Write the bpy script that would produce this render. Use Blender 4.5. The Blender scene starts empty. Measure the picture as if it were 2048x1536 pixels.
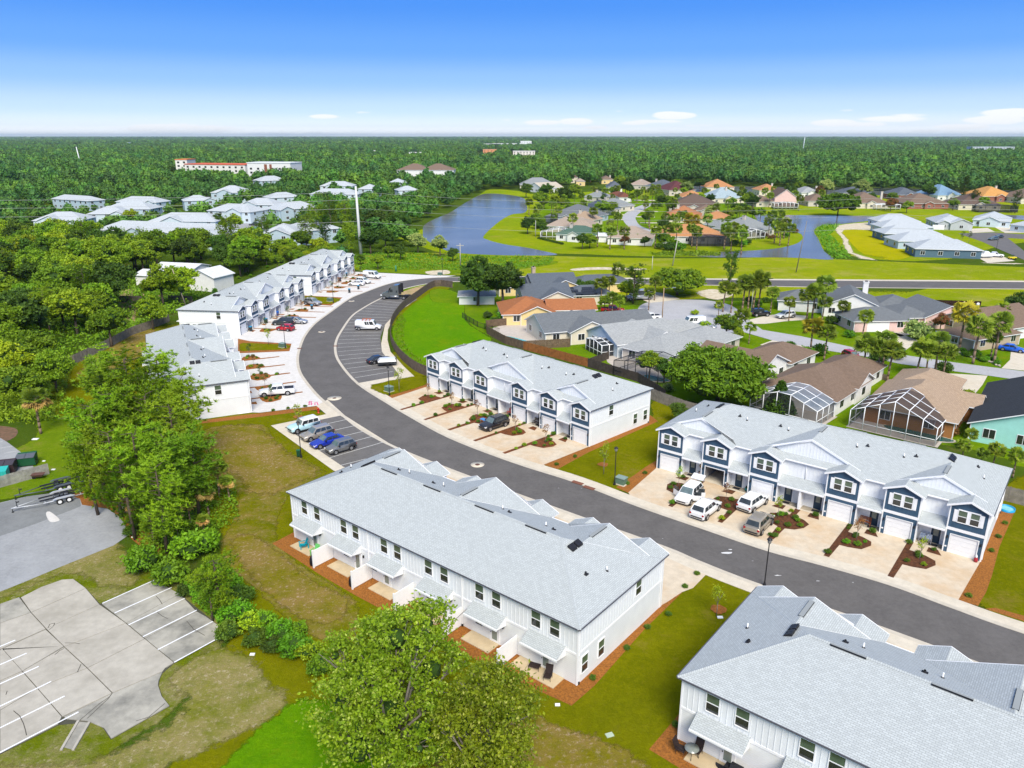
import bpy, bmesh, math, random
from mathutils import Vector, Matrix, noise as mnoise
R = math.radians
# ------------------------------------------------------------------ camera, sky, sun, exposure
S = bpy.context.scene
CAM_H = 41.0; FPX = 1512.0; HORIZON = 272.0
PITCH = math.atan((768-HORIZON)/FPX)
cd = bpy.data.cameras.new("camera"); cam = bpy.data.objects.new("camera", cd)
S.collection.objects.link(cam); S.camera = cam
cam.location = (0, 0, CAM_H); cam.rotation_euler = (math.pi/2-PITCH, 0, 0)
cd.sensor_width = 36; cd.lens = 36*FPX/2048; cd.clip_start = 0.5; cd.clip_end = 60000
W = bpy.data.worlds.new("World"); S.world = W; W.use_nodes = True
SKY_GAIN = 2.7; SUN_EL = 47; SUN_AZ = -80          # azimuth measured from +X, anticlockwise
def build_world():
    nt = W.node_tree; N = nt.nodes; L = nt.links; N.clear()
    out = N.new('ShaderNodeOutputWorld'); bg = N.new('ShaderNodeBackground'); L.new(bg.outputs[0], out.inputs[0])
    bg.inputs[1].default_value = 0.10
    tc = N.new('ShaderNodeTexCoord'); sp = N.new('ShaderNodeSeparateXYZ'); L.new(tc.outputs['Generated'], sp.inputs[0])
    def m(op, a, b=None, clamp=False):
        n = N.new('ShaderNodeMath'); n.operation = op; n.use_clamp = clamp
        for i, v in enumerate((a, b)):
            if v is None: continue
            if isinstance(v, (int, float)): n.inputs[i].default_value = v
            else: L.new(v, n.inputs[i])
        return n.outputs[0]
    z = m('MAXIMUM', sp.outputs[2], 0.0)
    z2 = m('MULTIPLY', m('POWER', z, 1.15), 6.0)
    cb = N.new('ShaderNodeCombineXYZ'); L.new(sp.outputs[0], cb.inputs[0]); L.new(sp.outputs[1], cb.inputs[1]); L.new(m('ADD', z2, 0.012), cb.inputs[2])
    nm = N.new('ShaderNodeVectorMath'); nm.operation = 'NORMALIZE'; L.new(cb.outputs[0], nm.inputs[0])
    sky = N.new('ShaderNodeTexSky'); sky.sky_type = 'NISHITA'; sky.sun_disc = False
    sky.sun_elevation = R(SUN_EL); sky.sun_rotation = R(90-SUN_AZ); sky.altitude = 0; sky.air_density = 1.0; sky.dust_density = 0.6; sky.ozone_density = 1.6
    L.new(nm.outputs[0], sky.inputs[0])
    # colour of the sky by height: white at the horizon, strong blue above, thin even veil overhead (the photograph's light is soft)
    rp = N.new('ShaderNodeValToRGB'); cr = rp.color_ramp; cr.interpolation = 'EASE'; L.new(sp.outputs[2], rp.inputs[0])
    stops = [(0.0,(1.5,1.45,1.40)),(.005,(1.08,1.10,1.2)),(.012,(.78,.85,1.02)),(.031,(.54,.71,1.0)),(.066,(.28,.54,1.0)),(.099,(.125,.40,1.0)),(.152,(.050,.30,1.0)),(.30,(.05,.28,.92)),(.60,(.36,.48,.74)),(1.0,(.50,.58,.74))]
    while len(cr.elements) < len(stops): cr.elements.new(0.5)
    for e, (q, c) in zip(cr.elements, stops): e.position = q; e.color = (c[0], c[1], c[2], 1)
    mu = N.new('ShaderNodeVectorMath'); mu.operation = 'SCALE'; mu.inputs['Scale'].default_value = SKY_GAIN; L.new(rp.outputs[0], mu.inputs[0])
    hs = N.new('ShaderNodeMix'); hs.data_type = 'RGBA'; hs.inputs[0].default_value = 0.88; L.new(sky.outputs[0], hs.inputs[6]); L.new(mu.outputs[0], hs.inputs[7])
    # thin clouds low above the horizon, fixed in the sky
    az = m('ARCTAN2', sp.outputs[0], sp.outputs[1]); el = m('ARCSINE', sp.outputs[2])
    def azel(px, py):
        a = (px-1024)/FPX; b = -(py-768)/FPX; c, s = math.cos(PITCH), math.sin(PITCH)
        v = Vector((a, c+b*s, -s+b*c)).normalized(); return math.atan2(v.x, v.y), math.asin(v.z)
    nz = N.new('ShaderNodeTexNoise'); nz.inputs['Scale'].default_value = 26; nz.inputs['Detail'].default_value = 6; nz.inputs['Roughness'].default_value = 0.62
    cv = N.new('ShaderNodeCombineXYZ'); L.new(az, cv.inputs[0]); L.new(m('MULTIPLY', el, 3.6), cv.inputs[1]); L.new(cv.outputs[0], nz.inputs['Vector'])
    tot = None
    for (px, py, w, h, k) in ((350,258,130,11,.8),(648,233,34,4.5,.9),(725,225,22,3,.5),(1085,245,44,6,.9),(1152,243,40,7,1),(1190,255,30,4,.8),(1005,240,28,3,.4),
            (1270,246,30,5,.8),(1345,231,48,8,1),(1310,243,60,4,.7),(1395,251,40,3,.5),(1668,246,42,7,1),(1735,249,50,5,.7),(1785,238,60,6,.8),(1820,230,40,4,.6),
            (1925,254,50,6,.9),(1990,240,50,8,1),(2030,226,60,8,.9),(1880,262,60,4,.6),(1240,222,14,2,.4),(1690,221,20,3,.5),(1960,184,16,3,.3),(1545,222,40,3,.3),(600,268,180,5,.5),(1500,268,240,5,.5)):
        a0, e0 = azel(px, py); sw = w/FPX; sh = h/FPX
        dx = m('MULTIPLY', m('SUBTRACT', az, a0), 1/sw); dy = m('MULTIPLY', m('SUBTRACT', el, e0), 1/sh)
        d = m('ADD', m('MULTIPLY', dx, dx), m('MULTIPLY', dy, dy))
        f = m('MULTIPLY', m('SUBTRACT', 1.15, d, True), k)
        tot = f if tot is None else m('MAXIMUM', tot, f)
    c0 = m('MULTIPLY', m('SUBTRACT', m('ADD', m('MULTIPLY', tot, 0.75), nz.outputs[0]), 0.74), 5.0, True)
    c1 = m('MULTIPLY', m('MULTIPLY', c0, m('MULTIPLY', tot, 2.6, True)), 0.92)
    mx = N.new('ShaderNodeMix'); mx.data_type = 'RGBA'; L.new(c1, mx.inputs[0]); L.new(hs.outputs[2], mx.inputs[6]); mx.inputs[7].default_value = (3.0, 3.03, 3.1, 1)
    L.new(mx.outputs[2], bg.inputs[0])
build_world()
sd = bpy.data.lights.new("sun", 'SUN'); sun = bpy.data.objects.new("sun", sd); S.collection.objects.link(sun)
sd.energy = 1.5; sd.angle = R(30); sd.color = (1.0, 0.93, 0.80)
_d = Vector((math.cos(R(SUN_AZ))*math.cos(R(SUN_EL)), math.sin(R(SUN_AZ))*math.cos(R(SUN_EL)), math.sin(R(SUN_EL))))
sun.rotation_euler = _d.to_track_quat('Z', 'Y').to_euler(); sun.location = (0, 0, 200)
S.view_settings.view_transform = 'Standard'; S.view_settings.look = 'None'; S.view_settings.gamma = 1.0
S.view_settings.use_curve_mapping = False
S.view_settings.exposure = 1.86
# ------------------------------------------------------------------ helpers
RNG = random.Random(7)
C = S.collection
def G(px, py, z=0.0):
    a = (px-1024)/FPX; b = -(py-768)/FPX; c, s = math.cos(PITCH), math.sin(PITCH)
    x, y, w = a, c+b*s, -s+b*c; t = (z-CAM_H)/w
    return Vector((x*t, y*t, z))
def GL(pts, z=0.0): return [G(p[0], p[1], z) for p in pts]
def Zat(g, py):
    b = -(py-768)/FPX; c, s = math.cos(PITCH), math.sin(PITCH)
    return (b*g.y*c-g.y*s)/(c+b*s)+CAM_H
def spline(pts, n=8, closed=False):
    out = []; N = len(pts)
    for i in range(N if closed else N-1):
        p0 = pts[(i-1) % N] if (closed or i > 0) else pts[0]; p1 = pts[i]; p2 = pts[(i+1) % N]
        p3 = pts[(i+2) % N] if (closed or i+2 < N) else pts[-1]
        for k in range(n):
            t = k/n
            out.append(0.5*((2*p1)+(p2-p0)*t+(2*p0-5*p1+4*p2-p3)*t*t+(3*p1-p0-3*p2+p3)*t*t*t))
    if not closed: out.append(pts[-1])
    return out
def tag(o, label=None, cat=None, group=None, kind=None):
    if label: o['label'] = label
    if cat: o['category'] = cat
    if group: o['group'] = group
    if kind: o['kind'] = kind
    return o
def empty(name, loc=(0,0,0), rz=0.0, parent=None):
    o = bpy.data.objects.new(name, None); C.objects.link(o); o.location = loc; o.rotation_euler = (0, 0, rz)
    o.empty_display_size = 0.3
    if parent: o.parent = parent
    return o
def thing(name, label, cat, loc=(0,0,0), rz=0.0, group=None):
    return tag(empty(name, loc, rz), label, cat, group)
def put(name, me, parent=None, loc=(0,0,0), rz=0.0, sc=None):
    o = bpy.data.objects.new(name, me); C.objects.link(o); o.location = loc; o.rotation_euler = (0, 0, rz)
    if sc is not None: o.scale = sc if hasattr(sc, '__len__') else (sc, sc, sc)
    if parent: o.parent = parent
    return o
def copy_tree(o, parent=None):
    c = o.copy(); C.objects.link(c); c.parent = parent
    for ch in KIDS(o): copy_tree(ch, c)
    return c
def KIDS(o): return [x for x in o.children]
def setmat(o, i, m):
    o.material_slots[i].link = 'OBJECT'; o.material_slots[i].material = m
class MB:
    def __init__(s): s.v = []; s.f = []; s.m = []; s.uv = []; s.sm = []
    def face(s, pts, mi=0, uv=None, smooth=False):
        n = len(s.v); s.v += [tuple(p) for p in pts]; s.f.append(tuple(range(n, n+len(pts)))); s.m.append(mi); s.uv.append(uv); s.sm.append(smooth)
    def box(s, x0, y0, z0, x1, y1, z1, mi=0):
        if x0 > x1: x0, x1 = x1, x0
        if y0 > y1: y0, y1 = y1, y0
        if z0 > z1: z0, z1 = z1, z0
        a = [(x0,y0,z0),(x1,y0,z0),(x1,y1,z0),(x0,y1,z0),(x0,y0,z1),(x1,y0,z1),(x1,y1,z1),(x0,y1,z1)]
        s.hexa(a, mi)
    def hexa(s, a, mi=0):
        n = len(s.v); s.v += [tuple(p) for p in a]
        for q in ((3,2,1,0),(4,5,6,7),(0,1,5,4),(1,2,6,5),(2,3,7,6),(3,0,4,7)):
            s.f.append(tuple(n+i for i in q)); s.m.append(mi); s.uv.append(None); s.sm.append(False)
    def slab(s, pts, th, mt=0, ms=1, uaxis=None):
        """sloping slab: pts anticlockwise seen from above, th thickness downwards; uv in metres (u along eave, v up slope)"""
        pts = [Vector(p) for p in pts]; lo = [p-Vector((0,0,th)) for p in pts]
        nrm = Vector((0,0,0))
        for i in range(len(pts)): nrm += (pts[i]-pts[0]).cross(pts[(i+1)%len(pts)]-pts[0])
        nrm.normalize()
        if nrm.z < 0: pts.reverse(); lo.reverse(); nrm = -nrm
        h = Vector((0,0,1)).cross(nrm)
        h = h.normalized() if h.length > 1e-4 else Vector((1,0,0))
        g = nrm.cross(h)
        s.face(pts, mt, [(p.dot(h), p.dot(g)) for p in pts])
        s.face(list(reversed(lo)), ms)
        for i in range(len(pts)):
            j = (i+1) % len(pts); s.face([lo[i], lo[j], pts[j], pts[i]], ms)
    def prism(s, pts, z0, z1, mi=0, mside=None):
        n = len(pts); s.face([(p[0],p[1],z1) for p in pts], mi)
        s.face([(p[0],p[1],z0) for p in reversed(pts)], mi)
        for i in range(n):
            a, b = pts[i], pts[(i+1)%n]; s.face([(a[0],a[1],z0),(b[0],b[1],z0),(b[0],b[1],z1),(a[0],a[1],z1)], mi if mside is None else mside)
    def tube(s, p0, p1, r0, r1=None, n=8, mi=0, caps=True):
        p0 = Vector(p0); p1 = Vector(p1); r1 = r0 if r1 is None else r1
        d = (p1-p0).normalized(); a = d.orthogonal().normalized(); b = d.cross(a)
        k = len(s.v)
        for p, r in ((p0, r0), (p1, r1)):
            for i in range(n):
                t = 2*math.pi*i/n; s.v.append(tuple(p+a*(r*math.cos(t))+b*(r*math.sin(t))))
        for i in range(n):
            j = (i+1) % n; s.f.append((k+i, k+j, k+n+j, k+n+i)); s.m.append(mi); s.uv.append(None); s.sm.append(True)
        if caps:
            s.f.append(tuple(k+i for i in reversed(range(n)))); s.m.append(mi); s.uv.append(None); s.sm.append(False)
            s.f.append(tuple(k+n+i for i in range(n))); s.m.append(mi); s.uv.append(None); s.sm.append(False)
    def lathe(s, prof, n=12, mi=0, c=(0,0,0), smooth=True):
        k = len(s.v)
        for (r, z) in prof:
            for i in range(n):
                t = 2*math.pi*i/n; s.v.append((c[0]+r*math.cos(t), c[1]+r*math.sin(t), c[2]+z))
        for a in range(len(prof)-1):
            for i in range(n):
                j = (i+1) % n; s.f.append((k+a*n+i, k+a*n+j, k+(a+1)*n+j, k+(a+1)*n+i)); s.m.append(mi); s.uv.append(None); s.sm.append(smooth)
    def mesh(s, name, mats):
        me = bpy.data.meshes.new(name); me.from_pydata(s.v, [], s.f)
        for m in (mats if isinstance(mats, (list, tuple)) else [mats]): me.materials.append(m)
        me.polygons.foreach_set('material_index', s.m)
        me.polygons.foreach_set('use_smooth', s.sm)
        if any(u is not None for u in s.uv):
            ul = me.uv_layers.new(name='UVMap'); k = 0
            for f, u in zip(s.f, s.uv):
                for i in range(len(f)):
                    if u is not None: ul.data[k].uv = u[i]
                    k += 1
        me.update(); return me
    def build(s, name, mats, parent=None, loc=(0,0,0), rz=0.0): return put(name, s.mesh(name, mats), parent, loc, rz)
# ------------------------------------------------------------------ materials
def newmat(name):
    m = bpy.data.materials.new(name); m.use_nodes = True; nt = m.node_tree; nt.nodes.clear()
    o = nt.nodes.new('ShaderNodeOutputMaterial'); b = nt.nodes.new('ShaderNodeBsdfPrincipled'); nt.links.new(b.outputs[0], o.inputs[0])
    return m, nt, b
def sset(b, **k):
    for kk, v in k.items():
        b.inputs[kk.replace('_', ' ')].default_value = v
def col4(c): return (c[0], c[1], c[2], 1)
def mixc(nt, f, a, b, mode='MIX'):
    n = nt.nodes.new('ShaderNodeMix'); n.data_type = 'RGBA'; n.blend_type = mode
    for i, v in ((0, f), (6, a), (7, b)):
        if isinstance(v, (int, float)): n.inputs[i].default_value = v
        elif isinstance(v, tuple): n.inputs[i].default_value = col4(v)
        else: nt.links.new(v, n.inputs[i])
    return n.outputs[2]
def coord(nt, kind='Object', scale=(1,1,1)):
    if kind == 'World': src = nt.nodes.new('ShaderNodeNewGeometry').outputs['Position']
    else: src = nt.nodes.new('ShaderNodeTexCoord').outputs[kind]
    mp = nt.nodes.new('ShaderNodeMapping'); mp.inputs['Scale'].default_value = scale; nt.links.new(src, mp.inputs[0]); return mp.outputs[0]
def nois(nt, vec, scale, detail=3, rough=0.55, lo=0.35, hi=0.65):
    n = nt.nodes.new('ShaderNodeTexNoise'); n.inputs['Scale'].default_value = scale; n.inputs['Detail'].default_value = detail; n.inputs['Roughness'].default_value = rough
    nt.links.new(vec, n.inputs['Vector'])
    r = nt.nodes.new('ShaderNodeMapRange'); r.inputs[1].default_value = lo; r.inputs[2].default_value = hi; nt.links.new(n.outputs[0], r.inputs[0]); return r.outputs[0]
def bump(nt, b, h, strength=0.3, dist=0.05):
    n = nt.nodes.new('ShaderNodeBump'); n.inputs['Strength'].default_value = strength; n.inputs['Distance'].default_value = dist
    nt.links.new(h, n.inputs['Height']); nt.links.new(n.outputs[0], b.inputs['Normal'])
def math2(nt, op, a, b=None):
    n = nt.nodes.new('ShaderNodeMath'); n.operation = op
    for i, v in enumerate((a, b)):
        if v is None: continue
        if isinstance(v, (int, float)): n.inputs[i].default_value = v
        else: nt.links.new(v, n.inputs[i])
    return n.outputs[0]
def plain(name, c, rough=0.7, metal=0.0, var=0.12, scale=3.0, kind='Object', spec=0.3, bmp=0.0, c2=None):
    m, nt, b = newmat(name); sset(b, Roughness=rough, Metallic=metal); b.inputs['Specular IOR Level'].default_value = spec
    v = coord(nt, kind); f = nois(nt, v, scale, 4)
    d = c2 if c2 else tuple(x*(1-var) for x in c)
    cc = mixc(nt, f, d, c); nt.links.new(cc, b.inputs['Base Color'])
    if bmp: bump(nt, b, nois(nt, v, scale*6, 3), bmp, 0.02)
    return m
def soften(m, nt, b, freq=1.1):
    at = nt.nodes.new('ShaderNodeAttribute'); at.attribute_name = 'fade'; v = coord(nt, 'World')
    n1 = nois(nt, v, freq, 5, 0.7, 0.25, 0.75); t = math2(nt, 'ADD', math2(nt, 'MULTIPLY', at.outputs['Fac'], 1.9), math2(nt, 'SUBTRACT', n1, 1.0))
    r = nt.nodes.new('ShaderNodeMapRange'); r.inputs[1].default_value = 0.05; r.inputs[2].default_value = 0.45; nt.links.new(t, r.inputs[0])
    tr = nt.nodes.new('ShaderNodeBsdfTransparent'); ms = nt.nodes.new('ShaderNodeMixShader'); o = [n for n in nt.nodes if n.type == 'OUTPUT_MATERIAL'][0]
    nt.links.new(r.outputs[0], ms.inputs[0]); nt.links.new(tr.outputs[0], ms.inputs[1]); nt.links.new(b.outputs[0], ms.inputs[2]); nt.links.new(ms.outputs[0], o.inputs[0]); m['soft'] = 1
def grass(name, c1, c2, dry, dryamt=0.2, scale=1.0, worn=None, soft=True):
    m, nt, b = newmat(name); sset(b, Roughness=1.0); b.inputs['Specular IOR Level'].default_value = 0.0
    v = coord(nt, 'World')
    big = nois(nt, v, 0.05*scale, 4, 0.6); mid = nois(nt, v, 0.45*scale, 5, 0.65, 0.3, 0.7); fine = nois(nt, v, 5.0, 4, 0.7, 0.3, 0.7)
    tiny = nois(nt, v, 22.0, 2, 0.7, 0.3, 0.7)
    c = mixc(nt, big, c1, c2)
    c = mixc(nt, math2(nt, 'MULTIPLY', mid, 0.6), c, (c1[0]*.62, c1[1]*.74, c1[2]*.6)); c = mixc(nt, math2(nt, 'MULTIPLY', nois(nt, v, 1.7, 4, .7, .45, .72), .35), c, tuple(x*1.35 for x in c2))
    dr = nois(nt, v, 0.16*scale, 6, 0.72, 0.62-0.32*dryamt, 0.80-0.25*dryamt)
    dr2 = math2(nt, 'MULTIPLY', dr, math2(nt, 'ADD', math2(nt, 'MULTIPLY', fine, 0.8), 0.25))
    c = mixc(nt, dr2, c, dry)
    fl = math2(nt, 'MULTIPLY', nois(nt, v, 2.4, 5, .78, .54, .66), math2(nt, 'ADD', math2(nt, 'MULTIPLY', dr, .9), .10)); c = mixc(nt, fl, c, worn if worn else tuple(min(.6, x*1.3) for x in dry))
    if worn:
        w2 = nois(nt, v, 0.6*scale, 6, 0.75, 0.60, 0.72); c = mixc(nt, math2(nt, 'MULTIPLY', w2, dryamt), c, worn)
    c = mixc(nt, math2(nt, 'MULTIPLY', fine, 0.26), c, (0.03,0.04,0.002)); c = mixc(nt, math2(nt, 'MULTIPLY', tiny, 0.30), c, (0.02,0.03,0.002))
    nt.links.new(c, b.inputs['Base Color']); bump(nt, b, math2(nt, 'ADD', fine, tiny), 0.6, 0.08)
    if soft: soften(m, nt, b)
    return m
def concrete(name, c, stain=(0.45,0.28,0.12), amt=0.4, scale=1.0, joints=None):
    m, nt, b = newmat(name); sset(b, Roughness=0.85); b.inputs['Specular IOR Level'].default_value = 0.2
    v = coord(nt, 'World'); f = nois(nt, v, 1.3*scale, 5, 0.6); g = nois(nt, v, 0.22*scale, 5, 0.65, 0.42, 0.72); h = nois(nt, v, 9, 4, 0.7)
    cc = mixc(nt, f, tuple(x*0.86 for x in c), c); cc = mixc(nt, math2(nt, 'MULTIPLY', g, amt), cc, stain)
    cc = mixc(nt, math2(nt, 'MULTIPLY', h, 0.12), cc, tuple(x*0.6 for x in c))
    nt.links.new(cc, b.inputs['Base Color']); bump(nt, b, h, 0.15, 0.01)
    return m
def asphalt(name, c, crack=0.0, var=0.25):
    m, nt, b = newmat(name); sset(b, Roughness=0.9); b.inputs['Specular IOR Level'].default_value = 0.2
    v = coord(nt, 'World'); f = nois(nt, v, 0.35, 5, 0.65); h = nois(nt, v, 14, 3, 0.8, 0.3, 0.7); k = nois(nt, v, 2.2, 5, 0.75)
    cc = mixc(nt, f, tuple(x*(1-var) for x in c), c); cc = mixc(nt, math2(nt, 'MULTIPLY', h, 0.35), cc, tuple(x*0.55 for x in c)); cc = mixc(nt, math2(nt, 'MULTIPLY', k, 0.22), cc, tuple(min(1, x*1.5) for x in c)); cc = mixc(nt, math2(nt, 'MULTIPLY', nois(nt, v, 0.9, 4, .7, .62, .74), 0.5), cc, tuple(x*.6 for x in c))
    nt.links.new(cc, b.inputs['Base Color']); bump(nt, b, h, 0.25, 0.01); return m
def shingle(name, c, c2=None, tab=0.32, row=0.145, var=0.16):
    m, nt, b = newmat(name); sset(b, Roughness=0.92); b.inputs['Specular IOR Level'].default_value = 0.15
    uv = coord(nt, 'UV')
    br = nt.nodes.new('ShaderNodeTexBrick'); br.inputs['Scale'].default_value = 1.0; br.inputs['Brick Width'].default_value = tab; br.inputs['Row Height'].default_value = row
    br.inputs['Mortar Size'].default_value = 0.016; br.inputs['Mortar Smooth'].default_value = 0.3; br.inputs['Bias'].default_value = 0.0
    d = c2 if c2 else tuple(x*(1-var) for x in c)
    br.inputs['Color1'].default_value = col4(c); br.inputs['Color2'].default_value = col4(d); br.inputs['Mortar'].default_value = col4(tuple(x*0.55 for x in c))
    nt.links.new(uv, br.inputs['Vector'])
    v = coord(nt, 'Object'); f = nois(nt, v, 0.5, 5, 0.6); g = nois(nt, v, 26, 3, 0.8, 0.3, 0.7)
    cc = mixc(nt, math2(nt, 'MULTIPLY', f, 0.16), br.outputs[0], tuple(x*0.78 for x in c)); cc = mixc(nt, math2(nt, 'MULTIPLY', g, 0.16), cc, tuple(x*0.6 for x in c))
    nt.links.new(cc, b.inputs['Base Color']); bump(nt, b, br.outputs['Fac'], -0.35, 0.01) if False else None
    return m
def siding(name, c, pitch=0.18, axis=2, var=0.06):
    """lap siding: fine horizontal courses by object height"""
    m, nt, b = newmat(name); sset(b, Roughness=0.6); b.inputs['Specular IOR Level'].default_value = 0.3
    sp = nt.nodes.new('ShaderNodeSeparateXYZ'); nt.links.new(nt.nodes.new('ShaderNodeTexCoord').outputs['Object'], sp.inputs[0])
    fr = math2(nt, 'FRACT', math2(nt, 'MULTIPLY', sp.outputs[axis], 1/pitch))
    ln = math2(nt, 'GREATER_THAN', fr, 0.86)
    v = coord(nt, 'Object'); f = nois(nt, v, 0.8, 4)
    cc = mixc(nt, f, tuple(x*(1-var) for x in c), c); cc = mixc(nt, math2(nt, 'MULTIPLY', ln, 0.22), cc, tuple(x*0.5 for x in c))
    nt.links.new(cc, b.inputs['Base Color']); bump(nt, b, fr, 0.4, 0.02); return m
def glass(name, c, rough=0.08, spec=0.8):
    m, nt, b = newmat(name); sset(b, Roughness=rough); b.inputs['Specular IOR Level'].default_value = spec
    v = coord(nt, 'Object'); f = nois(nt, v, 1.1, 2)
    nt.links.new(mixc(nt, f, tuple(x*0.6 for x in c), c), b.inputs['Base Color']); return m
def paint(name, c, rough=0.25, metal=0.0, coat=0.6):
    m, nt, b = newmat(name); sset(b, Roughness=rough, Metallic=metal); b.inputs['Coat Weight'].default_value = coat; b.inputs['Coat Roughness'].default_value = 0.05
    v = coord(nt, 'Object'); f = nois(nt, v, 2.0, 3); nt.links.new(mixc(nt, f, tuple(x*0.93 for x in c), c), b.inputs['Base Color']); return m
def leafmat(name, c1, c2, c3=None, trans=0.25, hi=None):
    m, nt, b = newmat(name); sset(b, Roughness=0.6); b.inputs['Specular IOR Level'].default_value = 0.25
    oi = nt.nodes.new('ShaderNodeObjectInfo'); v = coord(nt, 'Object'); f = nois(nt, v, 0.9, 2, 0.5, 0.3, 0.7)
    g = nois(nt, v, 7.0, 2, 0.5, 0.3, 0.7)
    cc = mixc(nt, f, c1, c2); cc = mixc(nt, math2(nt, 'MULTIPLY', g, 0.65), cc, c3 if c3 else tuple(x*0.55 for x in c1))
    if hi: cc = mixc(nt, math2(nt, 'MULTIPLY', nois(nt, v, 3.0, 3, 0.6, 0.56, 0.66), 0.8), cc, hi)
    hs = nt.nodes.new('ShaderNodeHueSaturation'); nt.links.new(cc, hs.inputs['Color'])
    r1 = nt.nodes.new('ShaderNodeMapRange'); r1.inputs[3].default_value = 0.478; r1.inputs[4].default_value = 0.508; nt.links.new(oi.outputs['Random'], r1.inputs[0]); nt.links.new(r1.outputs[0], hs.inputs['Hue'])
    r2 = nt.nodes.new('ShaderNodeMapRange'); r2.inputs[3].default_value = 0.72; r2.inputs[4].default_value = 1.25
    nt.links.new(math2(nt, 'FRACT', math2(nt, 'MULTIPLY', oi.outputs['Random'], 7.31)), r2.inputs[0]); nt.links.new(r2.outputs[0], hs.inputs['Value'])
    nt.links.new(hs.outputs[0], b.inputs['Base Color'])
    if trans:
        tr = nt.nodes.new('ShaderNodeBsdfTranslucent'); nt.links.new(hs.outputs[0], tr.inputs[0]); ms = nt.nodes.new('ShaderNodeMixShader'); ms.inputs[0].default_value = trans
        o = [n for n in nt.nodes if n.type == 'OUTPUT_MATERIAL'][0]
        nt.links.new(b.outputs[0], ms.inputs[1]); nt.links.new(tr.outputs[0], ms.inputs[2]); nt.links.new(ms.outputs[0], o.inputs[0])
    return m
def watermat(name, c):
    m, nt, b = newmat(name); sset(b, Roughness=0.16); b.inputs['Specular IOR Level'].default_value = 0.10; b.inputs['Base Color'].default_value = col4(c)
    v = coord(nt, 'World', (1,1,1)); f = nois(nt, v, 0.9, 4, 0.6, 0.2, 0.8); g = nois(nt, v, 0.03, 3, 0.5)
    nt.links.new(mixc(nt, g, tuple(x*0.7 for x in c), c), b.inputs['Base Color']); bump(nt, b, f, 0.12, 0.10); return m
WHITE = (0.78,0.80,0.83)
M = {}
M['siding'] = siding('white_lap_siding', (0.76,0.785,0.81)); M['board'] = plain('white_board', (0.76,0.785,0.81), 0.6, var=0.05)
M['trim'] = plain('white_trim', (0.82,0.83,0.85), 0.5, var=0.04); M['blue'] = plain('navy_siding', (0.045,0.098,0.165), 0.6, var=0.2, scale=2)
M['roof'] = shingle('pale_grey_shingle', (0.47,0.505,0.515)); M['soffit'] = plain('white_soffit', (0.7,0.71,0.73), 0.6, var=0.05)
M['gutter'] = plain('dark_gutter', (0.10,0.10,0.12), 0.5)
M['pane'] = glass('dark_window_glass', (0.03,0.035,0.035)); M['blind'] = glass('window_glass_with_blind', (0.10,0.15,0.10), 0.15)
M['door'] = plain('navy_door', (0.02,0.045,0.08), 0.4, var=0.1); M['doorglass'] = glass('pale_door_glass', (0.25,0.30,0.27), 0.2)
M['gdoor'] = plain('white_garage_door', (0.80,0.81,0.83), 0.45, var=0.05); M['black'] = plain('black_metal', (0.018,0.018,0.022), 0.45, var=0.2); M['bplastic'] = plain('black_plastic', (0.02,0.02,0.025), 0.6)
M['conc'] = concrete('tan_driveway_concrete', (0.62,0.53,0.41), (0.50,0.29,0.11), 0.60, 1.0); M['concw'] = concrete('pale_driveway_concrete', (0.66,0.64,0.62), (0.55,0.50,0.42), 0.3)
M['walkc'] = concrete('pale_pavement_concrete', (0.63,0.57,0.47), (0.5,0.42,0.3), 0.4); M['kerb'] = concrete('kerb_concrete', (0.56,0.51,0.43), (0.42,0.36,0.27), 0.4)
M['oldconc'] = concrete('weathered_concrete', (0.47,0.44,0.38), (0.23,0.21,0.17), 0.55, 1.2); M['oldconc2'] = concrete('weathered_dark_concrete', (0.42,0.40,0.345), (0.12,0.12,0.11), 0.85, 1.4)
M['asph'] = asphalt('street_asphalt', (0.130,0.122,0.118)); M['asphp'] = asphalt('parking_asphalt', (0.150,0.143,0.140)); M['asphold'] = asphalt('faded_asphalt', (0.33,0.34,0.355), var=0.2); M['asphold2'] = asphalt('patched_asphalt', (0.22,0.23,0.235))
M['roadgrey'] = asphalt('grey_road_surface', (0.40,0.40,0.42), var=0.12)
M['line'] = plain('white_road_paint', (0.62,0.62,0.60), 0.7, var=0.3, scale=6, kind='World'); M['mulch'] = plain('orange_pine_straw', (0.36,0.135,0.022), 0.95, c2=(0.19,0.070,0.012), scale=7, kind='World', bmp=0.5)
M['mulchd'] = plain('brown_bark_mulch', (0.13,0.048,0.018), 0.95, c2=(0.06,0.022,0.01), scale=4, kind='World', bmp=0.6)
# ------------------------------------------------------------------ ground, roads, water
MG = {}
MG['base'] = grass('woodland_floor', (0.060,0.115,0.012), (0.10,0.16,0.014), (0.20,0.15,0.06), 0.2, soft=False)
MG['olive'] = grass('olive_lawn', (0.185,0.195,0.003), (0.26,0.25,0.004), (0.36,0.24,0.06), 0.16)
MG['mottled'] = grass('mottled_lawn', (0.17,0.185,0.003), (0.25,0.23,0.006), (0.40,0.26,0.09), 0.62, 2.2, worn=(0.55,0.42,0.28))
MG['worn'] = grass('worn_olive_lawn', (0.22,0.20,0.005), (0.27,0.23,0.008), (0.40,0.25,0.10), 0.80, 1.6, worn=(0.60,0.45,0.32))
MG['patchy'] = grass('patchy_dry_lawn', (0.16,0.20,0.008), (0.26,0.26,0.02), (0.46,0.36,0.17), 0.85, 1.8, worn=(0.62,0.52,0.34))
MG['patchy2'] = grass('thin_green_lawn', (0.15,0.20,0.006), (0.22,0.25,0.01), (0.42,0.34,0.17), 0.6, 1.6, worn=(0.55,0.46,0.3))
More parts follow.
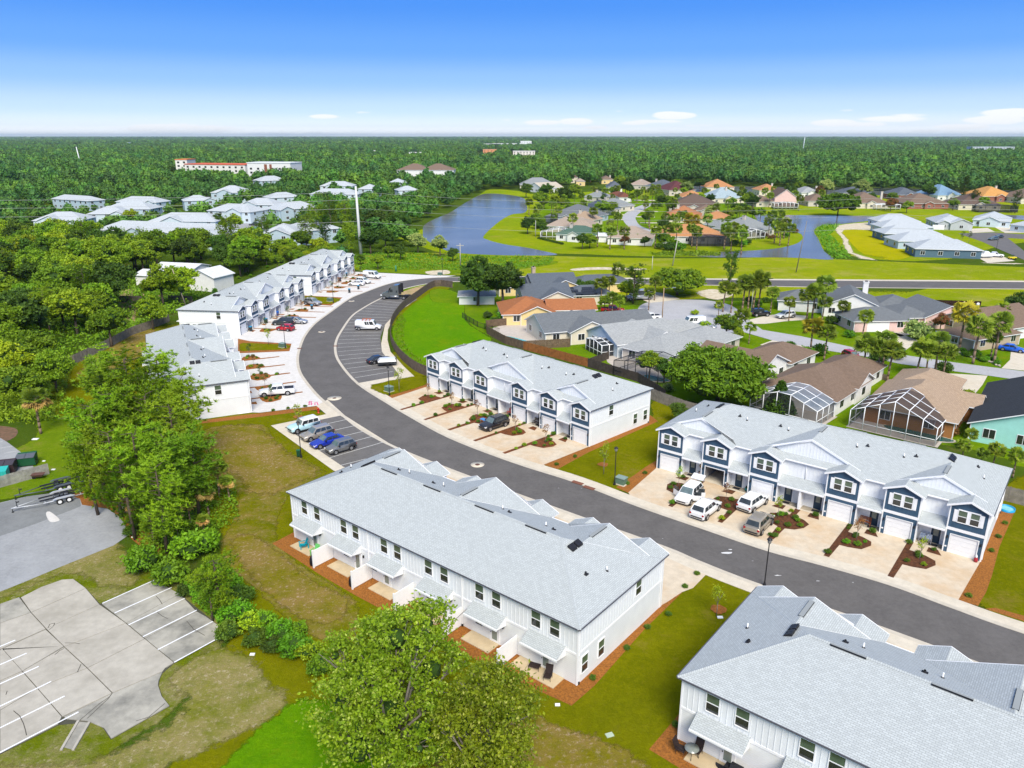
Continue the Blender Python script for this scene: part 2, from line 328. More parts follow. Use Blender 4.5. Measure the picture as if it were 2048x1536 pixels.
MG['bright'] = grass('bright_green_grass', (0.11,0.31,0.003), (0.19,0.37,0.004), (0.30,0.32,0.01), 0.2)
MG['lush'] = grass('lush_green_lawn', (0.13,0.27,0.006), (0.23,0.34,0.008), (0.32,0.29,0.03), 0.15)
MG['field'] = grass('mown_field_grass', (0.27,0.35,0.006), (0.40,0.43,0.010), (0.50,0.40,0.13), 0.34, 0.55)
MG['yellow'] = grass('yellow_lawn', (0.45,0.44,0.004), (0.55,0.47,0.004), (0.5,0.42,0.04), 0.2, 0.5)
MG['bank'] = grass('pond_bank_grass', (0.22,0.34,0.006), (0.38,0.42,0.008), (0.44,0.34,0.07), 0.25, 0.6)
MG['weeds'] = grass('weedy_ground', (0.15,0.27,0.008), (0.24,0.33,0.010), (0.36,0.28,0.08), 0.25, 1.0)
MG['sand'] = plain('pale_sand', (0.62,0.55,0.43), 0.95, c2=(0.45,0.38,0.24), scale=0.8, kind='World')
MG['dirt'] = plain('bare_tan_soil', (0.42,0.28,0.16), 0.95, c2=(0.28,0.24,0.08), scale=0.5, kind='World')

for _k in ('sand','dirt'):
    _nt = MG[_k].node_tree; soften(MG[_k], _nt, [n for n in _nt.nodes if n.type == 'BSDF_PRINCIPLED'][0], 1.6)
MG['paver'] = concrete('pool_deck_paving', (0.52,0.47,0.42), (0.35,0.28,0.2), 0.2)
MG['water'] = watermat('pond_water', (0.165,0.172,0.178)); MG['pool'] = plain('pool_water', (0.10,0.52,0.58), 0.08, var=0.15, scale=1.2, spec=0.6); MG['pooldark'] = plain('dark_pool_water', (0.01,0.13,0.12), 0.08, var=0.3, spec=0.6)
def ground_sheet():
    L = [-40000,-15000,-6000,-3000,-1500,-900,-600,-400,-250,-120,0,120,250,400,600,900,1500,3000,6000,15000,40000]
    mb = MB(); n = len(L)
    mb.v = [(x, y, 0) for y in L for x in L]
    for j in range(n-1):
        for i in range(n-1):
            a = j*n+i; mb.f.append((a, a+1, a+n+1, a+n)); mb.m.append(0); mb.uv.append(None); mb.sm.append(False)
    tag(mb.build('ground', MG['base']), kind='structure')
ground_sheet()
def flat(name, w, mat, z, kind='structure', parent=None, thick=0.0):
    mb = MB()
    if (sum(w[i].x*w[(i+1)%len(w)].y-w[(i+1)%len(w)].x*w[i].y for i in range(len(w)))) < 0: w = w[::-1]
    if thick: mb.prism([(p.x, p.y) for p in w], z-thick, z)
    else: mb.face([(p.x, p.y, z) for p in w])
    o = mb.build(name, mat, parent)
    if kind: tag(o, kind=kind)
    return o
SOFTN = [0]
def softflat(name, w, mat, z, wd):
    SOFTN[0] += 1; z += SOFTN[0]*.0003
    A = sum(w[i].x*w[(i+1)%len(w)].y-w[(i+1)%len(w)].x*w[i].y for i in range(len(w)))/2
    if A < 0: w = w[::-1]
    wd = min(wd, (.2 if wd > 8 else .12)*math.sqrt(abs(A))); n = len(w); inn = []
    for i, p in enumerate(w):
        t = w[(i+1) % n]-w[i-1]; t.z = 0
        if t.length < 1e-6: t = Vector((1,0,0))
        t.normalize(); inn.append(p+Vector((-t.y, t.x, 0))*wd)
    from mathutils.geometry import delaunay_2d_cdt
    def dl(q):
        m = 1e9
        for i in range(n):
            e0, e1 = w[i], w[(i+1) % n]; e = e1-e0; t = max(0, min(1, (q-e0).dot(e)/max(e.length_squared, 1e-9))); m = min(m, (q-(e0+e*t)).length)
        return m
    inn = [q for q in inn if dl(q) > .93*wd]
    pts = [Vector((p.x, p.y)) for p in w]+[Vector((p.x, p.y)) for p in inn]
    vo, eo, fo, ov, oe, of_ = delaunay_2d_cdt(pts, [(i, (i+1) % n) for i in range(n)], [], 1, 1e-4)
    lv = [min([0 if k < n else 1 for k in o] or [0]) if o else 0 for o in ov]
    me = bpy.data.meshes.new(name); me.from_pydata([(p.x, p.y, z+.003*l) for p, l in zip(vo, lv)], [], [tuple(f) for f in fo]); me.materials.append(mat)
    if len(me.polygons) and me.polygons[0].normal.z < 0: me.flip_normals()
    at = me.attributes.new('fade', 'FLOAT', 'POINT'); at.data.foreach_set('value', [float(l) for l in lv]); me.update()
    return tag(put(name, me), kind='structure')
def patch(name, px, mat, z, sm=0, **k):
    w = GL(px)
    soft = mat.get('soft')
    if sm or soft: w = spline(w, sm or 3, True)
    if soft: return softflat(name, w, mat, z, 9.0 if 'worn' in mat.name or 'patchy' in mat.name else 3.0 if name == 'bright_lawn' or 'bank' in mat.name else 1.2)
    return flat(name, w, mat, z, **k)
def ribbon(name, w, d0, d1, mat, z, thick=0.0, **k):
    """strip along a world polyline between sideways offsets d0 and d1 (positive = left)"""
    A = []; B = []
    for i, p in enumerate(w):
        t = (w[min(i+1, len(w)-1)]-w[max(i-1, 0)]); t.z = 0; t.normalize(); nn = Vector((-t.y, t.x, 0))
        A.append(p+nn*d0); B.append(p+nn*d1)
    mb = MB()
    for i in range(len(w)-1):
        a, b, c, d = A[i], A[i+1], B[i+1], B[i]
        if thick:
            q = [a, b, c, d]
            if (b-a).cross(d-a).z < 0: q = [d, c, b, a]
            mb.hexa([(p.x, p.y, z-thick) for p in q]+[(p.x, p.y, z) for p in q])
        else: mb.face([(p.x, p.y, z) for p in ([a, b, c, d] if (b-a).cross(d-a).z > 0 else [d, c, b, a])])
    o = mb.build(name, mat, k.get('parent')); tag(o, kind=k.get('kind', 'structure')); return o
# lawns and fields (bottom layer)
patch('field', [(690,528),(760,506),(1000,508),(1120,512),(1300,516),(1460,516),(1540,514),(1666,518),(2100,536),(2600,552),(2600,566),(2100,563),(1500,560),(1035,555),(920,551),(874,550),(757,545),(712,540)], MG['field'], 0.02)
patch('field', [(1180,570),(1400,570),(2100,578),(2600,582),(2600,640),(2100,625),(1960,612),(1760,600),(1600,598),(1440,596),(1300,600)], MG['field'], 0.02)
patch('lawn', [(1250,610),(1560,600),(2100,640),(2600,700),(2600,980),(2040,935),(1960,905),(1400,808),(1300,780),(1180,735),(1050,700),(970,670),(930,640),(930,590),(990,570),(1180,575)], MG['lush'], 0.012)
patch('lawn', [(869,577),(905,581),(932,600),(934,640),(972,668),(985,684),(900,720),(860,745),(830,742),(812,724),(798,704),(785,684),(780,664),(787,644),(812,614),(838,596)], MG['bright'], 0.022)
patch('lawn', [(860,578),(905,580),(930,596),(925,606),(880,606),(858,600)], MG['lush'], 0.026)
patch('lawn', [(845,560),(905,565),(905,577),(868,574),(838,588),(828,592),(800,592),(790,588),(810,578)], MG['lush'], 0.026, sm=0)
patch('bare_soil', [(800,585),(830,574),(858,569),(862,572),(838,588),(822,592),(800,592)], MG['dirt'], 0.030, sm=4)
patch('lawn', [(110,742),(337,646),(500,690),(560,800),(660,825),(720,880),(760,980),(1100,1000),(1700,1200),(2600,1500),(3000,2400),(200,2400),(340,1500),(470,1200),(380,1000),(150,900)], MG['olive'], 0.014)
patch('lawn', [(1100,905),(1174,893),(1294,845),(1300,800),(1400,812),(1470,850),(1420,900),(1313,936),(1250,990),(1085,935)], MG['olive'], 0.018)
patch('lawn', [(1960,1124),(2040,940),(2400,1020),(2400,1340),(1916,1201)], MG['olive'], 0.018)
patch('lawn', [(400,860),(530,848),(560,890),(660,945),(590,985),(560,1060),(600,1120),(720,1200),(700,1290),(600,1270),(500,1180),(430,1110),(470,1000),(420,930)], MG['mottled'], 0.018, sm=4)
patch('worn_lawn', [(430,850),(520,845),(548,860),(600,905),(667,945),(600,975),(520,1020),(480,1060),(470,980),(400,900)], MG['worn'], 0.022, sm=5)
patch('worn_lawn', [(445,1085),(500,1060),(560,1090),(640,1155),(720,1200),(660,1260),(560,1230),(480,1150)], MG['worn'], 0.022, sm=5)
patch('worn_lawn', [(860,1500),(1050,1420),(1130,1440),(1250,1480),(1330,1560),(1200,1640),(880,1620)], MG['worn'], 0.022, sm=5)
patch('worn_lawn', [(240,672),(320,650),(310,700),(250,735),(170,760),(120,790),(140,745)], MG['worn'], 0.022, sm=5)
patch('lawn', [(-700,1300),(0,1120),(150,1090),(320,1120),(460,1260),(360,1420),(240,1500),(100,1620),(-700,2000)], MG['patchy2'], 0.012)
patch('patchy_lawn', [(180,1500),(340,1420),(300,1370),(350,1320),(440,1280),(520,1300),(570,1360),(620,1400),(560,1450),(330,1560),(100,1640),(-400,1640),(-100,1540),(0,1505)], MG['patchy'], 0.022, sm=4)
patch('patchy_lawn', [(-300,1240),(0,1150),(140,1095),(230,1060),(300,1130),(330,1165),(250,1190),(200,1212),(170,1175),(120,1160),(0,1210),(-300,1300)], MG['patchy'], 0.020)
patch('bright_lawn', [(420,1536),(520,1440),(600,1390),(700,1400),(760,1450),(850,1560),(840,1700),(300,1760),(330,1600)], MG['bright'], 0.026, sm=5)
patch('weedy_ground', [(-200,1000),(-60,930),(60,880),(70,840),(140,830),(200,800),(160,960),(240,1010),(215,1017),(165,1008),(160,998),(120,984),(60,990),(0,1003)], MG['weeds'], 0.024)
patch('weedy_ground', [(715,540),(760,520),(920,530),(1100,520),(1105,530),(990,545),(900,550),(757,545)], MG['weeds'], 0.024)
patch('pine_straw_ground', [(150,985),(230,990),(300,1050),(320,1110),(265,1080),(232,1030),(215,1017),(165,1010)], M['mulch'], 0.028, sm=4)
patch('leaf_litter_ground', [(-100,850),(0,852),(35,860),(20,880),(-60,900)], plain('brown_leaf_litter', (0.20,0.11,0.07), 0.95, c2=(0.10,0.07,0.04), scale=2, kind='World'), 0.03, sm=3)
patch('lawn', [(700,770),(790,690),(770,640),(800,600),(880,560),(905,575),(870,590),(815,625),(795,650),(795,690),(860,745),(860,790),(780,830)], MG['olive'], 0.016)
# pond neighbourhood grounds
patch('lawn', [(790,470),(850,455),(905,420),(955,390),(980,378),(1040,382),(1100,388),(1350,372),(1430,380),(2100,392),(2600,400),(2600,470),(2100,480),(1900,520),(1730,518),(1650,500),(1620,512),(1500,514),(1300,514),(1112,508),(1000,512),(900,512),(800,480)], MG['bank'], 0.02)
patch('lawn', [(1090,400),(1240,392),(1500,398),(1530,420),(1490,460),(1350,490),(1180,480),(1080,460)], MG['lush'], 0.026, sm=4)
patch('yellow_lawn', [(1683,459),(1748,461),(1760,470),(1780,482),(1823,514),(1736,516),(1686,470)], MG['yellow'], 0.032)
patch('sandy_track', [(1668,452),(1750,445),(1755,460),(1690,460),(1700,480),(1742,516),(2030,526),(2030,529),(1900,524),(1710,518),(1680,475)], MG['sand'], 0.036, sm=0)
patch('sandy_track', [(1390,585),(1420,578),(1450,582),(1470,590),(1440,600),(1410,596)], MG['sand'], 0.034, sm=4)
patch('sandy_track', [(1140,538),(1195,534),(1290,537),(1280,541),(1200,540),(1150,542)], MG['sand'], 0.034, sm=4)
patch('sandy_track', [(850,543),(895,540),(900,548),(860,550)], MG['sand'], 0.034, sm=4)
def pond(px, label_z=0.05, sm=5):
    return patch('pond_water', px, MG['water'], label_z, sm=sm)
pond([(968,388),(1010,389),(1046,396),(1054,412),(1050,425),(1024,429),(1000,442),(968,471),(976,480),(1010,489),(1050,495),(1090,503),(1112,510),(1024,511),(927,507),(890,500),(850,478),(846,465),(849,450),(872,437),(900,425),(937,402)])
pond([(1512,429),(1560,430),(1640,431),(1760,433),(1840,436),(1768,436),(1743,441),(1676,449),(1643,452),(1628,462),(1636,477),(1648,502),(1666,519),(1600,516),(1536,515),(1440,515),(1400,513),(1349,507),(1440,504),(1536,499),(1586,490),(1605,478),(1598,466),(1561,459),(1522,452),(1514,440)], sm=4)
pond([(1300,372),(1500,373),(1600,374),(1760,376),(2060,382),(2600,392),(2600,404),(2060,394),(1900,392),(1700,390),(1500,386),(1380,384),(1300,378)], sm=0)
pond([(2010,430),(2100,433),(2400,442),(2400,452),(2100,446),(2010,436)], sm=0)
# cul-de-sac street and the far streets
patch('road', [(1280,612),(1300,604),(1340,600),(1400,600),(1445,606),(1472,617),(1500,644),(1490,662),(1440,665),(1400,650),(1330,650),(1290,640),(1276,625)], M['roadgrey'], 0.045, sm=4)
patch('road', [(1460,617),(1480,624),(1501,644),(1525,660),(1603,673),(1660,685),(1715,697),(1805,710),(1914,726),(1992,736),(2048,743),(2300,775),(2300,805),(2048,762),(1980,752),(1894,741),(1800,728),(1734,714),(1652,701),(1612,693),(1544,681),(1486,664),(1450,650)], M['roadgrey'], 0.05)
patch('road', [(1302,406),(1309,407),(1287,420),(1273,432),(1272,440),(1283,453),(1312,463),(1300,470),(1262,458),(1254,451),(1246,440),(1246,431),(1264,418),(1285,410)], M['roadgrey'], 0.05, sm=3)
patch('road', [(1916,467),(1988,465),(2048,469),(2300,480),(2300,492),(2048,478),(2015,476),(2048,502),(2200,560),(2200,580),(2048,520),(2001,500),(1963,483)], M['asphp'], 0.05)
for q in ([(1700,480),(1700,480)],): pass
DRV = [[(1273,585),(1300,583),(1335,588),(1360,598),(1330,603),(1300,606),(1285,600)], [(1498,640),(1530,632),(1560,628),(1612,632),(1610,640),(1570,643),(1530,648),(1505,648)],
       [(1750,657),(1768,661),(1800,668),(1838,682),(1812,700),(1790,708),(1770,690)], [(1895,747),(1975,752),(1965,770),(1940,800),(1890,795),(1880,770)], [(2022,700),(2080,705),(2080,745),(2003,737),(2020,720)],
       [(1545,681),(1612,693),(1600,702),(1560,700),(1520,690)], [(1290,633),(1330,640),(1330,655),(1280,655),(1270,645)], [(1724,716),(1765,722),(1745,745),(1715,742)], [(1782,665),(1830,655),(1850,662),(1800,674)],
       [(1935,458),(1975,456),(1990,464),(1940,466)],[(1990,455),(2030,452),(2060,466),(2010,466)],[(1955,515),(1995,510),(2030,522),(1975,526)]]
for q in DRV: patch('driveway', q, M['walkc'], 0.055)
for yy, x0, x1 in ((412.5,1236,1268),(421,1228,1262),(429,1215,1248),(439,1220,1246),(423,1275,1316),(434,1272,1310),(446,1280,1330),(401,1268,1330),(455,1305,1335)):
    patch('driveway', [(x0,yy-1.2),(x1,yy-0.4),(x1,yy+1.0),(x0,yy+0.4)], M['walkc'], 0.06)
# ------------------------------------------------------------------ the street
OUT = spline(GL([(2400,1378),(2048,1269),(1896,1215),(1776,1171),(1638.5,1131),(1536,1104),(1406.5,1060),(1274,1014),(1149,966),(1024,926),(897,877),(812,831),(777,810),(712,767.5),(676,725),(668,700),(671,680),(682,660),(702,632.5),(727,615),(754.5,600),(799,580),(862,566.5),(930,563),(1100,565),(1300,568),(1500,572),(1700,575),(2048,578),(2500,582)]), 5)
INN = spline(GL([(2300,1458),(2048,1360),(1768,1256),(1511,1166),(1399,1122.5),(1334,1095),(1180,1040),(1000,975),(880,930),(792,894),(727,860),(687,830),(642,795),(612,760),(601,740),(598,720),(601,700),(612,672),(632,647.5),(662,625),(697,600),(724.5,587.5),(787,566),(855,557),(914.5,555),(1024,555.5),(1300,559),(1500,560.5),(2048,564.5),(2500,568)]), 5)
flat('street', OUT+list(reversed(INN)), M['asph'], 0.06)
iO = min(range(len(OUT)), key=lambda i: (OUT[i]-G(712,767.5)).length); iP = min(range(len(OUT)), key=lambda i: (OUT[i]-G(770,594)).length)
ribbon('walkway', OUT[:iO+1], -0.5, -1.9, M['walkc'], 0.075, 0.05)
ribbon('kerb', OUT, 0.0, -0.5, M['kerb'], 0.085, 0.07)
ribbon('kerb', INN, 0.0, 0.5, M['kerb'], 0.085, 0.07)
iS = min(range(len(INN)), key=lambda i: (INN[i]-G(735,865)).length); iS0 = min(range(len(INN)), key=lambda i: (INN[i]-G(792,894)).length)
ribbon('walkway', INN[:iS0], 0.5, 1.9, M['walkc'], 0.075, 0.05)
ribbon('walkway', INN[-22:], 0.5, 2.2, M['walkc'], 0.075, 0.05)
# crescent parking bay, its walk and stall lines
patch('walkway', [(712,768),(760,700),(770,650),(790,620),(834,598),(815,612),(799,622),(784,642),(776,660),(775,680),(781,704),(808,734),(830,754.5),(775,764),(737,771),(778,800),(768,803),(745,790)], M['walkc'], 0.072)
flat('parking_bay', [p.copy() for p in OUT[iO:iP+1]]+GL([(826,596),(834,600),(797,621),(770,650),(761,675),(764,704),(789,738),(799,752),(716,767)]), M['asphp'], 0.078)
inner = OUT[iO:iP+1]; outer = spline(GL([(792,752),(775,722),(764,704),(760,685),(761,670),(770,650),(797,621),(826,600)]), 6)
def along(pts, f):
    Ls = [0]
    for i in range(1, len(pts)): Ls.append(Ls[-1]+(pts[i]-pts[i-1]).length)
    d = f*Ls[-1]
    for i in range(1, len(pts)):
        if Ls[i] >= d: return pts[i-1].lerp(pts[i], (d-Ls[i-1])/(Ls[i]-Ls[i-1]))
    return pts[-1]
LINES = MB()
def paint_line(a, b, w=0.12, z=0.086, mb=None):
    mb = mb or LINES; t = (b-a).normalized(); nn = Vector((-t.y, t.x, 0))*w/2
    mb.face([(p.x, p.y, z) for p in (a+nn, a-nn, b-nn, b+nn)][::1])
NL = 24
for i in range(1, NL):
    f = i/NL; a = along(inner, f*0.96); b = along(outer, f*0.97); t = (b-a).normalized(); paint_line(a+t*0.75, b-t*0.1)
ZP = lambda x, y: G(540+x/6.827, 780+y/6.827)
patch('walkway', [(541.8,851.8),(653.5,829),(633,812.5),(655,800),(690,832),(792,896),(720,965),(667,942)], M['walkc'], 0.070)
patch('parking_bay', [(569.3,855.4),(680.6,832),(727,861),(792,895),(830,920),(760,960),(686.5,934.5)], M['asphp'], 0.078)
for a, b in (((290,590),(480,545)),((395,665),(1150,495)),((510,752),(1270,572)),((650,840),(1395,640)),((810,935),(1540,720)),((970,1035),(1500,900)),((640,500),(1040,410))): paint_line(ZP(*a), ZP(*b))
# ------------------------------------------------------------------ aprons
TH = {}
def fr(name, O, ang):
    u = Vector((math.cos(R(ang)), math.sin(R(ang)), 0)); v = Vector((-u.y, u.x, 0)); TH[name] = (Vector(O), u, v, R(ang))
fr('T4', (18.785,89.91,0), -38.52); fr('T3', (-14.53,123.47,0), -46.45); fr('T1', (13.65,59.56,0), 140.9); fr('T2', (48.85,30.95,0), 140.9)
fr('T5', (-40.61,110.83,0), 115.4); fr('T6', (-58.6,158.4,0), 83.2); fr('T7', (-54.1,202.2,0), 83.4)
def LW(t, x, y, z=0): O, u, v, a = TH[t]; return O+u*x+v*y+Vector((0,0,z))
kerbside = [p for p in INN]
i0 = min(range(len(INN)), key=lambda i: (INN[i]-G(687,830)).length); i1 = min(range(len(INN)), key=lambda i: (INN[i]-G(905,555)).length)
flat('driveway_apron', [G(633,812.5), G(653,829.5)]+[p.copy() for p in INN[i0:i1]]+[G(912,551.5), G(874,551.5), G(757,546), LW('T7',37,0), LW('T7',37,2), LW('T7',-1,2), LW('T6',37,2), LW('T6',-1,2), LW('T5',37,2), LW('T5',-.2,2), LW('T5',-.25,0), G(520,826)], M['concw'], 0.068)
patch('lawn_island', [(476,678),(500,683),(583,688),(579,703),(500,706.5),(476,707)], M['mulch'], 0.078); patch('lawn_island', [(478,684),(500,686),(577,690),(573,699.5),(500,703),(478,704)], MG['olive'], 0.084)
patch('lawn_island', [(599.5,591),(685.5,595.5),(662,612),(647,611),(599,606)], M['mulch'], 0.078); patch('lawn_island', [(599.5,592.5),(682,597),(660,609.5),(598,604)], MG['olive'], 0.084)
flat('driveway_apron', [LW('T3',0,-.02), LW('T3',0,2), LW('T3',36.6,2), LW('T3',36.6,0), G(1088,930), G(1100,945), G(1024,921), G(897,873), G(812,827), G(777,805), G(775,800)], M['conc'], 0.068)
flat('driveway_apron', [LW('T4',-.05,2), LW('T4',36.6,2), LW('T4',36.6,0), G(1916.5,1200.6), G(1910,1212), G(1776,1167), G(1638,1127), G(1536,1100), G(1406,1056), G(1270,1009), G(1256.5,986), LW('T4',0,0)], M['conc'], 0.068)
flat('driveway_apron', [LW('T1',-.9,-9), LW('T1',-1.0,-4.5), LW('T1',-0.5,-3.2), LW('T1',-0.2,-1), LW('T1',0,0), LW('T1',0,2), LW('T1',36.6,2), LW('T1',36.6,-9)], M['conc'], 0.064)
flat('driveway_apron', [LW('T2',-4,-9), LW('T2',0,0), LW('T2',0,2), LW('T2',36.4,2), LW('T2',36.4,-9)], M['conc'], 0.064)
patch('mulch_bed', [(1143,1412),(1189,1372),(1289,1259),(1370,1180),(1399,1155),(1415,1147),(1389,1138),(1364,1152),(1346,1172),(1310,1195),(1120,1330),(593,1040),(587,1065),(544.5,1087.5),(640,1150),(712,1192),(1020,1356)], M['mulch'], 0.034)
patch('mulch_bed', [(1375,1400),(1361.5,1424.5),(1298,1499.5),(1560,1660),(1600,1580),(1400,1460)], M['mulch'], 0.034)
patch('mulch_bed', [(1088,930),(1115,939),(1175,906),(1316,843),(1301,831),(1280,835),(1160,880)], M['mulch'], 0.034)
patch('mulch_bed', [(1232,975),(1256,986),(1318,938),(1330,925),(1311,922),(1290,935),(1272,948)], M['mulch'], 0.034)
patch('mulch_bed', [(1916,1201),(1956,1212.5),(1972,1185),(1983.5,1152.5),(1998.5,1095),(2031,1020),(2007,1015),(1950,1100)], M['mulch'], 0.034)
patch('mulch_bed', [(387,843),(500,829),(633,812.5),(641,819),(615,822),(512,835),(397,848)], M['mulch'], 0.034)
patch('mulch_bed', [(771,794),(854,769),(854,774),(777,800)], M['mulch'], 0.034)
patch('lawn_island', [(738,771),(856,749),(856,770),(771,795),(769,793)], MG['olive'], 0.08)
patch('mulch_bed', [(1970,1218),(1990,1216),(2048,1232),(2200,1290),(2200,1300),(2048,1243)], M['mulch'], 0.034)
# beds between the driveways of each row
def beds(t, D=8.7, mulch=None, widen=1.0):
    mulch = mulch or M['mulchd']
    for i in range(6):
        k = 1 if i < 3 else -1
        X = lambda x: (x if k == 1 else 36.6-x)
        j = i if i < 3 else 5-i
        x0 = 6.1*j
        if j < 2:
            pts = [(x0+6.15,0),(x0+6.15,-2.0),(x0+4.6,-2.2),(x0+3.6,-2.7),(x0+3.4,-3.6),(x0+4.0,-5.0),(x0+5.2,-5.4),(x0+6.05,-5.5),(x0+6.15,-D),(x0+6.7,-D),(x0+6.7,0)]
            sm = [(x0+3.3,-1.25),(x0+4.7,-1.25),(x0+4.7,-.05),(x0+3.9,-.05)]
        else:
            pts = [(18.0,0),(18.0,-2.0),(16.9,-2.3),(16.1,-3.0),(16.3,-4.2),(17.0,-5.2),(17.9,-5.6),(18.0,-D),(18.3,-D),(18.3,0)]
            sm = [(15.6,-1.25),(16.9,-1.25),(16.9,-.05),(16.0,-.05)]
        flat('mulch_bed', [LW(t, X(a), b) for a, b in pts], mulch, 0.080); flat('mulch_bed', [LW(t, X(a), b) for a, b in sm], mulch, 0.082)
beds('T4', 8.7); beds('T3', 10.2, plain('red_brown_mulch', (0.20,0.062,0.018), 0.95, c2=(0.09,0.03,0.01), scale=4, kind='World', bmp=0.6)); beds('T1', 7); beds('T2', 7)
beds('T5', 9.0, M['mulch']); beds('T6', 10, M['mulch']); beds('T7', 12, M['mulch'])
# ------------------------------------------------------------------ weathered concrete lot of separate slabs, with painted stall lines
Z1 = lambda x, y: G(x/4, 1152+y/4)
lot = empty('parking_lot', (0,0,0)); tag(lot, kind='structure')
patch('lot_base', [(-500,1330),(0,1209),(39,1196),(137,1159),(148,1159),(172,1177),(200,1208),(311,1162),(360,1189),(395,1217),(438,1252),(435,1280),(349,1327),(322,1350),(317,1372),(325,1394),(340,1413),(222,1480),(207,1458),(187,1444),(117,1451),(0,1510),(-500,1760)], plain('dark_joint_soil', (0.07,0.07,0.05), 0.95), 0.03, kind=None, parent=lot)
SL = [[(0,230),(155,175),(250,300),(0,385)],[(0,385),(250,300),(370,430),(0,595)],[(165,180),(330,95),(500,35),(590,30),(690,105),(250,300)],[(250,300),(690,105),(800,235),(370,430)],
 [(0,600),(370,435),(515,570),(180,770),(20,590)],[(370,430),(800,235),(1010,385),(515,575)],[(815,232),(1245,40),(1440,150),(1010,385)],[(1010,385),(1440,150),(1500,210),(1575,290),(1160,510)],
 [(515,575),(1010,385),(1160,510),(700,745)],[(180,770),(515,575),(700,745),(300,905)],[(0,850),(180,770),(300,905),(0,1085)],[(0,600),(20,590),(180,770),(0,850)],
 [(1160,510),(1575,290),(1650,330),(1750,400),(1740,510),(1395,700)],[(700,745),(1160,510),(1395,700),(1330,740),(1305,772),(900,945)],[(300,905),(700,745),(900,945),(500,1135)],[(0,1085),(300,905),(500,1135),(470,1190),(0,1427)],
 [(900,945),(1305,772),(1275,840),(1270,880),(1300,970),(1360,1045),(890,1310),(830,1225),(700,1170),(520,1150),(510,1135)],
 [(-1600,700),(0,230),(0,385),(-1600,900)],[(-1600,900),(0,385),(0,595),(-1600,1200)],[(-1600,1200),(0,600),(0,850),(-1600,1520)],[(-1600,1520),(0,850),(0,1085),(-1600,1820)],[(-1600,1820),(0,1085),(0,1427),(-1600,2300)]]
for k, q in enumerate(SL):
    w = [Z1(*p) for p in q]; c = sum(w, Vector())/len(w); w = [p+(c-p).normalized()*0.05 for p in w]
    flat('concrete_slab', w, M['oldconc2'] if k in (0,7,12,16,6) else M['oldconc'], 0.11+0.004*(k % 3), kind=None, parent=lot, thick=0.08)
LL = MB()
for a, b in (((-300,700),(125,522)),((-300,850),(215,627)),((-300,1010),(312,733)),((-300,1200),(412,853)),((-300,1375),(520,970)),((-300,1580),(630,1098)),((820,228),(1235,42)),((918,305),(1375,100)),((1030,400),(1480,187)),((1145,495),(1575,282)),((1265,598),(1705,372)),((1395,700),(1740,510))):
    paint_line(Z1(*a), Z1(*b), 0.14, 0.124, LL)
LL.build('painted_lines', plain('bright_white_line', (0.80,0.81,0.84), 0.6, var=0.12, scale=5, kind='World'), lot)
# broad crack network standing in the slabs
CR = MB()
for pth in ([(1250,170),(1275,195),(1300,235)],[(1260,300),(1300,330),(1345,352)],[(1495,370),(1530,410),(1550,435),(1640,485)],[(520,545),(600,545),(640,552)],[(110,1088),(160,1130),(190,1190),(205,1240),(215,1285)],[(650,715),(630,760),(620,780)],[(440,640),(480,605),(515,590)],[(385,425),(400,395),(440,385),(430,410),(395,440)],[(880,975),(800,1030),(640,1165)],[(900,945),(870,990),(700,1150)],[(50,960),(60,930)],[(1090,1170),(1190,1140),(1320,1030)]):
    for a, b in zip(pth, pth[1:]): paint_line(Z1(*a), Z1(*b), 0.05, 0.125, CR)
CR.build('cracks', plain('dark_crack', (0.07,0.065,0.055), 0.95), lot)
flat('drain_chute', [Z1(*p) for p in ((618,1166),(706,1176),(572,1392),(498,1372))], M['oldconc2'], 0.05); 
ribbon('drain_chute_edge', [Z1(618,1166), Z1(480,1400)], 0, 0.18, M['oldconc'], 0.13, 0.1); ribbon('drain_chute_edge', [Z1(706,1176), Z1(575,1400)], 0, 0.18, M['oldconc'], 0.13, 0.1)
# faded asphalt lots on the left
patch('asphalt_lot', [(-400,1090),(0,1006),(55,993),(120,985),(160,998),(164,1010),(215,1018),(236,1032),(250,1048),(258,1070),(228,1091),(175,1112.5),(125,1132.5),(50,1164),(0,1184),(-400,1330)], M['asphold'], 0.034)
patch('asphalt_lot_patch', [(-400,1190),(0,1073),(80,1045),(162,1013),(160,998),(120,985.5),(55,993.5),(0,1007),(-400,1092)], M['asphold2'], 0.040)
patch('asphalt_lot', [(-300,930),(0,876),(14,884),(58,917),(70,940),(0,962),(-300,1040)], M['asphold'], 0.034)
for a, b in (((0,181),(50,165)),((0,270),(180,243)),((60,345),(260,308)),((80,462),(360,383))):
    paint_line(G(a[0]/7.314,860+a[1]/7.314), G(b[0]/7.314,860+b[1]/7.314), 0.1, 0.042)
patch('worn_patch', [(92,1028),(100,1024),(118,1038),(116,1043),(100,1044)], M['concw'], 0.046, sm=4)
patch('road', [(-200,605),(25,592),(60,588),(97,600),(95,612),(20,606),(-200,625)], M['roadgrey'], 0.05)
patch('bare_soil', [(235,585),(275,580),(280,640),(240,642)], MG['dirt'], 0.03, sm=3)
patch('road', [(430,455),(500,440),(545,450),(560,470),(500,480),(470,495),(440,490)], M['asphold'], 0.05, sm=0)
patch('tennis_court', [(466,462),(520,452),(530,463),(475,474)], plain('green_court_surface', (0.10,0.26,0.22), 0.8), 0.06)
tag(LINES.build('parking_stall_lines', M['line']), kind='structure')
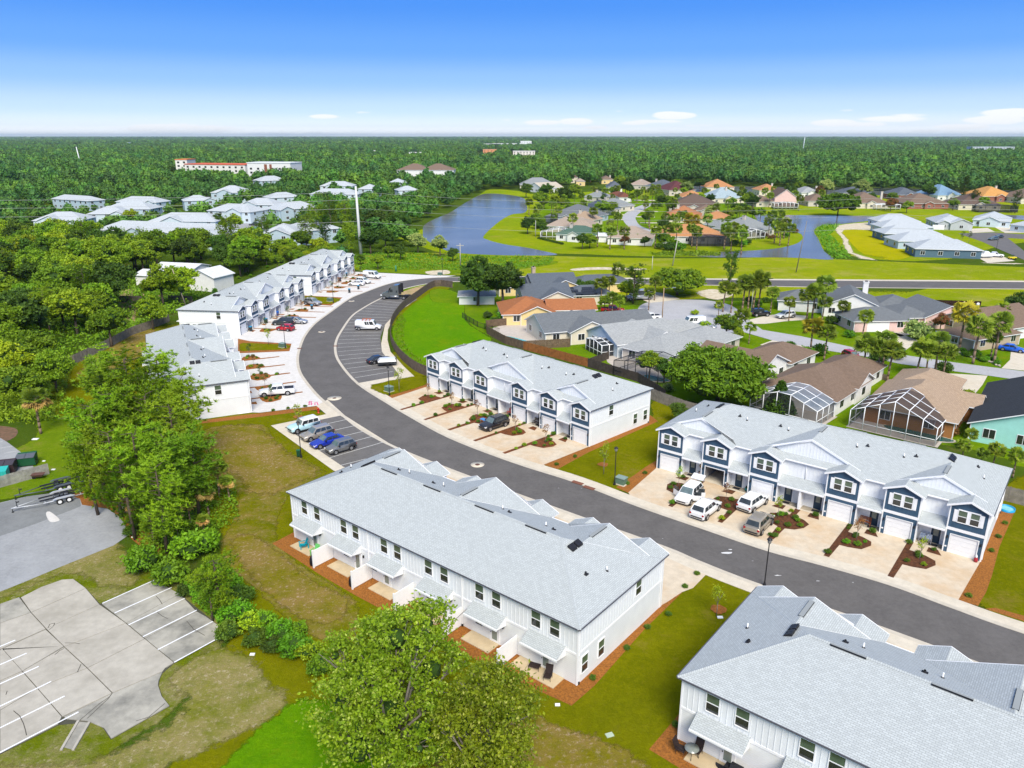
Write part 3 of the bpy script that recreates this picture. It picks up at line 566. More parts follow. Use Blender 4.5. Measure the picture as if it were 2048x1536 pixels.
# ------------------------------------------------------------------ windows
def win_meshes(w, h, f=0.07, sash=True):
    a = MB()
    a.box(-w/2-f, -0.05, -f, -w/2, 0.06, h+f); a.box(w/2, -0.05, -f, w/2+f, 0.06, h+f)
    a.box(-w/2, -0.05, h, w/2, 0.06, h+f); a.box(-w/2, -0.07, -f, w/2, 0.06, 0)
    if sash: a.box(-w/2, -0.035, h/2-0.03, w/2, 0.05, h/2+0.03)
    m0 = a.mesh('window', M['trim'])
    def pn(z0, z1, m):
        b = MB(); b.box(-w/2, -0.01, z0, w/2, 0.02, z1); return b.mesh('pane', m)
    if sash: return m0, pn(h/2+0.03, h, M['blind']), pn(0, h/2-0.03, M['pane'])
    return m0, pn(0, h, M['pane']), None
WC = {}
def window(parent, loc, rz, w, h, sash=True, panes=True):
    k = (round(w,2), round(h,2), sash)
    if k not in WC: WC[k] = win_meshes(w, h, sash=sash)
    f, a, b = WC[k]; o = put('window', f, parent, loc, rz)
    if panes:
        put('pane', a, o)
        if b: put('pane', b, o)
    return o
# ------------------------------------------------------------------ the townhouse row (six dwellings); local x along the front, y into the building
TL, TW, EH, SLP, OV = 36.6, 13.6, 5.45, 0.42, 0.3
RIDGE_Y = (0.9+TW+OV)/2; 
BAYS = [0, 6.1, 12.15, 20.95, 27.0, 33.1]; BW = 3.5
PORCH = [(3.5, 6.1, 1), (9.6, 12.15, 1), (15.65, 18.3, 1), (18.3, 20.95, -1), (24.45, 27.0, -1), (30.5, 33.1, -1)]
def hip_z(x, y): return EH + SLP*min(x+OV, TL+OV-x, y-0.9, TW+OV-y)
def townhouse():
    root = empty('townhouse_row')
    # main walls
    w = MB()
    w.box(0.0, TW-0.15, 0.0, TL, TW, 2.75); w.build('rear_wall', M['siding'], root)
    w = MB(); w.box(0.0, TW-0.15, 2.95, TL, TW+0.01, EH+0.05)
    RWX = (2.19,4.05,8.2,10.07,14.2,16.15,20.2,22.04,26.15,27.96,32.2,34.3)
    for i in range(int(TL/0.41)+1):
        xx = 0.05+i*0.41
        if any(abs(xx-q) < .56 for q in RWX): w.box(xx-0.025, TW+0.01, 2.96, xx+0.025, TW+0.035, 3.54)
        else: w.box(xx-0.025, TW+0.01, 2.96, xx+0.025, TW+0.035, EH)
    w.build('rear_upper_wall', M['board'], root)
    for xe, s in ((0.0, -1), (TL, 1)):
        w = MB(); w.box(xe, 0.15, 0, xe-s*0.15, TW-0.15, 2.75); w.build('end_wall', M['siding'], root)
        w = MB(); w.box(xe+s*0.01, 0.15, 2.95, xe-s*0.15, TW-0.15, EH+0.05)
        for i in range(int(TW/0.41)):
            yy = 0.3+i*0.41; w.box(xe+s*0.01, yy-0.025, 2.96, xe+s*0.035, yy+0.025, 3.54 if abs(yy-4.5) < .56 else EH)
        w.build('end_upper_wall', M['board'], root)
    # belt and corner boards
    t = MB()
    t.box(-0.04, TW, 2.75, TL+0.04, TW+0.04, 2.95); t.box(-0.04, 0.16, 2.75, 0.0, TW, 2.95); t.box(TL, 0.16, 2.75, TL+0.04, TW, 2.95)
    for x, y in ((-0.045, TW+0.0), (TL-0.08, TW+0.0)): t.box(x, y, 0, x+0.125, y+0.045, EH)
    for x, y in ((-0.045, TW-0.12), (TL+0.0, TW-0.12), (-0.045, 0.0), (TL+0.0, 0.0)): t.box(x, y, 0, x+0.045, y+0.12, EH)
    t.build('corner_boards', M['trim'], root)
    # recess walls
    for x0, x1, s in PORCH:
        w = MB(); w.box(x0+.001, 1.2, 0, x1-.001, 1.35, 2.75); w.build('porch_wall', M['board'], root)
        w = MB(); w.box(x0+.001, 1.12, 2.75, x1-.001, 1.35, EH)
        n = 6
        for i in range(1, n): xx = x0+(x1-x0)*i/n; w.box(xx-0.022, 1.095, 3.3, xx+0.022, 1.12, EH-0.05)
        w.build('upper_wall', M['board'], root)
        xb = x0 if s == 1 else x1
        xd = (x0+0.95 if s == 1 else x1-0.95)
        d = MB(); d.box(-0.45, -0.05, 0.08, 0.45, 0.0, 2.1); do = d.build('front_door', M['door'], root, (xd, 1.2, 0))
        g = MB(); g.box(-0.24, -0.065, 0.95, 0.24, -0.045, 1.9); g.build('pane', M['doorglass'], do)
        k = MB(); k.lathe([(0,0),(0.035,0),(0.04,0.03),(0,0.06)], 8, c=(0.36*s,-0.12,1.0)); k.build('handle', M['black'], do)
        f = MB(); f.box(-0.54, -0.06, 0, -0.45, 0.0, 2.2); f.box(0.45, -0.06, 0, 0.54, 0.0, 2.2); f.box(-0.45, -0.06, 2.1, 0.45, 0.0, 2.2); f.build('door_frame', M['trim'], do)
        mt = MB(); mt.box(-0.42, -0.85, 0.09, 0.42, -0.3, 0.105); mt.build('doormat', M['bplastic'], do)
    # bays
    for i, bx in enumerate(BAYS):
        b = MB(); gx0, gx1 = bx+0.52, bx+0.52+2.46; apex = bx+BW/2; az = EH+SLP*(BW/2+OV)-0.02
        b.box(bx+.1, 0, 0.0, gx0, 0.15, 2.62); b.box(gx1, 0, 0.0, bx+BW-.1, 0.15, 2.62); b.box(gx0, 0, 2.16, gx1, 0.15, 2.62)
        b.box(bx+.1, 0.0, 2.95, bx+BW-.1, 0.15, EH+0.05)
        b.face([(bx+.1,0.0,EH+0.05),(bx+BW-.1,0.0,EH+0.05),(bx+BW-.1,0,EH+.07),(apex,0.0,az-0.12),(bx+.1,0,EH+.07)])
        for k in range(1, 9):
            xx = bx+.1+(BW-.2)*k/9
            top = EH+SLP*(min(xx-bx, bx+BW-xx)+OV)-0.14
            b.box(xx-0.022, -0.022, 2.95, xx+0.022, 0.0, 3.62 if 2 <= k <= 7 else top)
        b.build('bay_wall', M['blue'], root)
        sd_ = MB()
        if bx > 0.5: sd_.box(bx, 0.1, 0, bx+0.1, 1.2, EH+.1)
        if bx < 33: sd_.box(bx+BW-0.1, 0.1, 0, bx+BW, 1.2, EH+.1)
        tag(sd_.build('bay_side_wall', M['board'], root), kind='stuff')
        t = MB(); t.box(bx+.1, -0.03, 2.62, bx+BW-.1, 0.05, 2.95)
        t.box(bx-0.02, -0.035, 0, bx+0.1, 0.1, EH); t.box(bx+BW-0.1, -0.035, 0, bx+BW+0.02, 0.1, EH)
        t.box(gx0-0.09, -0.025, 0, gx0, 0.12, 2.16+0.09); t.box(gx1, -0.025, 0, gx1+0.09, 0.12, 2.16+0.09); t.box(gx0, -0.025, 2.16, gx1, 0.12, 2.25)
        t.build('trim', M['trim'], root)
        g = MB()
        for k in range(4): g.box(gx0, 0.07, 0.01+k*0.5375, gx1, 0.115, 0.01+(k+1)*0.5375-0.02)
        g.box(gx0, 0.115, 0, gx1, 0.125, 2.16); g.build('garage_door', M['gdoor'], root)
        for dx in (-0.55, 0.55): window(root, (apex+dx, -0.03, 3.72), 0, 0.76, 1.28)
        for dx in (-1.18, 1.18):
            s2 = MB(); s2.box(-0.17, -0.055, 0, 0.17, -0.01, 1.34)
            for q in range(2): s2.box(-0.12, -0.065, 0.10+q*0.64, 0.12, -0.055, 0.60+q*0.64)
            s2.build('shutter', M['trim'], root, (apex+dx, 0, 3.66))
        c = MB(); c.box(apex-0.13, -0.07, 3.65, apex+0.13, -0.0, 5.06); c.box(apex-1.0, -0.072, 5.03, apex+1.0, 0, 5.11); c.build('window_mullion', M['trim'], root)
        for lx in (gx0-0.27, gx1+0.27):
            l = MB(); l.box(-0.05, -0.05, 0, 0.05, 0.0, 0.22); l.tube((0,-0.10,-0.06),(0,-0.10,0.16),0.07,0.05,8); l.tube((0,-0.10,0.16),(0,-0.10,0.22),0.09,0.01,8); l.build('wall_lamp', M['black'], root, (lx, 0, 1.75))
        n = MB(); n.box(-0.1, -0.02, 0, 0.1, 0, 0.16); n.build('meter_plate', M['trim'], root, (gx1+0.29 if i<3 else gx0-0.29, 0, 0.62))
    # porch roofs
    def porch_roof(x0, x1):
        m = MB(); m.slab([(x0+.02,-0.28,2.62),(x1-.02,-0.28,2.62),(x1-.02,1.12,3.42),(x0+.02,1.12,3.42)], 0.12); m.box(x0+.02,-0.33,2.42,x1-.02,-0.25,2.60,1); m.build('porch_roof', [M['roof'], M['trim']], root)
    for x0, x1 in ((3.5,6.1),(9.6,12.15),(15.65,20.95),(24.45,27.0),(30.5,33.1)): porch_roof(x0, x1)
    p = MB(); p.box(18.18, -0.2, 0, 18.42, 1.2, 2.46); p.build('porch_divider', M['trim'], root)
    p = MB(); p.tube((18.3,1.06,3.44),(18.3,1.06,5.3),0.045,n=8); p.build('downspout', M['trim'], root)
    for x0, x1, s in PORCH: sl = MB(); sl.box(x0+.02, -0.15, 0, x1-.02, 1.2, 0.09); sl.build('porch_slab', M['walkc'], root)
    # small gutters over the recesses
    for x0, x1 in ((3.5,6.1),(9.6,12.15),(15.65,20.95),(24.45,27.0),(30.5,33.1)): gg = MB(); gg.box(x0+.32, 0.76, EH-0.12, x1-.32, 0.88, EH-0.02); gg.build('gutter', M['trim'], root)
    # main hipped roof
    h = MB(); x0, x1, y0, y1 = -OV, TL+OV, 0.9, TW+OV; hd = (y1-y0)/2; rz = EH+SLP*hd; ra = (x0+hd, RIDGE_Y, rz); rb = (x1-hd, RIDGE_Y, rz)
    h.slab([(x0,y1,EH),ra,rb,(x1,y1,EH)], 0.16); h.slab([(x0,y0,EH),(x1,y0,EH),rb,ra], 0.16)
    h.slab([(x0,y0,EH),ra,(x0,y1,EH)], 0.16); h.slab([(x1,y0,EH),(x1,y1,EH),rb], 0.16)
    ro = h.build('roof', [M['roof'], M['trim']], root)
    gt = MB(); gt.box(-OV, TW+OV, EH-0.1, TL+OV, TW+OV+0.07, EH+0.0); gt.box(-OV-0.07, -0.2, EH-0.1, -OV, TW+OV, EH); gt.box(TL+OV, -0.2, EH-0.1, TL+OV+0.07, TW+OV, EH); gt.build('gutter', M['gutter'], ro)
    # cap shingles on hips and ridge
    cp = MB()
    def cap(a, b, w=0.16):
        a = Vector(a); b = Vector(b); d = (b-a).normalized(); s = d.cross(Vector((0,0,1))).normalized()*w; dn = Vector((0,0,-0.055)); up = Vector((0,0,0.035))
        cp.face([a+up, b+up, b+s+dn*.6, a+s+dn*.6], 0, [(0,0),(0,(b-a).length),(.14,(b-a).length),(.14,0)]); cp.face([b+up, a+up, a-s+dn*.6, b-s+dn*.6], 0, [(0,0),(0,(b-a).length),(.14,(b-a).length),(.14,0)])
    cap(ra, rb); cap((x0,y1,EH), ra); cap((x1,y1,EH), rb); cp.build('ridge_cap', M['roof'], ro)
    # large cross gables
    def gable(c, hw, yf, lift, wall, nm, zb):
        """roof over a front gable centred on c, half width hw (to the eave ends), front edge at yf"""
        m = MB(); zr = EH+SLP*hw+lift; zl = EH+lift; yb = 0.9+hw+0.02; yb = min(yb, RIDGE_Y)
        zc = zb; xo = hw-(zc-EH)/SLP  # cut the lower part that lies under the small bay roofs
        m.slab([(c-hw,yf,zl),(c,yf,zr),(c,yb,zr),(c-hw,0.9,zl)], 0.14); m.slab([(c+hw,yf,zl),(c+hw,0.9,zl),(c,yb,zr),(c,yf,zr)], 0.14)
        o = m.build(nm, [M['roof'], M['trim']], root); return o, zr
    for c, hw in ((4.8, 5.1), (18.3, 6.5), (31.8, 5.1)):
        hw = min(hw, 6.45); yf = 1.75; zr = EH+SLP*hw+0.02; zl = EH+0.02
        m = MB(); yb = min(0.9+hw, RIDGE_Y)
        # front edge only above the bay roofs: slopes start at the height where the triangle stands
        zt = EH+0.36; dx = (zt-EH)/SLP
        for s in (-1, 1):
            m.slab([(c+s*(hw),0.9,zl),(c+s*(hw-0.85*1.0),yf,zl+SLP*0.85),(c,yf,zr),(c,yb,zr)], 0.12)
        o = m.build('gable_roof', [M['roof'], M['trim']], root)
        g = MB(); b0 = c-hw+0.9; b1 = c+hw-0.9; zz = EH+SLP*0.85
        g.face([(b0,yf+0.1,zz-.05),(b1,yf+0.1,zz-.05),(c,yf+0.1,zr-0.14)])
        n = int((b1-b0)/0.36)
        for k in range(1, n):
            xx = b0+(b1-b0)*k/n; tz = zr-0.14-(abs(xx-c))*((zr-0.14-zz+.05)/((b1-b0)/2))
            if tz > zz+0.1: g.box(xx-0.022, yf+0.075, zz-.03, xx+0.022, yf+0.1, tz-.02)
        g.build('gable_wall', M['board'], o)
        t = MB()
        for s in (-1, 1):
            a = Vector((c+s*(hw-0.85), yf, zl+SLP*0.85)); b = Vector((c, yf, zr)); d = Vector((0,0,-0.26)); e = Vector((0,-0.06,0)); up = Vector((0,0,0.012))
            q = [a+e+d, b+e+d, b+d, a+d, a+e+up, b+e+up, b+up, a+up]; t.hexa(q if s == -1 else [q[1],q[0],q[3],q[2],q[5],q[4],q[7],q[6]])
        t.build('rake_board', M['trim'], o)
        rv = MB()
        for s in (0,):
            rv.box(c-0.17, yb-3.6 if hw < 6 else yb-2.7, zr+0.015, c+0.17, yb-1.2 if hw < 6 else yb-0.5, zr+0.05, 0)
            rv.box(c-0.20, yb-3.6 if hw < 6 else yb-2.7, zr-0.04, c-0.17, yb-1.2 if hw < 6 else yb-0.5, zr+0.015, 1); rv.box(c+0.17, yb-3.6 if hw < 6 else yb-2.7, zr-0.04, c+0.20, yb-1.2 if hw < 6 else yb-0.5, zr+0.015, 1)
        rv.build('ridge_vent', [M['roof'], M['black']], o)
    # bay gable roofs
    for i, bx in enumerate(BAYS):
        c = bx+BW/2; hw = BW/2+OV; zr = EH+SLP*hw; m = MB(); lf = 0.008
        for s in (-1, 1):
            if (i == 0 and s == -1) or (i == 5 and s == 1): pass
            m.slab([(c+s*hw,-OV,EH+lf),(c,-OV,zr+lf),(c,0.9+hw,zr+lf),(c+s*hw,0.9,EH+lf)], 0.12)
        o = m.build('bay_roof', [M['roof'], M['trim']], root)
        t = MB()
        for s in (-1, 1):
            a = Vector((c+s*hw, -OV, EH+lf)); b = Vector((c, -OV, zr+lf)); d = Vector((0,0,-0.20)); e = Vector((0,-0.05,0)); up = Vector((0,0,0.012))
            q = [a+e+d, b+e+d, b+d, a+d, a+e+up, b+e+up, b+up, a+up]; t.hexa(q if s == -1 else [q[1],q[0],q[3],q[2],q[5],q[4],q[7],q[6]])
        t.build('rake_board', M['trim'], o)
    # ridge vents on the main ridge (two between each pair) and roof fittings
    for x in (7.6, 13.6, 20.4, 26.6):
        rv = MB(); rv.box(x, RIDGE_Y+0.04, rz+0.03, x+2.3, RIDGE_Y+0.20, rz+0.055, 0); rv.box(x, RIDGE_Y+0.20, rz-0.06, x+2.3, RIDGE_Y+0.235, rz+0.05, 1); rv.build('ridge_vent', [M['roof'], M['black']], ro)
    def vent(x, y, pipe=True):
        z = hip_z(x, y); v_ = MB(); v_.lathe([(0.16,-0.05),(0.15,0.02),(0.08,0.1),(0.08,0.22)], 8); v_.box(-0.2,-0.2,-0.02,0.2,0.2,0.03); v_.build('roof_vent', M['black'], ro, (x, y, z))
    def pipe(x, y):
        z = hip_z(x, y); v_ = MB(); v_.lathe([(0.05,-0.05),(0.05,0.42),(0,0.42)], 8); v_.lathe([(0.16,-0.05),(0.07,0.1)], 8, 1); v_.build('vent_pipe', [M['trim'], M['black']], ro, (x, y, z))
    for x, y in ((2.6, 8.8), (8.2, 5.7), (13.4, 5.6), (23.4, 5.6), (28.4, 5.7), (34.0, 8.8)): vent(x, y)
    for x, y in ((1.8, 6.8), (9.3, 5.3), (14.5, 5.2), (22.4, 5.1), (27.3, 5.2), (34.9, 6.8)): pipe(x, y)
    for k in (0,):
        z = lambda x: EH+SLP*(TL+OV-x)
        for j in (0, 1):
            b = MB(); xx = TL-5.2
            for q in range(2): b.hexa([(xx,q*.36,z(xx)),(xx+.62,q*.36,z(xx+.62)),(xx+.62,q*.36+.34,z(xx+.62)),(xx,q*.36+.34,z(xx)),(xx+.05,q*.36,z(xx)+.22),(xx+.55,q*.36,z(xx+.62)+.16),(xx+.55,q*.36+.34,z(xx+.62)+.16),(xx+.05,q*.36+.34,z(xx)+.22)])
            b.build('box_vent', M['black'], ro, (0, 6.25+j*0.85, 0))
        for j in (0, 1):
            b = MB(); zz = lambda x: EH+SLP*(x+OV); xx = 4.6
            for q in range(2): b.hexa([(xx,q*.36,zz(xx)),(xx+.62,q*.36,zz(xx+.62)),(xx+.62,q*.36+.34,zz(xx+.62)),(xx,q*.36+.34,zz(xx)),(xx+.05,q*.36,zz(xx)+.2),(xx+.55,q*.36,zz(xx+.62)+.18),(xx+.55,q*.36+.34,zz(xx+.62)+.18),(xx+.05,q*.36+.34,zz(xx)+.2)])
            b.build('box_vent', M['black'], ro, (0, 6.25+j*0.85, 0))
    # rear elevation
    for x in (2.19,4.05,8.2,10.07,14.2,16.15,20.2,22.04,26.15,27.96,32.2,34.3): window(root, (x, TW+0.02, 3.62), math.pi, 0.9, 1.42)
    AW = [(1.05,4.7),(7.1,10.8),(13.1,16.7),(19.5,23.2),(25.4,29.1),(31.5,35.3)]
    DX = [3.0, 8.4, 14.4, 21.9, 26.1, 32.9]
    for (a, b), dx in zip(AW, DX):
        m = MB(); y0 = TW+0.04
        m.slab([(b,y0,3.22),(a,y0,3.22),(a,y0+1.25,2.62),(b,y0+1.25,2.62)], 0.10)
        for xx in (a+0.03, b-0.11): m.hexa([(xx,y0,2.30),(xx+.08,y0,2.30),(xx+.08,y0+1.15,2.48),(xx,y0+1.15,2.48),(xx,y0,3.10),(xx+.08,y0,3.10),(xx+.08,y0+1.15,2.55),(xx,y0+1.15,2.55)], 1)
        m.box(a, y0+1.25, 2.44, b, y0+1.31, 2.60, 1)
        m.build('patio_roof', [M['roof'], M['trim']], root)
        d = MB(); d.box(-0.45,0,0.1,0.45,0.05,2.1); do = d.build('patio_door', M['trim'], root, (dx, TW, 0))
        g = MB(); g.box(-0.28,0.05,0.35,0.28,0.065,1.9); g.build('pane', M['doorglass'], do)
        g = MB(); g.lathe([(0,0),(0.04,0),(0.04,0.05),(0,0.05)],8,c=(0.37,0.1,1.0)); g.build('handle', M['black'], do)
        f = MB(); f.box(-0.55,0,0,-0.45,0.06,2.2); f.box(0.45,0,0,0.55,0.06,2.2); f.box(-0.45,0,2.1,0.45,0.06,2.2); f.build('door_frame', M['trim'], do)
        wx = dx+1.75 if dx not in (3.0,) else 1.45
        if dx != 3.0 and dx != 32.9: window(root, (wx, TW+0.02, 1.05), math.pi, 0.8, 0.85, sash=False)
        l = MB(); l.box(-0.06,0,0,0.06,0.14,0.24); l.build('wall_lamp', M['black'], root, (dx-0.95 if dx > 3.1 else dx+1.3, TW, 1.9))
    for x in (12.1, 24.4): 
        d = MB(); d.box(-0.045,0.02,0.12,0.045,0.10,EH-0.05); d.build('downspout', M['trim'], root, (x, TW, 0)); d = MB(); d.box(-0.07,0.01,-0.02,0.07,0.14,0.25); d.build('drain_boot', M['black'], root, (x, TW, 0))
    for x in (-0.1, TL+0.02):
        d = MB(); d.box(0.0,0.0,0.12,0.08,0.08,EH-0.05); d.build('downspout', M['trim'], root, (x, TW-0.25, 0)); d = MB(); d.box(-.02,0,-0.02,.12,.14,0.3); d.build('drain_boot', M['black'], root, (x, TW-0.25, 0))
        d = MB(); d.box(0.0,0.0,0.12,0.08,0.08,EH-0.05); d.build('downspout', M['trim'], root, (x, 0.35, 0))
    # end windows
    for x, rz_ in ((-0.02, -math.pi/2), (TL+0.02, math.pi/2)):
        window(root, (x, 4.5, 3.62), rz_, 0.9, 1.42); window(root, (x, 12.6, 0.8), rz_, 0.85, 1.5); window(root, (x, 10.2, 0.8), rz_, 0.85, 1.5)
    # floor slab so that nothing shows light through
    f = MB(); f.box(0.05,0.16,0.02,TL-0.05,TW-0.16,0.09); f.build('floor_slab', M['walkc'], root)
    return root
proto_row = townhouse()
ROWS = {}
LAB = {'T1': 'white townhouse row seen from behind in the middle foreground, patio roofs along its rear wall',
 'T2': 'white townhouse row cut off by the bottom right corner, pale roof nearest the camera',
 'T3': 'white and navy townhouse row facing the bend of the street, black car parked before it',
 'T4': 'white and navy townhouse row at the right, white and beige cars parked on its driveways',
 'T5': 'white townhouse row beside the pine clump, blank white end wall towards the camera',
 'T6': 'middle row of the three townhouse rows left of the street, red hatchback parked before it',
 'T7': 'farthest white townhouse row, ending near the tall transmission pole'}
for i, k in enumerate(('T4','T3','T1','T2','T5','T6','T7')):
    o = proto_row if i == 0 else copy_tree(proto_row)
    O, u, v, a = TH[k]; o.location = O; o.rotation_euler = (0, 0, a); tag(o, LAB[k], 'townhouses', 'townhouse rows along the street'); ROWS[k] = o
# open garage on the second dwelling of the right-hand row
t4 = ROWS['T4']
for ch in list(t4.children):
    if ch.name.startswith('garage_door'):
        xs = [v_.co.x for v_ in ch.data.vertices]
        if 6.4 < min(xs) < 7.0:
            bpy.data.objects.remove(ch); break
gm = plain('grey_garage_interior', (0.35,0.35,0.36), 0.8)
g = MB(); g.box(6.3,0.16,0.09,6.4,5.6,2.5); g.box(9.3,0.16,0.09,9.4,5.6,2.5); g.box(6.4,5.5,0.09,9.3,5.6,2.5); g.box(6.3,0.16,2.5,9.4,5.6,2.58); g.build('garage_interior', gm, t4)
g = MB(); g.box(6.62,0.3,2.32,9.08,2.5,2.38); g.build('raised_garage_door', M['gdoor'], t4)
# ------------------------------------------------------------------ other houses
RC = {}
def RM(key, c, far=False):
    if key not in RC: RC[key] = shingle('shingle_'+key, c, var=0.22, tab=0.4, row=0.2)
    return RC[key]
ROOFC = dict(tan=(0.42,0.31,0.22), beige=(0.40,0.32,0.26), brown=(0.22,0.155,0.115), dbrown=(0.15,0.105,0.085), orange=(0.52,0.25,0.11), terracotta=(0.44,0.19,0.09), rust=(0.40,0.155,0.065), grey=(0.28,0.30,0.31), dgrey=(0.17,0.185,0.20),
    slate=(0.12,0.14,0.17), navy=(0.07,0.09,0.13), black=(0.045,0.05,0.058), green=(0.09,0.16,0.125), maroon=(0.13,0.045,0.05), lgrey=(0.37,0.385,0.39), pale=(0.50,0.54,0.575), blue=(0.20,0.33,0.47), sblue=(0.36,0.45,0.50), cream=(0.56,0.50,0.40), redbrown=(0.19,0.075,0.05), gold=(0.62,0.32,0.10), white=(0.72,0.74,0.76))
WALLC = dict(white=(0.74,0.74,0.73), cream=(0.66,0.60,0.48), yellow=(0.72,0.55,0.26), lblue=(0.42,0.53,0.60), paleblue=(0.55,0.64,0.70), bluegrey=(0.085,0.15,0.20), pink=(0.72,0.50,0.47), tan=(0.45,0.36,0.26), brownw=(0.36,0.16,0.05), aqua=(0.34,0.68,0.62), brick=(0.28,0.11,0.08), grey=(0.45,0.48,0.50), stone=(0.55,0.50,0.44))
WMAT = {}
def WMt(k):
    if k not in WMAT: WMAT[k] = plain('wall_'+k, WALLC[k], 0.75, var=0.08, scale=1.2)
    return WMAT[k]
WIN_FAR = {}
def far_window(parent, loc, rz, w, h):
    k = (w, h)
    if k not in WIN_FAR:
        m = MB(); m.box(-w/2-.08,-.03,-.08,w/2+.08,0.06,h+.08,0); m.box(-w/2,-.05,0,-0.04,-.03,h,1); m.box(0.04,-.05,0,w/2,-.03,h,1)
        WIN_FAR[k] = m.mesh('window', [M['trim'], M['pane']])
    return put('window', WIN_FAR[k], parent, loc, rz)
def house(label, cat, loc, ang, wings, roof, wall, slope=0.42, group=None, wins=True, near=False, chimneys=(), garage=None, name='house', trim=None, ridge_stuff=True, two=False):
    """wings: (x0, x1, y0, y1, eave height, kind); kind: hip / gx (ridge along x) / gy (ridge along y)"""
    r = thing(name, label, cat, (loc[0], loc[1], 0), R(ang), group)
    rm = RM(roof, ROOFC[roof]); wm = WMt(wall); tm = trim or M['trim']
    ca, sa = math.cos(R(ang)), math.sin(R(ang))
    for n, (x0, x1, y0, y1, h, kind) in enumerate(wings):
        ov = 0.45; lf = 0.006*n; h = h+lf
        w = MB(); w.box(x0, y0, 0, x1, y1, h-0.02)
        ax0, ax1, ay0, ay1 = x0-ov, x1+ov, y0-ov, y1+ov; cx, cy = (x0+x1)/2, (y0+y1)/2
        m = MB(); z = h
        if kind == 'hip':
            if (ax1-ax0) >= (ay1-ay0):
                hd = (ay1-ay0)/2; zr = z+slope*hd; a = (ax0+hd, cy, zr); b = (ax1-hd, cy, zr)
                if (ax1-ax0)-(2*hd) < 0.1: b = a = (cx, cy, zr)
                if a == b:
                    for q in ([(ax0,ay0,z),(ax1,ay0,z),a],[(ax1,ay0,z),(ax1,ay1,z),a],[(ax1,ay1,z),(ax0,ay1,z),a],[(ax0,ay1,z),(ax0,ay0,z),a]): m.slab(q, 0.14)
                else:
                    m.slab([(ax0,ay0,z),(ax1,ay0,z),b,a],0.14); m.slab([(ax1,ay1,z),(ax0,ay1,z),a,b],0.14); m.slab([(ax0,ay1,z),(ax0,ay0,z),a],0.14); m.slab([(ax1,ay0,z),(ax1,ay1,z),b],0.14)
            else:
                hd = (ax1-ax0)/2; zr = z+slope*hd; a = (cx, ay0+hd, zr); b = (cx, ay1-hd, zr)
                m.slab([(ax0,ay0,z),(ax1,ay0,z),a],0.14); m.slab([(ax1,ay1,z),(ax0,ay1,z),b],0.14); m.slab([(ax1,ay0,z),(ax1,ay1,z),b,a],0.14); m.slab([(ax0,ay1,z),(ax0,ay0,z),a,b],0.14)
        elif kind == 'gx':
            hd = (ay1-ay0)/2; zr = z+slope*hd
            m.slab([(ax0,ay0,z),(ax1,ay0,z),(ax1,cy,zr),(ax0,cy,zr)],0.16); m.slab([(ax1,ay1,z),(ax0,ay1,z),(ax0,cy,zr),(ax1,cy,zr)],0.16)
            for xx, s in ((x0, 1), (x1, -1)):
                t = 0.12*s; q = [(xx,y0,h-.02),(xx,y1,h-.02),(xx,cy,z+slope*(hd)-0.15)]; q2 = [(xx+t,p[1],p[2]) for p in q]
                w.face(q if s < 0 else q[::-1]); w.face(q2 if s > 0 else q2[::-1])
        else:
            hd = (ax1-ax0)/2; zr = z+slope*hd
            m.slab([(ax1,ay0,z),(ax1,ay1,z),(cx,ay1,zr),(cx,ay0,zr)],0.16); m.slab([(ax0,ay1,z),(ax0,ay0,z),(cx,ay0,zr),(cx,ay1,zr)],0.16)
            for yy, s in ((y0, 1), (y1, -1)):
                t = 0.12*s; q = [(x0,yy,h-.02),(x1,yy,h-.02),(cx,yy,z+slope*(hd)-0.15)]; q2 = [(p[0],yy+t,p[2]) for p in q]
                w.face(q if s > 0 else q[::-1]); w.face(q2 if s < 0 else q2[::-1])
        w.build('wall', wm, r); m.build('roof', [rm, tm], r)
        if near:
            g = MB(); g.box(x0-0.03, y0-0.03, 0, x0+0.09, y0+0.09, h-.2); g.box(x1-.09, y0-.03, 0, x1+.03, y0+.09, h-.2); tag(g.build('corner_board', tm, r), kind='stuff')
        if wins:
            sides = [((x0,x1), y0, 0, 0), ((y0,y1), x1, math.pi/2, 1), ((y0,y1), x0, -math.pi/2, 3)]
            for rng, c, rz, sd in sides:
                if sd == 0: nx, ny = sa, -ca
                elif sd == 1: nx, ny = ca, sa
                else: nx, ny = -ca, -sa
                wx, wy = loc[0], loc[1]
                if nx*wx+ny*wy > -0.15*math.hypot(wx, wy): continue   # that side looks away from the town's south
                ln = rng[1]-rng[0]; k = max(1, int(ln/(4.2 if near else 5.0)))
                for q in range(k):
                    t = rng[0]+ln*(q+0.5)/k+RNG.uniform(-.3,.3)
                    p = (t, c) if sd == 0 else (c, t)
                    if any(a0-0.3 < p[0] < a1+0.3 and b0-0.3 < p[1] < b1+0.3 for j, (a0,a1,b0,b1,_,_) in enumerate(wings) if j != n): continue
                    if garage and garage[0] == n and garage[1] == sd and abs(t-garage[2]) < garage[3]/2+1: continue
                    off = 0.04
                    pp = {0:(p[0],p[1]-off+.03),1:(p[0]+off-.03,p[1]),3:(p[0]-off+.03,p[1])}[sd]
                    for zz in ((0.95, 3.9) if two else (0.95,)): far_window(r, (pp[0], pp[1], zz), rz, 1.4, 1.25)
        if garage and garage[0] == n:
            _, sd, t, gw = garage; g = MB()
            for q in range(4): g.box(-gw/2, -.05, .02+q*.54, gw/2, 0.02, .02+(q+1)*.54-.03)
            pos = {0:(t,y0),1:(x1,t),3:(x0,t)}[sd]; g.build('garage_door', M['gdoor'], r, (pos[0],pos[1],0), {0:0,1:math.pi/2,3:-math.pi/2}[sd])
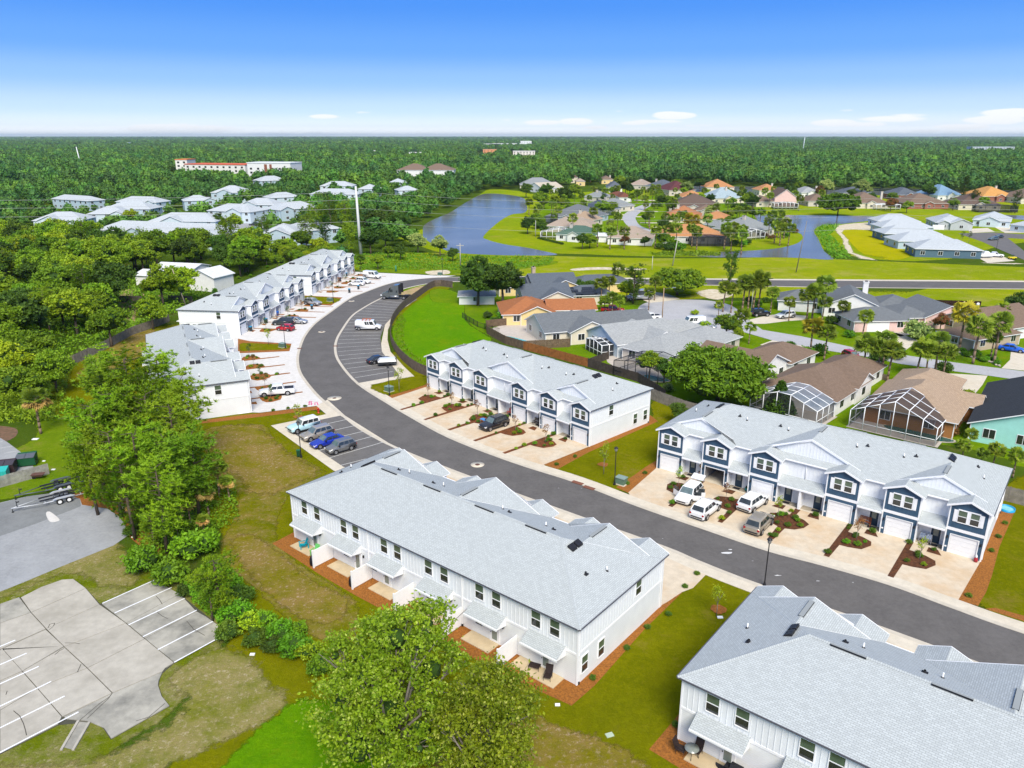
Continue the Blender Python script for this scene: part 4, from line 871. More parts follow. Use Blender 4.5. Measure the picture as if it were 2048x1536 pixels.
    for (x, y, z0, z1, cm) in chimneys:
        c = MB(); c.box(x-.6,y-.45,0,x+.6,y+.45,z1); c.box(x-.7,y-.55,z1,x+.7,y+.55,z1+.18); c.box(x-.3,y-.2,z1+.18,x+.3,y+.2,z1+.45,1); c.build('chimney', [WMt(cm), M['black']], r)
    return r
def eave_house(label, a, b, h, depth, roof, wall, slope=0.45, kind='hip', z=0.0, group=None, wins=True, cat='house', dorm=(), two=False, name='house', chim=None):
    """house whose nearest wall stands between two pixels (z = height those pixels lie at)"""
    A = G(a[0], a[1], z); B = G(b[0], b[1], z); d = B-A; L = d.length; ang = math.degrees(math.atan2(d.y, d.x))
    wings = [(0, L, 0, depth, h, kind)]
    for (f, wd, pr) in dorm: wings.append((f*L-wd/2, f*L+wd/2, -pr, depth*0.5, h, 'gy'))
    ch = ()
    if chim: ch = ((chim*L, depth*0.35, 0, h+slope*min(L, depth)/2+0.6, 'stone'),)
    return house(label, cat, (A.x, A.y), ang, wings, roof, wall, slope, group, wins, chimneys=ch, two=two, name=name)
SG = 'houses around the cul-de-sac street'
HS = {}
HS[9] = house('tan roofed brown stucco house behind a tall white framed pool cage', 'house', (53.2,107.2), -38.5, [(0,12,0,15,2.6,'hip'),(0.5,9.5,12,23,2.6,'hip'),(9,13.5,9,14,2.6,'gx')], 'tan', 'brownw', 0.46, SG, near=True)
HS[8] = house('brown roofed white house with a white pool cage behind the right townhouse row', 'house', (40.6,116.9), -43, [(0,12,0,15,2.6,'hip'),(2.5,11,13,25,2.6,'hip'),(8,12.3,8,15,2.8,'gx')], 'brown', 'white', 0.46, SG, near=True)
HS[10] = house('aqua house with black shingle roof and a white awning at the right edge', 'house', (64.6,99.4), -37, [(0,13,0,22,2.7,'gy'),(13,20,3,20,2.7,'gx')], 'black', 'aqua', 0.42, SG, near=True)
HS[7] = house('white house with brown roof and arched gable window behind the big round pine', 'house', (41.3,121.4), -45, [(-13,0,0,11.5,2.7,'gx'),(-8.5,0.5,11,21.5,2.6,'hip')], 'brown', 'white', 0.42, SG, near=True)
HS[6] = house('grey roofed house between the pale blue house and the big round pine', 'house', (21.2,140), -45, [(0,10,0,14,2.6,'hip'),(2,12,12,23,2.6,'hip')], 'lgrey', 'stone', 0.42, SG, near=True)
HS[5] = house('pale blue house with grey roof and a screened corner porch', 'house', (15.6,152.2), -66, [(0,12,0,14,2.7,'gy'),(2,13.5,5.5,14,2.7,'gx'),(1,9,12,24,2.6,'hip')], 'lgrey', 'paleblue', 0.42, SG, near=True)
HS[4] = house('cream house with dark grey gabled roof beside the turquoise pool', 'house', (3.2,162), -72, [(0,12,0,13,2.7,'gy'),(3,13.5,5,14,2.7,'gx'),(1,9,12,26,2.6,'gy')], 'dgrey', 'cream', 0.42, SG, near=True)
HS[3] = house('yellow house under a rust orange roof beyond the cream house', 'house', (-3.4,180.6), -84, [(0,13,0,12,2.6,'hip'),(3,13.5,4,11.5,2.7,'gx'),(2,10,11,22,2.6,'gy')], 'rust', 'yellow', 0.42, SG, near=True)
HS[2] = house('cream house with slate roof carrying two groups of solar panels', 'house', (1.0,196), -80, [(0,12,0,12,2.7,'gy'),(2,13.5,4,12,2.8,'gx'),(1.5,9.5,12,23.5,2.6,'hip')], 'slate', 'cream', 0.42, SG, near=True)
HS[1] = house('yellow walled house with slate roof nearest the through road, solar panels at its left end', 'house', (3.5,211), -78, [(0,12,0,12,2.7,'gy'),(2,13.5,4,12,2.8,'gx'),(2,10,12,28,2.6,'hip'),(1,9,-9,1,2.5,'gy')], 'slate', 'yellow', 0.42, SG, near=True, chimneys=((1.5,2.2,0,6.2,'tan'),))
HS[11] = house('white house with grey gabled roof beyond the street palms', 'house', (65.8,183.5), -18, [(0,12,0,9,2.6,'hip'),(10,23,-3.5,9,2.7,'gy'),(22,30,0,10,2.6,'hip')], 'dgrey', 'white', 0.44, SG, near=True, chimneys=((20,7.5,0,6.8,'white'),))
HS[12] = house('pink house with grey roof and white garage door at the street bend', 'house', (75,161.5), 4, [(0,13,0,9,2.5,'hip'),(11,19,2,12,2.6,'hip'),(17,28,1.5,14,2.7,'gy')], 'dgrey', 'pink', 0.44, SG, near=True, garage=(0,0,5.5,5.0))
HS[13] = house('brown roofed tan house behind the palms at the right edge', 'house', (92,145.5), 24, [(0,14,0,8,2.5,'hip'),(12,27,3,17,2.6,'gx')], 'brown', 'tan', 0.42, SG, near=True, garage=(1,0,20,5))
HS[14] = house('small white house half hidden behind the pair of tall pines', 'house', (-13.5,190), 2, [(0,9,0,7,2.2,'hip')], 'lgrey', 'white', 0.25, SG)
# arched window, awning and wide windows
aw = MB(); aw.slab([(8.2,-0.05,2.35),(13.2,-0.05,2.35),(13.2,-2.0,1.75),(8.2,-2.0,1.75)],0.06); tag(aw.build('awning', [M['trim'], M['trim']], HS[10]))
# ---- screened pool cages
def scr(name, c, a):
    m, nt, b = newmat(name); sset(b, Roughness=0.8); b.inputs['Base Color'].default_value = col4(c)
    t = nt.nodes.new('ShaderNodeBsdfTransparent'); x = nt.nodes.new('ShaderNodeMixShader'); x.inputs[0].default_value = a
    o = [n for n in nt.nodes if n.type == 'OUTPUT_MATERIAL'][0]; nt.links.new(t.outputs[0], x.inputs[1]); nt.links.new(b.outputs[0], x.inputs[2]); nt.links.new(x.outputs[0], o.inputs[0]); return m
SCR = scr('dark_insect_screen', (0.03,0.032,0.04), 0.38); SCRD = scr('dense_dark_screen', (0.02,0.022,0.028), 0.78)
def cage(label, loc, ang, L, D, h, rise=1.4, nx=6, ny=3, frame=None, screen=None, joined=False, r=0.07, roofscreen=None, group='screened pool cages', both=False):
    """cage of length L along local x, depth D along y; the roof folds along x, highest at the middle"""
    root = thing('pool_cage', label, 'pool cage', (loc[0], loc[1], 0), R(ang), group)
    fm = frame or M['trim']; sm = screen or SCR; rs = roofscreen or sm
    def zt(x): return h+rise*(1-abs(2*x/L-1))
    bars = []; xs = [L*i/nx for i in range(nx+1)]; ys = [D*j/ny for j in range(ny+1)]
    for x in xs: bars.append(('post', (x,0,0.05), (x,0,zt(x))))
    for y in ys[1:]:
        bars.append(('post', (0,y,0.05), (0,y,h))); bars.append(('post', (L,y,0.05), (L,y,h)))
    for y in ys: bars += [('roof_beam', (xs[i],y,zt(xs[i])), (xs[i+1],y,zt(xs[i+1]))) for i in range(nx)]
    for x in xs: bars.append(('roof_beam', (x,0,zt(x)), (x,D,zt(x))))
    for z in (1.0,): bars += [('rail', (0,0,z), (L,0,z)), ('rail', (0,0,z), (0,D,z)), ('rail', (L,0,z), (L,D,z))]
    if joined:
        m = MB()
        for _, a, b in bars: m.tube(a, b, r, n=4)
        tag(m.build('frame', fm, root), kind='stuff')
    else:
        for nm, a, b in bars: m = MB(); m.tube(a, b, r if nm != 'rail' else r*.7, n=4); m.build(nm, fm, root)
    k = 0
    for i in range(nx):
        m = MB(); a, b = xs[i], xs[i+1]; m.face([(a,0,.05),(b,0,.05),(b,0,zt(b)),(a,0,zt(a))]); m.build('screen_panel', sm, root)
        m = MB(); m.face([(a,0,zt(a)),(b,0,zt(b)),(b,D,zt(b)),(a,D,zt(a))]); m.build('roof_screen', rs, root)
    for xx in (0, L):
        m = MB(); m.face([(xx,0,.05),(xx,D,.05),(xx,D,h),(xx,0,h)]); m.build('screen_panel', sm, root)
    return root
cage('large white framed pool cage over a dark green kidney pool', (49.9,104.6), -41, 11.6, 8.2, 2.7, 2.6, 6, 3, roofscreen=scr('brown_tinted_screen', (0.05,0.035,0.035), 0.62))
cage('white framed pool cage with pale roof screens next to the small cedar', (37.2,111.3), -44, 10.5, 6.5, 2.6, 2.0, 5, 3, roofscreen=scr('grey_tinted_screen', (0.20,0.24,0.29), 0.6))
cage('black framed pool cage beside the grey roofed house', (18.3,130.2), -45, 9.5, 8.5, 2.8, 0.8, 4, 2, frame=M['black'], screen=scr('thin_screen', (0.05,0.05,0.06), 0.25))
cage('screened corner porch of the pale blue house', (14.9,147.2), -66, 6.2, 3.4, 2.4, 0.5, 4, 2, screen=SCRD, roofscreen=SCRD, r=0.09)
cage('white hooped pool cage beside the green roofed house', (G(1081,478).x, G(1081,478).y), -8, 15, 8, 2.8, 1.5, 6, 2, joined=True, r=.12)
cage('dark pool cage before the orange roofed house by the pond', (G(1385,493).x, G(1385,493).y), 0, 14.5, 7, 3.0, 1.0, 5, 2, joined=True, frame=M['black'], screen=SCRD, r=.1)
cage('white hooped pool cage beside the sloping grey roof on the peninsula', (G(1493,480).x, G(1493,480).y), 20, 9, 7, 3.0, 1.2, 4, 2, joined=True, r=.12)
cage('dark domed cage behind the grey roof on the peninsula', (G(1482,459).x, G(1482,459).y), 0, 9, 7, 3.2, 1.4, 4, 2, joined=True, frame=M['black'], screen=SCRD)
cage('white framed cage under the pink gabled house', (G(1548,418).x, G(1548,418).y), 0, 14, 5, 3.2, 0.6, 6, 1, joined=True, r=.14, screen=SCRD)
cage('dark cage beside the red brown roofed house across the pond', (G(1957,425).x, G(1957,425).y), 0, 22, 7, 3.4, 0.8, 6, 1, joined=True, frame=M['black'], screen=SCRD)
cage('white roofed screen room across the pond', (G(1752,420).x, G(1752,420).y), 0, 14, 4, 3.0, 0.3, 5, 1, joined=True, r=.14, roofscreen=plain('white_panel_roof', (0.75,0.76,0.78), 0.5))
cage('low dark screened lanai left of the slate blue roof', (G(1078,448).x, G(1078,448).y), 0, 9, 6, 3.0, 0.3, 3, 1, joined=True, frame=M['black'], screen=SCRD)
# pools and decks
def kidney(c, L, Wd, ang, bend=0.25, n=22):
    out = []
    for i in range(n):
        t = 2*math.pi*i/n; x = math.cos(t)*L/2; y = math.sin(t)*Wd/2; y += bend*Wd*math.cos(2*t)*0.5
        a = R(ang); out.append(Vector((c[0]+x*math.cos(a)-y*math.sin(a), c[1]+x*math.sin(a)+y*math.cos(a), 0)))
    return out
def pool(label, c, L, Wd, ang, mat, deck, bend=.25):
    flat('pool_deck', deck, MG['paver'], 0.06)
    o = thing('swimming_pool', label, 'pool', (0,0,0), 0)
    rim = kidney(c, L+.5, Wd+.5, ang, bend); flat('coping', rim, M['walkc'], 0.10, kind=None, parent=o, thick=0.06); flat('water', kidney(c, L, Wd, ang, bend), mat, 0.115, kind=None, parent=o)
fr('H9', (49.9,104.6,0), -41); fr('H8', (37.2,111.3,0), -44)
pool('dark green kidney pool inside the large white cage', (58.6,101.6), 9.4, 2.7, -41, MG['pooldark'], [LW('H9',-.3,-.2),LW('H9',12,-.2),LW('H9',12,9),LW('H9',-.3,9)])
pool('small green pool under the grey screened cage', (44.3,106.6), 5, 2.2, -44, MG['pooldark'], [LW('H8',-.3,-.2),LW('H8',11,-.2),LW('H8',11,7),LW('H8',-.3,7)])
pool('turquoise kidney pool behind the brown fence', (0.6,154.6), 7.6, 3.6, -45, MG['pool'], GL([(975,660),(1012,648),(1055,642),(1085,668),(1085,690),(1045,692),(1012,684),(985,672)]))
pool('blue pool inside the black framed cage', (25.5,127.9), 5.0, 2.6, -45, plain('teal_pool_water', (0.03,0.25,0.28), 0.08), GL([(1205,700),(1300,716),(1330,760),(1270,760),(1215,725)]))
# ---- far neighbourhood between the ponds
FG = 'houses of the pond neighbourhood'
FAR = [((1215,489),(1303,492),2.8,15,'beige','white','beige hip roofed white house nearest the field, palms before it',0.5,'hip',None),
 ((1112,481),(1186,486),2.8,12,'green','white','green roofed white house with a white chimney',0.5,'hip',0.3),
 ((1178,484),(1212,485),2.6,8,'white','white','low white walled annexe right of the green roof',0.2,'gx',None),
 ((1092,464),(1185,468),2.8,14,'beige','cream','pinkish beige hip roof directly behind the green roof',0.5,'hip',None),
 ((1132,451),(1182,454),2.8,14,'tan','cream','light brown roof with a small cream chimney left of the palms',0.55,'hip',0.4),
 ((1092,444),(1180,449),3.0,24,'dgrey','lblue','long slate blue roof with pale blue end wall beside the pond',0.45,'hip',None),
 ((1152,428),(1208,432),3.0,18,'navy','cream','dark navy roof behind the slate blue roof',0.5,'hip',0.8),
 ((1190,420),(1240,424),3.0,14,'grey','cream','grey brown roof left of the driveways',0.5,'hip',0.2),
 ((1168,402),(1204,404),3.0,14,'grey','stone','grey roof with a white chimney left of the red brown roof',0.5,'hip',0.5),
 ((1212,400),(1236,401),3.0,16,'redbrown','white','red brown roof left of the white garage house',0.5,'hip',None),
 ((1238,404),(1263,404),3.0,18,'redbrown','white','white garage house under a red brown hip roof',0.6,'hip',None),
 ((1217,385),(1244,385),4.2,18,'slate','white','small white house with a steep blue roof at the back',0.7,'hip',None),
 ((1258,378),(1286,379),3.4,20,'beige','stone','beige roof with tall white chimney at the edge of the wood',0.6,'hip',0.6),
 ((1040,380),(1110,380),4,20,'grey','cream','grey roofed cream house behind the waterside oaks',0.5,'hip',None),
 ((1084,386),(1126,384),3.5,20,'cream','white','bright cream roof behind the oaks by the pond',0.35,'gx',None),
 ((1134,366),(1155,366),5,20,'dbrown','cream','steep brown roof rising among the back trees',0.8,'hip',None),
 ((1152,372),(1170,372),4,14,'beige','yellow','small cream house among the back trees',0.5,'hip',None),
 ((1203,368),(1226,368),4,20,'brown','yellow','brown roof with an orange chimney far behind',0.5,'hip',0.8),
 ((1290,381),(1330,383),3.6,22,'slate','stone','slate blue hip roof left of the maroon roof',0.5,'hip',0.3),
 ((1338,392),(1390,391),4.0,24,'maroon','stone','large maroon hip roof with twin garage doors',0.55,'hip',None),
 ((1412,384),(1468,384),3.6,22,'orange','cream','orange hip roof right of the maroon roof',0.5,'hip',None),
 ((1364,404),(1412,404),3.2,18,'orange','cream','orange roof in front of the maroon roof',0.45,'hip',None),
 ((1424,407),(1488,406),3.2,20,'sblue','cream','pale blue grey roof with solar panels and white chimney',0.6,'hip',0.55),
 ((1337,424),(1438,426),3.2,28,'dbrown','stone','wide dark brown hip roof in the middle of the pond houses',0.45,'hip',None),
 ((1390,432),(1432,433),3.0,14,'brown','stone','lower brown roof in front of the wide dark brown roof',0.45,'hip',0.9),
 ((1328,444),(1400,446),3.0,18,'terracotta','cream','terracotta roof behind the yellowing palm',0.5,'hip',0.35),
 ((1400,450),(1455,452),3.0,18,'orange','cream','salmon orange roof left of the grey chimney roof',0.45,'hip',None),
 ((1424,470),(1495,478),3.0,20,'grey','cream','grey roofed cream house with a tall cream chimney on the peninsula',0.55,'hip',0.6),
 ((1405,462),(1440,466),3.0,10,'grey','cream','low grey roof wing behind the front orange roof',0.5,'hip',None),
 ((1326,487),(1452,488),2.9,18,'orange','white','wide orange hip roofed white house with the dark cage',0.42,'hip',None),
 ((1518,392),(1560,392),4.0,18,'orange','cream','orange roof behind the pink gabled house',0.5,'hip',0.7),
 ((1512,414),(1548,414),3.2,18,'brown','cream','brown roof wing left of the pink gable',0.5,'hip',0.2),
 ((1548,413),(1592,413),5.2,16,'dbrown','pink','pink gabled house with upper balcony windows by the pond',0.7,'gy',None),
 ((1602,396),(1640,396),3.6,20,'lgrey','white','pale grey roofed white house before the far lake',0.5,'hip',0.95),
 ((1616,413),(1664,413),3.2,18,'brown','stone','brown hip roof with a shaded porch left of the round green tree',0.5,'hip',None),
 ((1686,396),(1742,396),3.4,18,'slate','stone','slate roof with an arched dormer before the far lake',0.4,'hip',0.8),
 ((1704,417),(1776,417),3.2,24,'brown','cream','wide brown roof with white framed windows by the pond',0.5,'hip',0.95),
 ((1792,401),(1842,401),3.6,22,'slate','brick','slate roofed brick house across the pond',0.5,'hip',None),
 ((1814,418),(1896,418),3.2,24,'brown','brick','wide brown roofed brick house with a blue shaded porch',0.42,'hip',None),
 ((1874,402),(1922,401),3.6,22,'blue','white','white gabled house with a bright blue roof',0.65,'hip',None),
 ((1916,420),(2000,421),3.2,24,'dbrown','cream','red brown roof left of the long dark cage',0.5,'hip',None),
 ((1964,404),(2030,404),3.6,26,'gold','brick','golden orange hip roofed brick house at the right edge',0.5,'hip',0.6),
 ((2040,408),(2110,408),3.6,24,'brown','cream','brown roof cut off by the right edge beyond the pond',0.5,'hip',None)]
for a, b, h, d, rf, wl, lb, sl, kd, ch in FAR:
    eave_house(lb, a, b, h, d, rf, wl, sl, kd, 0.0, FG, chim=ch, dorm=((0.5,5,1.5),) if (b[0]-a[0]) > 36 and kd == 'hip' and rf not in ('beige','orange','maroon') else ())
# new pale houses at the right
NG = 'new pale roofed houses beyond the field'
def newhouse(label, a, b, h, d, wall, dorm=(), garage=None):
    A = G(a[0], a[1]); B = G(b[0], b[1]); dd = B-A; L = dd.length; ang = math.degrees(math.atan2(dd.y, dd.x))
    w = [(0, L, 0, d, h, 'hip')]+[(f*L-wd/2, f*L+wd/2, -pr, d*0.5, h, 'gy') for (f, wd, pr) in dorm]
    return house(label, 'house', (A.x, A.y), ang, w, 'pale', wall, 0.42, NG, garage=garage)
newhouse('nearest of the new houses, dusky blue wall with two white windows', (1829,514), (1961,518), 3.0, 13, 'bluegrey')
newhouse('second new house back from the dusky blue wall, open corner porch', (1795,498), (1915,499), 3.0, 13, 'lblue')
newhouse('third new house back, pale roof over a dark blue wall', (1768,482), (1880,483), 3.0, 13, 'bluegrey')
newhouse('fourth new house back, partly hidden by its neighbours', (1762,468), (1865,469), 3.0, 13, 'lblue')
newhouse('farthest of the overlapping new houses, above the sandy patch', (1754,455), (1838,456), 3.0, 13, 'lblue')
newhouse('new house with a small porch gable and white garage at the street end', (1870,458), (1938,460), 3.0, 20, 'grey', ((0.22,5,1.5),(0.72,9,2.5)), (2,0,0.72*1,5))
newhouse('new pale blue house with one wide garage gable', (1944,452), (2018,456), 3.0, 20, 'paleblue', ((0.45,8,1.0),))
newhouse('new pale house cut off by the right edge', (2019,462), (2090,470), 3.0, 18, 'paleblue')
# ---- apartment complex on the left
AG = 'pale blue apartment blocks on the left'
def apt(label, a, b, h, d, dorm=(), z=5.6): return eave_house(label, a, b, h, d, 'pale', 'lblue' if len(label) % 2 else 'paleblue', 0.42, 'hip', z, AG, cat='apartments', dorm=dorm, two=True, name='apartment_block')
apt('long two storey block nearest the camera, dark screened balconies in two gables', (192,459), (440,469), 5.6, 14, ((0.33,7,1.5),(0.68,7,1.5),(0.93,10,3)))
apt('block at the left end with one white gable facing the camera', (66,441), (165,440), 5.6, 14, ((0.35,10,1.5),))
apt('low front block partly hidden by the round pine on the left', (92,462), (150,463), 5.6, 12, ((0.7,6,1.5),))
apt('block directly behind the long front block, single white gable', (298,442), (430,443), 5.6, 14, ((0.36,10,1.5),))
apt('block behind the left pine, dark gable peak at its right end', (175,428), (250,427), 5.6, 14, ((0.8,6,1.5),))
apt('block in the middle of the complex with a yellow green tree before it', (205,418), (300,418), 5.6, 14, ((0.35,6,1.5),))
apt('narrow roof far left above the oaks', (104,397), (176,402), 5.6, 10)
apt('small block behind the dark oak, grey gable at right', (232,403), (312,405), 5.6, 12, ((0.85,5,1),))
apt('block left of the tall back gable', (368,402), (425,400), 5.6, 12, ((0.9,6,1),))
apt('tallest looking back block with a white gable', (422,388), (490,388), 6.5, 18, ((0.4,9,1),))
apt('block with gable facing the tennis court', (415,421), (500,424), 5.6, 14, ((0.65,8,1.5),))
apt('block behind the car park with pale end wall', (478,409), (548,410), 5.6, 14, ((0.3,9,1.5),))
apt('block right of the car park, dark porch in its left gable', (557,420), (640,414), 5.6, 14, ((0.17,7,1.5),))
apt('block with long hipped roof behind the pines', (620,388), (712,389), 5.6, 14, ((0.2,7,1),(0.7,6,1)))
apt('right front block, white gable over a porch', (520,469), (600,468), 5.6, 16, ((0.45,10,2.5),))
apt('block glimpsed through the tall pine trunks', (608,462), (680,456), 5.6, 18)
apt('small roof left of the far round oak', (542,396), (600,393), 5.6, 12)
apt('back block beside the brick panelled building', (520,362), (575,360), 5.6, 16)
apt('back block with twin gables beyond the pines', (640,372), (705,372), 5.6, 14, ((0.3,6,1),))
apt('roof right of the tall pole top', (716,378), (756,378), 5.6, 14)
apt('pale roof below the brown roofed block', (775,366), (812,366), 5.6, 14)
apt('low pale roof at the edge of the pond wood', (797,381), (838,380), 5.6, 12)
# large distant buildings
def block(label, a, b, h, d, wall, roofc=(0.6,0.6,0.6), cat='building', parts=()):
    A = G(a[0], a[1]); B = G(b[0], b[1]); dd = B-A; L = dd.length; r = thing('building', label, cat, (A.x, A.y, 0), math.atan2(dd.y, dd.x))
    m = MB(); m.box(0,0,0,L,d,h); m.build('wall', plain('w_'+label[:12], wall, 0.7), r); m = MB(); m.box(-.4,-.4,h,L+.4,d+.4,h+.8); m.build('roof', plain('r_'+label[:12], roofc, 0.8), r)
    n = max(2, int(L/7)); fl = max(1, int(h/4))
    for i in range(n):
        for j in range(fl):
            if L > 400: break
            w_ = MB(); w_.box(L*(i+.5)/n-1.2, -.15, 1.2+j*3.8, L*(i+.5)/n+1.2, -.02, 3.0+j*3.8); w_.build('window', M['pane'], r)
    for (x0, x1, z0, z1, c) in parts: m = MB(); m.box(x0*L,-.5,z0,x1*L,-.0,z1); m.build('panel', plain('p_'+str(c), c, 0.7), r)
    return r
block('white building with a brown brick entrance panel beyond the complex', (497,357), (583,358), 15, 25, (0.75,0.75,0.74), (0.7,0.72,0.75), parts=((.40,.46,0,14,(0.25,0.09,0.05)),(.52,.57,0,14,(0.25,0.09,0.05))))
block('white building with red orange roof band far left', (372,352), (492,354), 12, 30, (0.75,0.73,0.68), (0.62,0.12,0.05))
block('small orange roofed tower house beside the red banded building', (354,350), (377,350), 16, 24, (0.75,0.73,0.68), (0.65,0.2,0.06))
house('three storey white block with a long brown hip roof', 'apartments', (G(795,366).x, G(795,366).y), 0, [(0,30,0,26,11.5,'hip'),(22,52,-2,24,11.5,'hip')], 'brown', 'white', 0.4, two=True, name='apartment_block')
for lb, x, y, w, h, wc, rc in (('white warehouse roof far left', 262, 352, 26, 7, (.7,.7,.7), (.75,.75,.75)), ('pale shed roof among far left trees', 182, 345, 18, 6, (.7,.7,.7), (.7,.72,.75)), ('tiny pink roofed house far left', 297, 348, 12, 7, (.7,.55,.45), (.6,.3,.2)),
    ('row of white shops on the far left skyline', 210, 292, 48, 6, (.75,.74,.7), (.78,.76,.74)), ('white pyramid roofed pavilion far left', 252, 293, 12, 16, (.8,.8,.8), (.8,.8,.82)), ('long white shed right of the pyramid roof', 290, 296, 34, 6, (.75,.74,.7), (.8,.8,.8)),
    ('scattered white depot on the left skyline', 380, 297, 60, 8, (.75,.74,.74), (.72,.73,.76)), ('orange roofed store on the left skyline', 518, 306, 26, 10, (.7,.35,.15), (.75,.28,.08)), ('pale store left of the centre skyline', 440, 300, 40, 8, (.7,.7,.72), (.75,.75,.78)),
    ('white store in the centre distance', 760, 308, 34, 7, (.75,.72,.68), (.78,.76,.74)), ('long low white store in the centre distance', 845, 311, 54, 6, (.75,.70,.64), (.78,.76,.74)), ('orange brown store in the centre distance', 980, 307, 28, 9, (.7,.30,.14), (.7,.35,.2)),
    ('white store with red sign band in the centre distance', 1048, 310, 44, 8, (.75,.70,.66), (.78,.76,.74)), ('large white industrial hall on the skyline', 1022, 292, 74, 10, (.8,.82,.84), (.8,.82,.84)), ('white tank like hall beside the industrial hall', 1052, 290, 22, 18, (.82,.84,.86), (.82,.84,.86)),
    ('white hall left of the industrial hall', 985, 292, 34, 9, (.78,.8,.82), (.8,.82,.84)), ('white roofed store at the right of centre distance', 1362, 312, 20, 8, (.78,.76,.74), (.7,.3,.2)), ('small white roof right of centre distance', 1325, 309, 9, 8, (.78,.78,.78), (.8,.8,.8)),
    ('long blue grey roof on the right skyline', 1985, 308, 84, 16, (.5,.56,.6), (.36,.42,.46)), ('pale strip of roofs on the right skyline', 1850, 295, 90, 6, (.7,.68,.64), (.72,.72,.72)), ('small white roof left in the far woods', 745, 286, 16, 10, (.8,.8,.8), (.8,.8,.8)), ('white cluster far left skyline', 58, 278, 8, 30, (.8,.8,.8), (.8,.8,.8))):
    block(lb, (x-w/2, y), (x+w/2, y), h, 25, wc, rc)
# derelict sheds behind the left fence
house('white metal roofed shed among the left trees', 'shed', (G(312,562).x, G(312,562).y), -14, [(0,13,0,8,4,'gx'),(-1,10,-7,1,3,'gx')], 'white', 'white', 0.25, wins=False, name='shed')
house('overgrown white shed with vines on its gable', 'shed', (G(378,580).x, G(378,580).y), -20, [(0,9,0,8,4,'gy')], 'white', 'white', 0.4, wins=False, name='shed')
# solar panels lying on the slate roofs
def solar(hid, pts, n):
    """panels laid on a roof plane of the house: pts = list of (x, y) local centres; height follows the plane"""
    for (x, y, z, tilt, w, h_) in pts:
        m = MB(); m.hexa([(-w/2,-h_/2,0),(w/2,-h_/2,0),(w/2,h_/2,0),(-w/2,h_/2,0),(-w/2,-h_/2,.05),(w/2,-h_/2,.05),(w/2,h_/2,.05),(-w/2,h_/2,.05)])
        o = m.build('solar_panel', SOLAR, HS[hid], (x, y, z)); o.rotation_euler = tilt
SOLAR = plain('solar_panel_glass', (0.012,0.014,0.022), 0.2, spec=0.7)
tl = math.atan(0.42)
for k in range(3):
    solar(2, [(9.5-1.2*k*0.9, 17.2, 2.72+0.42*(9.95-(9.5-1.2*k*0.9))+.12, (0, tl, 0), 1.05, 4.2-0.8*k)], 1)
for k in range(3): solar(2, [(9.5-1.1*k, 13.6-0.9*k+1, 2.72+0.42*(9.95-(9.5-1.1*k))+.25, (0, tl, 0), 0.95, 1.7)], 1)
for k in range(3): solar(1, [(7.0, -6.6+2.3*k, 2.55+0.42*(9.45-7.0)+.12, (0, tl, 0), 3.4, 2.0)], 1)
# ------------------------------------------------------------------ fences
PLANK = {}
def fence(label, w, h=1.8, col=(0.20,0.155,0.12), sec=2.4, group='wooden fences', plank=0.14, metal=False, shadow=False):
    root = thing('metal_fence' if metal else 'wooden_fence', label, 'fence', (w[0].x, w[0].y, 0), 0, group)
    key = str(col)+str(h)+str(metal)
    if key not in PLANK:
        fm = plain('fence_'+str(len(PLANK)), col, 0.9, var=0.35, scale=1.8, kind='World') if not metal else M['black']
        m = MB(); n = int(sec/plank); rr = random.Random(3)
        if metal:
            for i in range(12): m.box(i*sec/12-.012, -.012, 0.05, i*sec/12+.012, .012, h)
            m.box(0,-.02,h-.15,sec,.02,h-.1); m.box(0,-.02,.15,sec,.02,.2)
        else:
            for i in range(n):
                dz = rr.uniform(-.03,.02); dy = rr.uniform(-.008,.008); m.box(i*plank+.006, -.012+dy, 0.02, (i+1)*plank-.006, .012+dy, h+dz)
            for z in (.35, h*.5, h-.3): m.box(0, .014, z, sec, .055, z+.09)
        me = m.mesh('fence_panel', fm); p = MB(); p.box(-.05,-.05,0,.05,.05,h+.06); PLANK[key] = (me, p.mesh('post', fm))
    me, pm = PLANK[key]
    for i in range(len(w)-1):
        a, b = w[i], w[i+1]; L = (b-a).length; k = max(1, round(L/sec)); d = (b-a)/k; an = math.atan2(d.y, d.x)
        for j in range(k):
            q = a+d*j; s = (b-a).length/k/sec
            o = put('fence_panel', me, root, (q.x-w[0].x, q.y-w[0].y, 0), an, (s, 1, 1)); tag(o, kind='stuff'); put('post', pm, root, (q.x-w[0].x, q.y-w[0].y+.03, 0), an)
    return root
fence('curved brown wooden fence between the crescent parking bay and the bright grass', spline(GL([(905,576),(869.5,573.5),(836,595),(812,613),(797,628),(786,645),(781,662),(782,683),(790,702),(803,719),(822,736),(838,746),(856,753)]), 3), 1.9, (0.15,0.115,0.09))
fence('dark brown panelled fence around the turquoise pool yard', GL([(972,655),(974,668),(1010,688),(1047,699),(1140,694),(1140,684)]), 1.8, (0.16,0.11,0.07))
fence('short brown fence on the left of the turquoise pool deck', GL([(972,655),(1022,650)]), 1.7, (0.16,0.11,0.07))
fence('new orange wooden fence behind the middle townhouse row', GL([(1047,699),(1110,716),(1176,734)]), 1.7, (0.34,0.13,0.035))
fence('dark weathered fence behind the black framed pool cage', GL([(1176,734),(1222,748),(1275,764),(1310,785),(1330,800)]), 1.7, (0.075,0.06,0.05))
fence('dark fence running up beside the black framed cage', GL([(1176,734),(1218,718)]), 1.6, (0.075,0.06,0.05))
fence('grey weathered fence between the two townhouse rows facing the street', GL([(1280,790),(1320,806),(1362,822),(1420,840)]), 1.9, (0.30,0.265,0.23))
fence('grey weathered fence behind the right end of the right townhouse row', [LW('T4',20,17.6),LW('T4',30,17.4),LW('T4',37,17.3),LW('T4',48,17.0)], 1.9, (0.30,0.265,0.23))
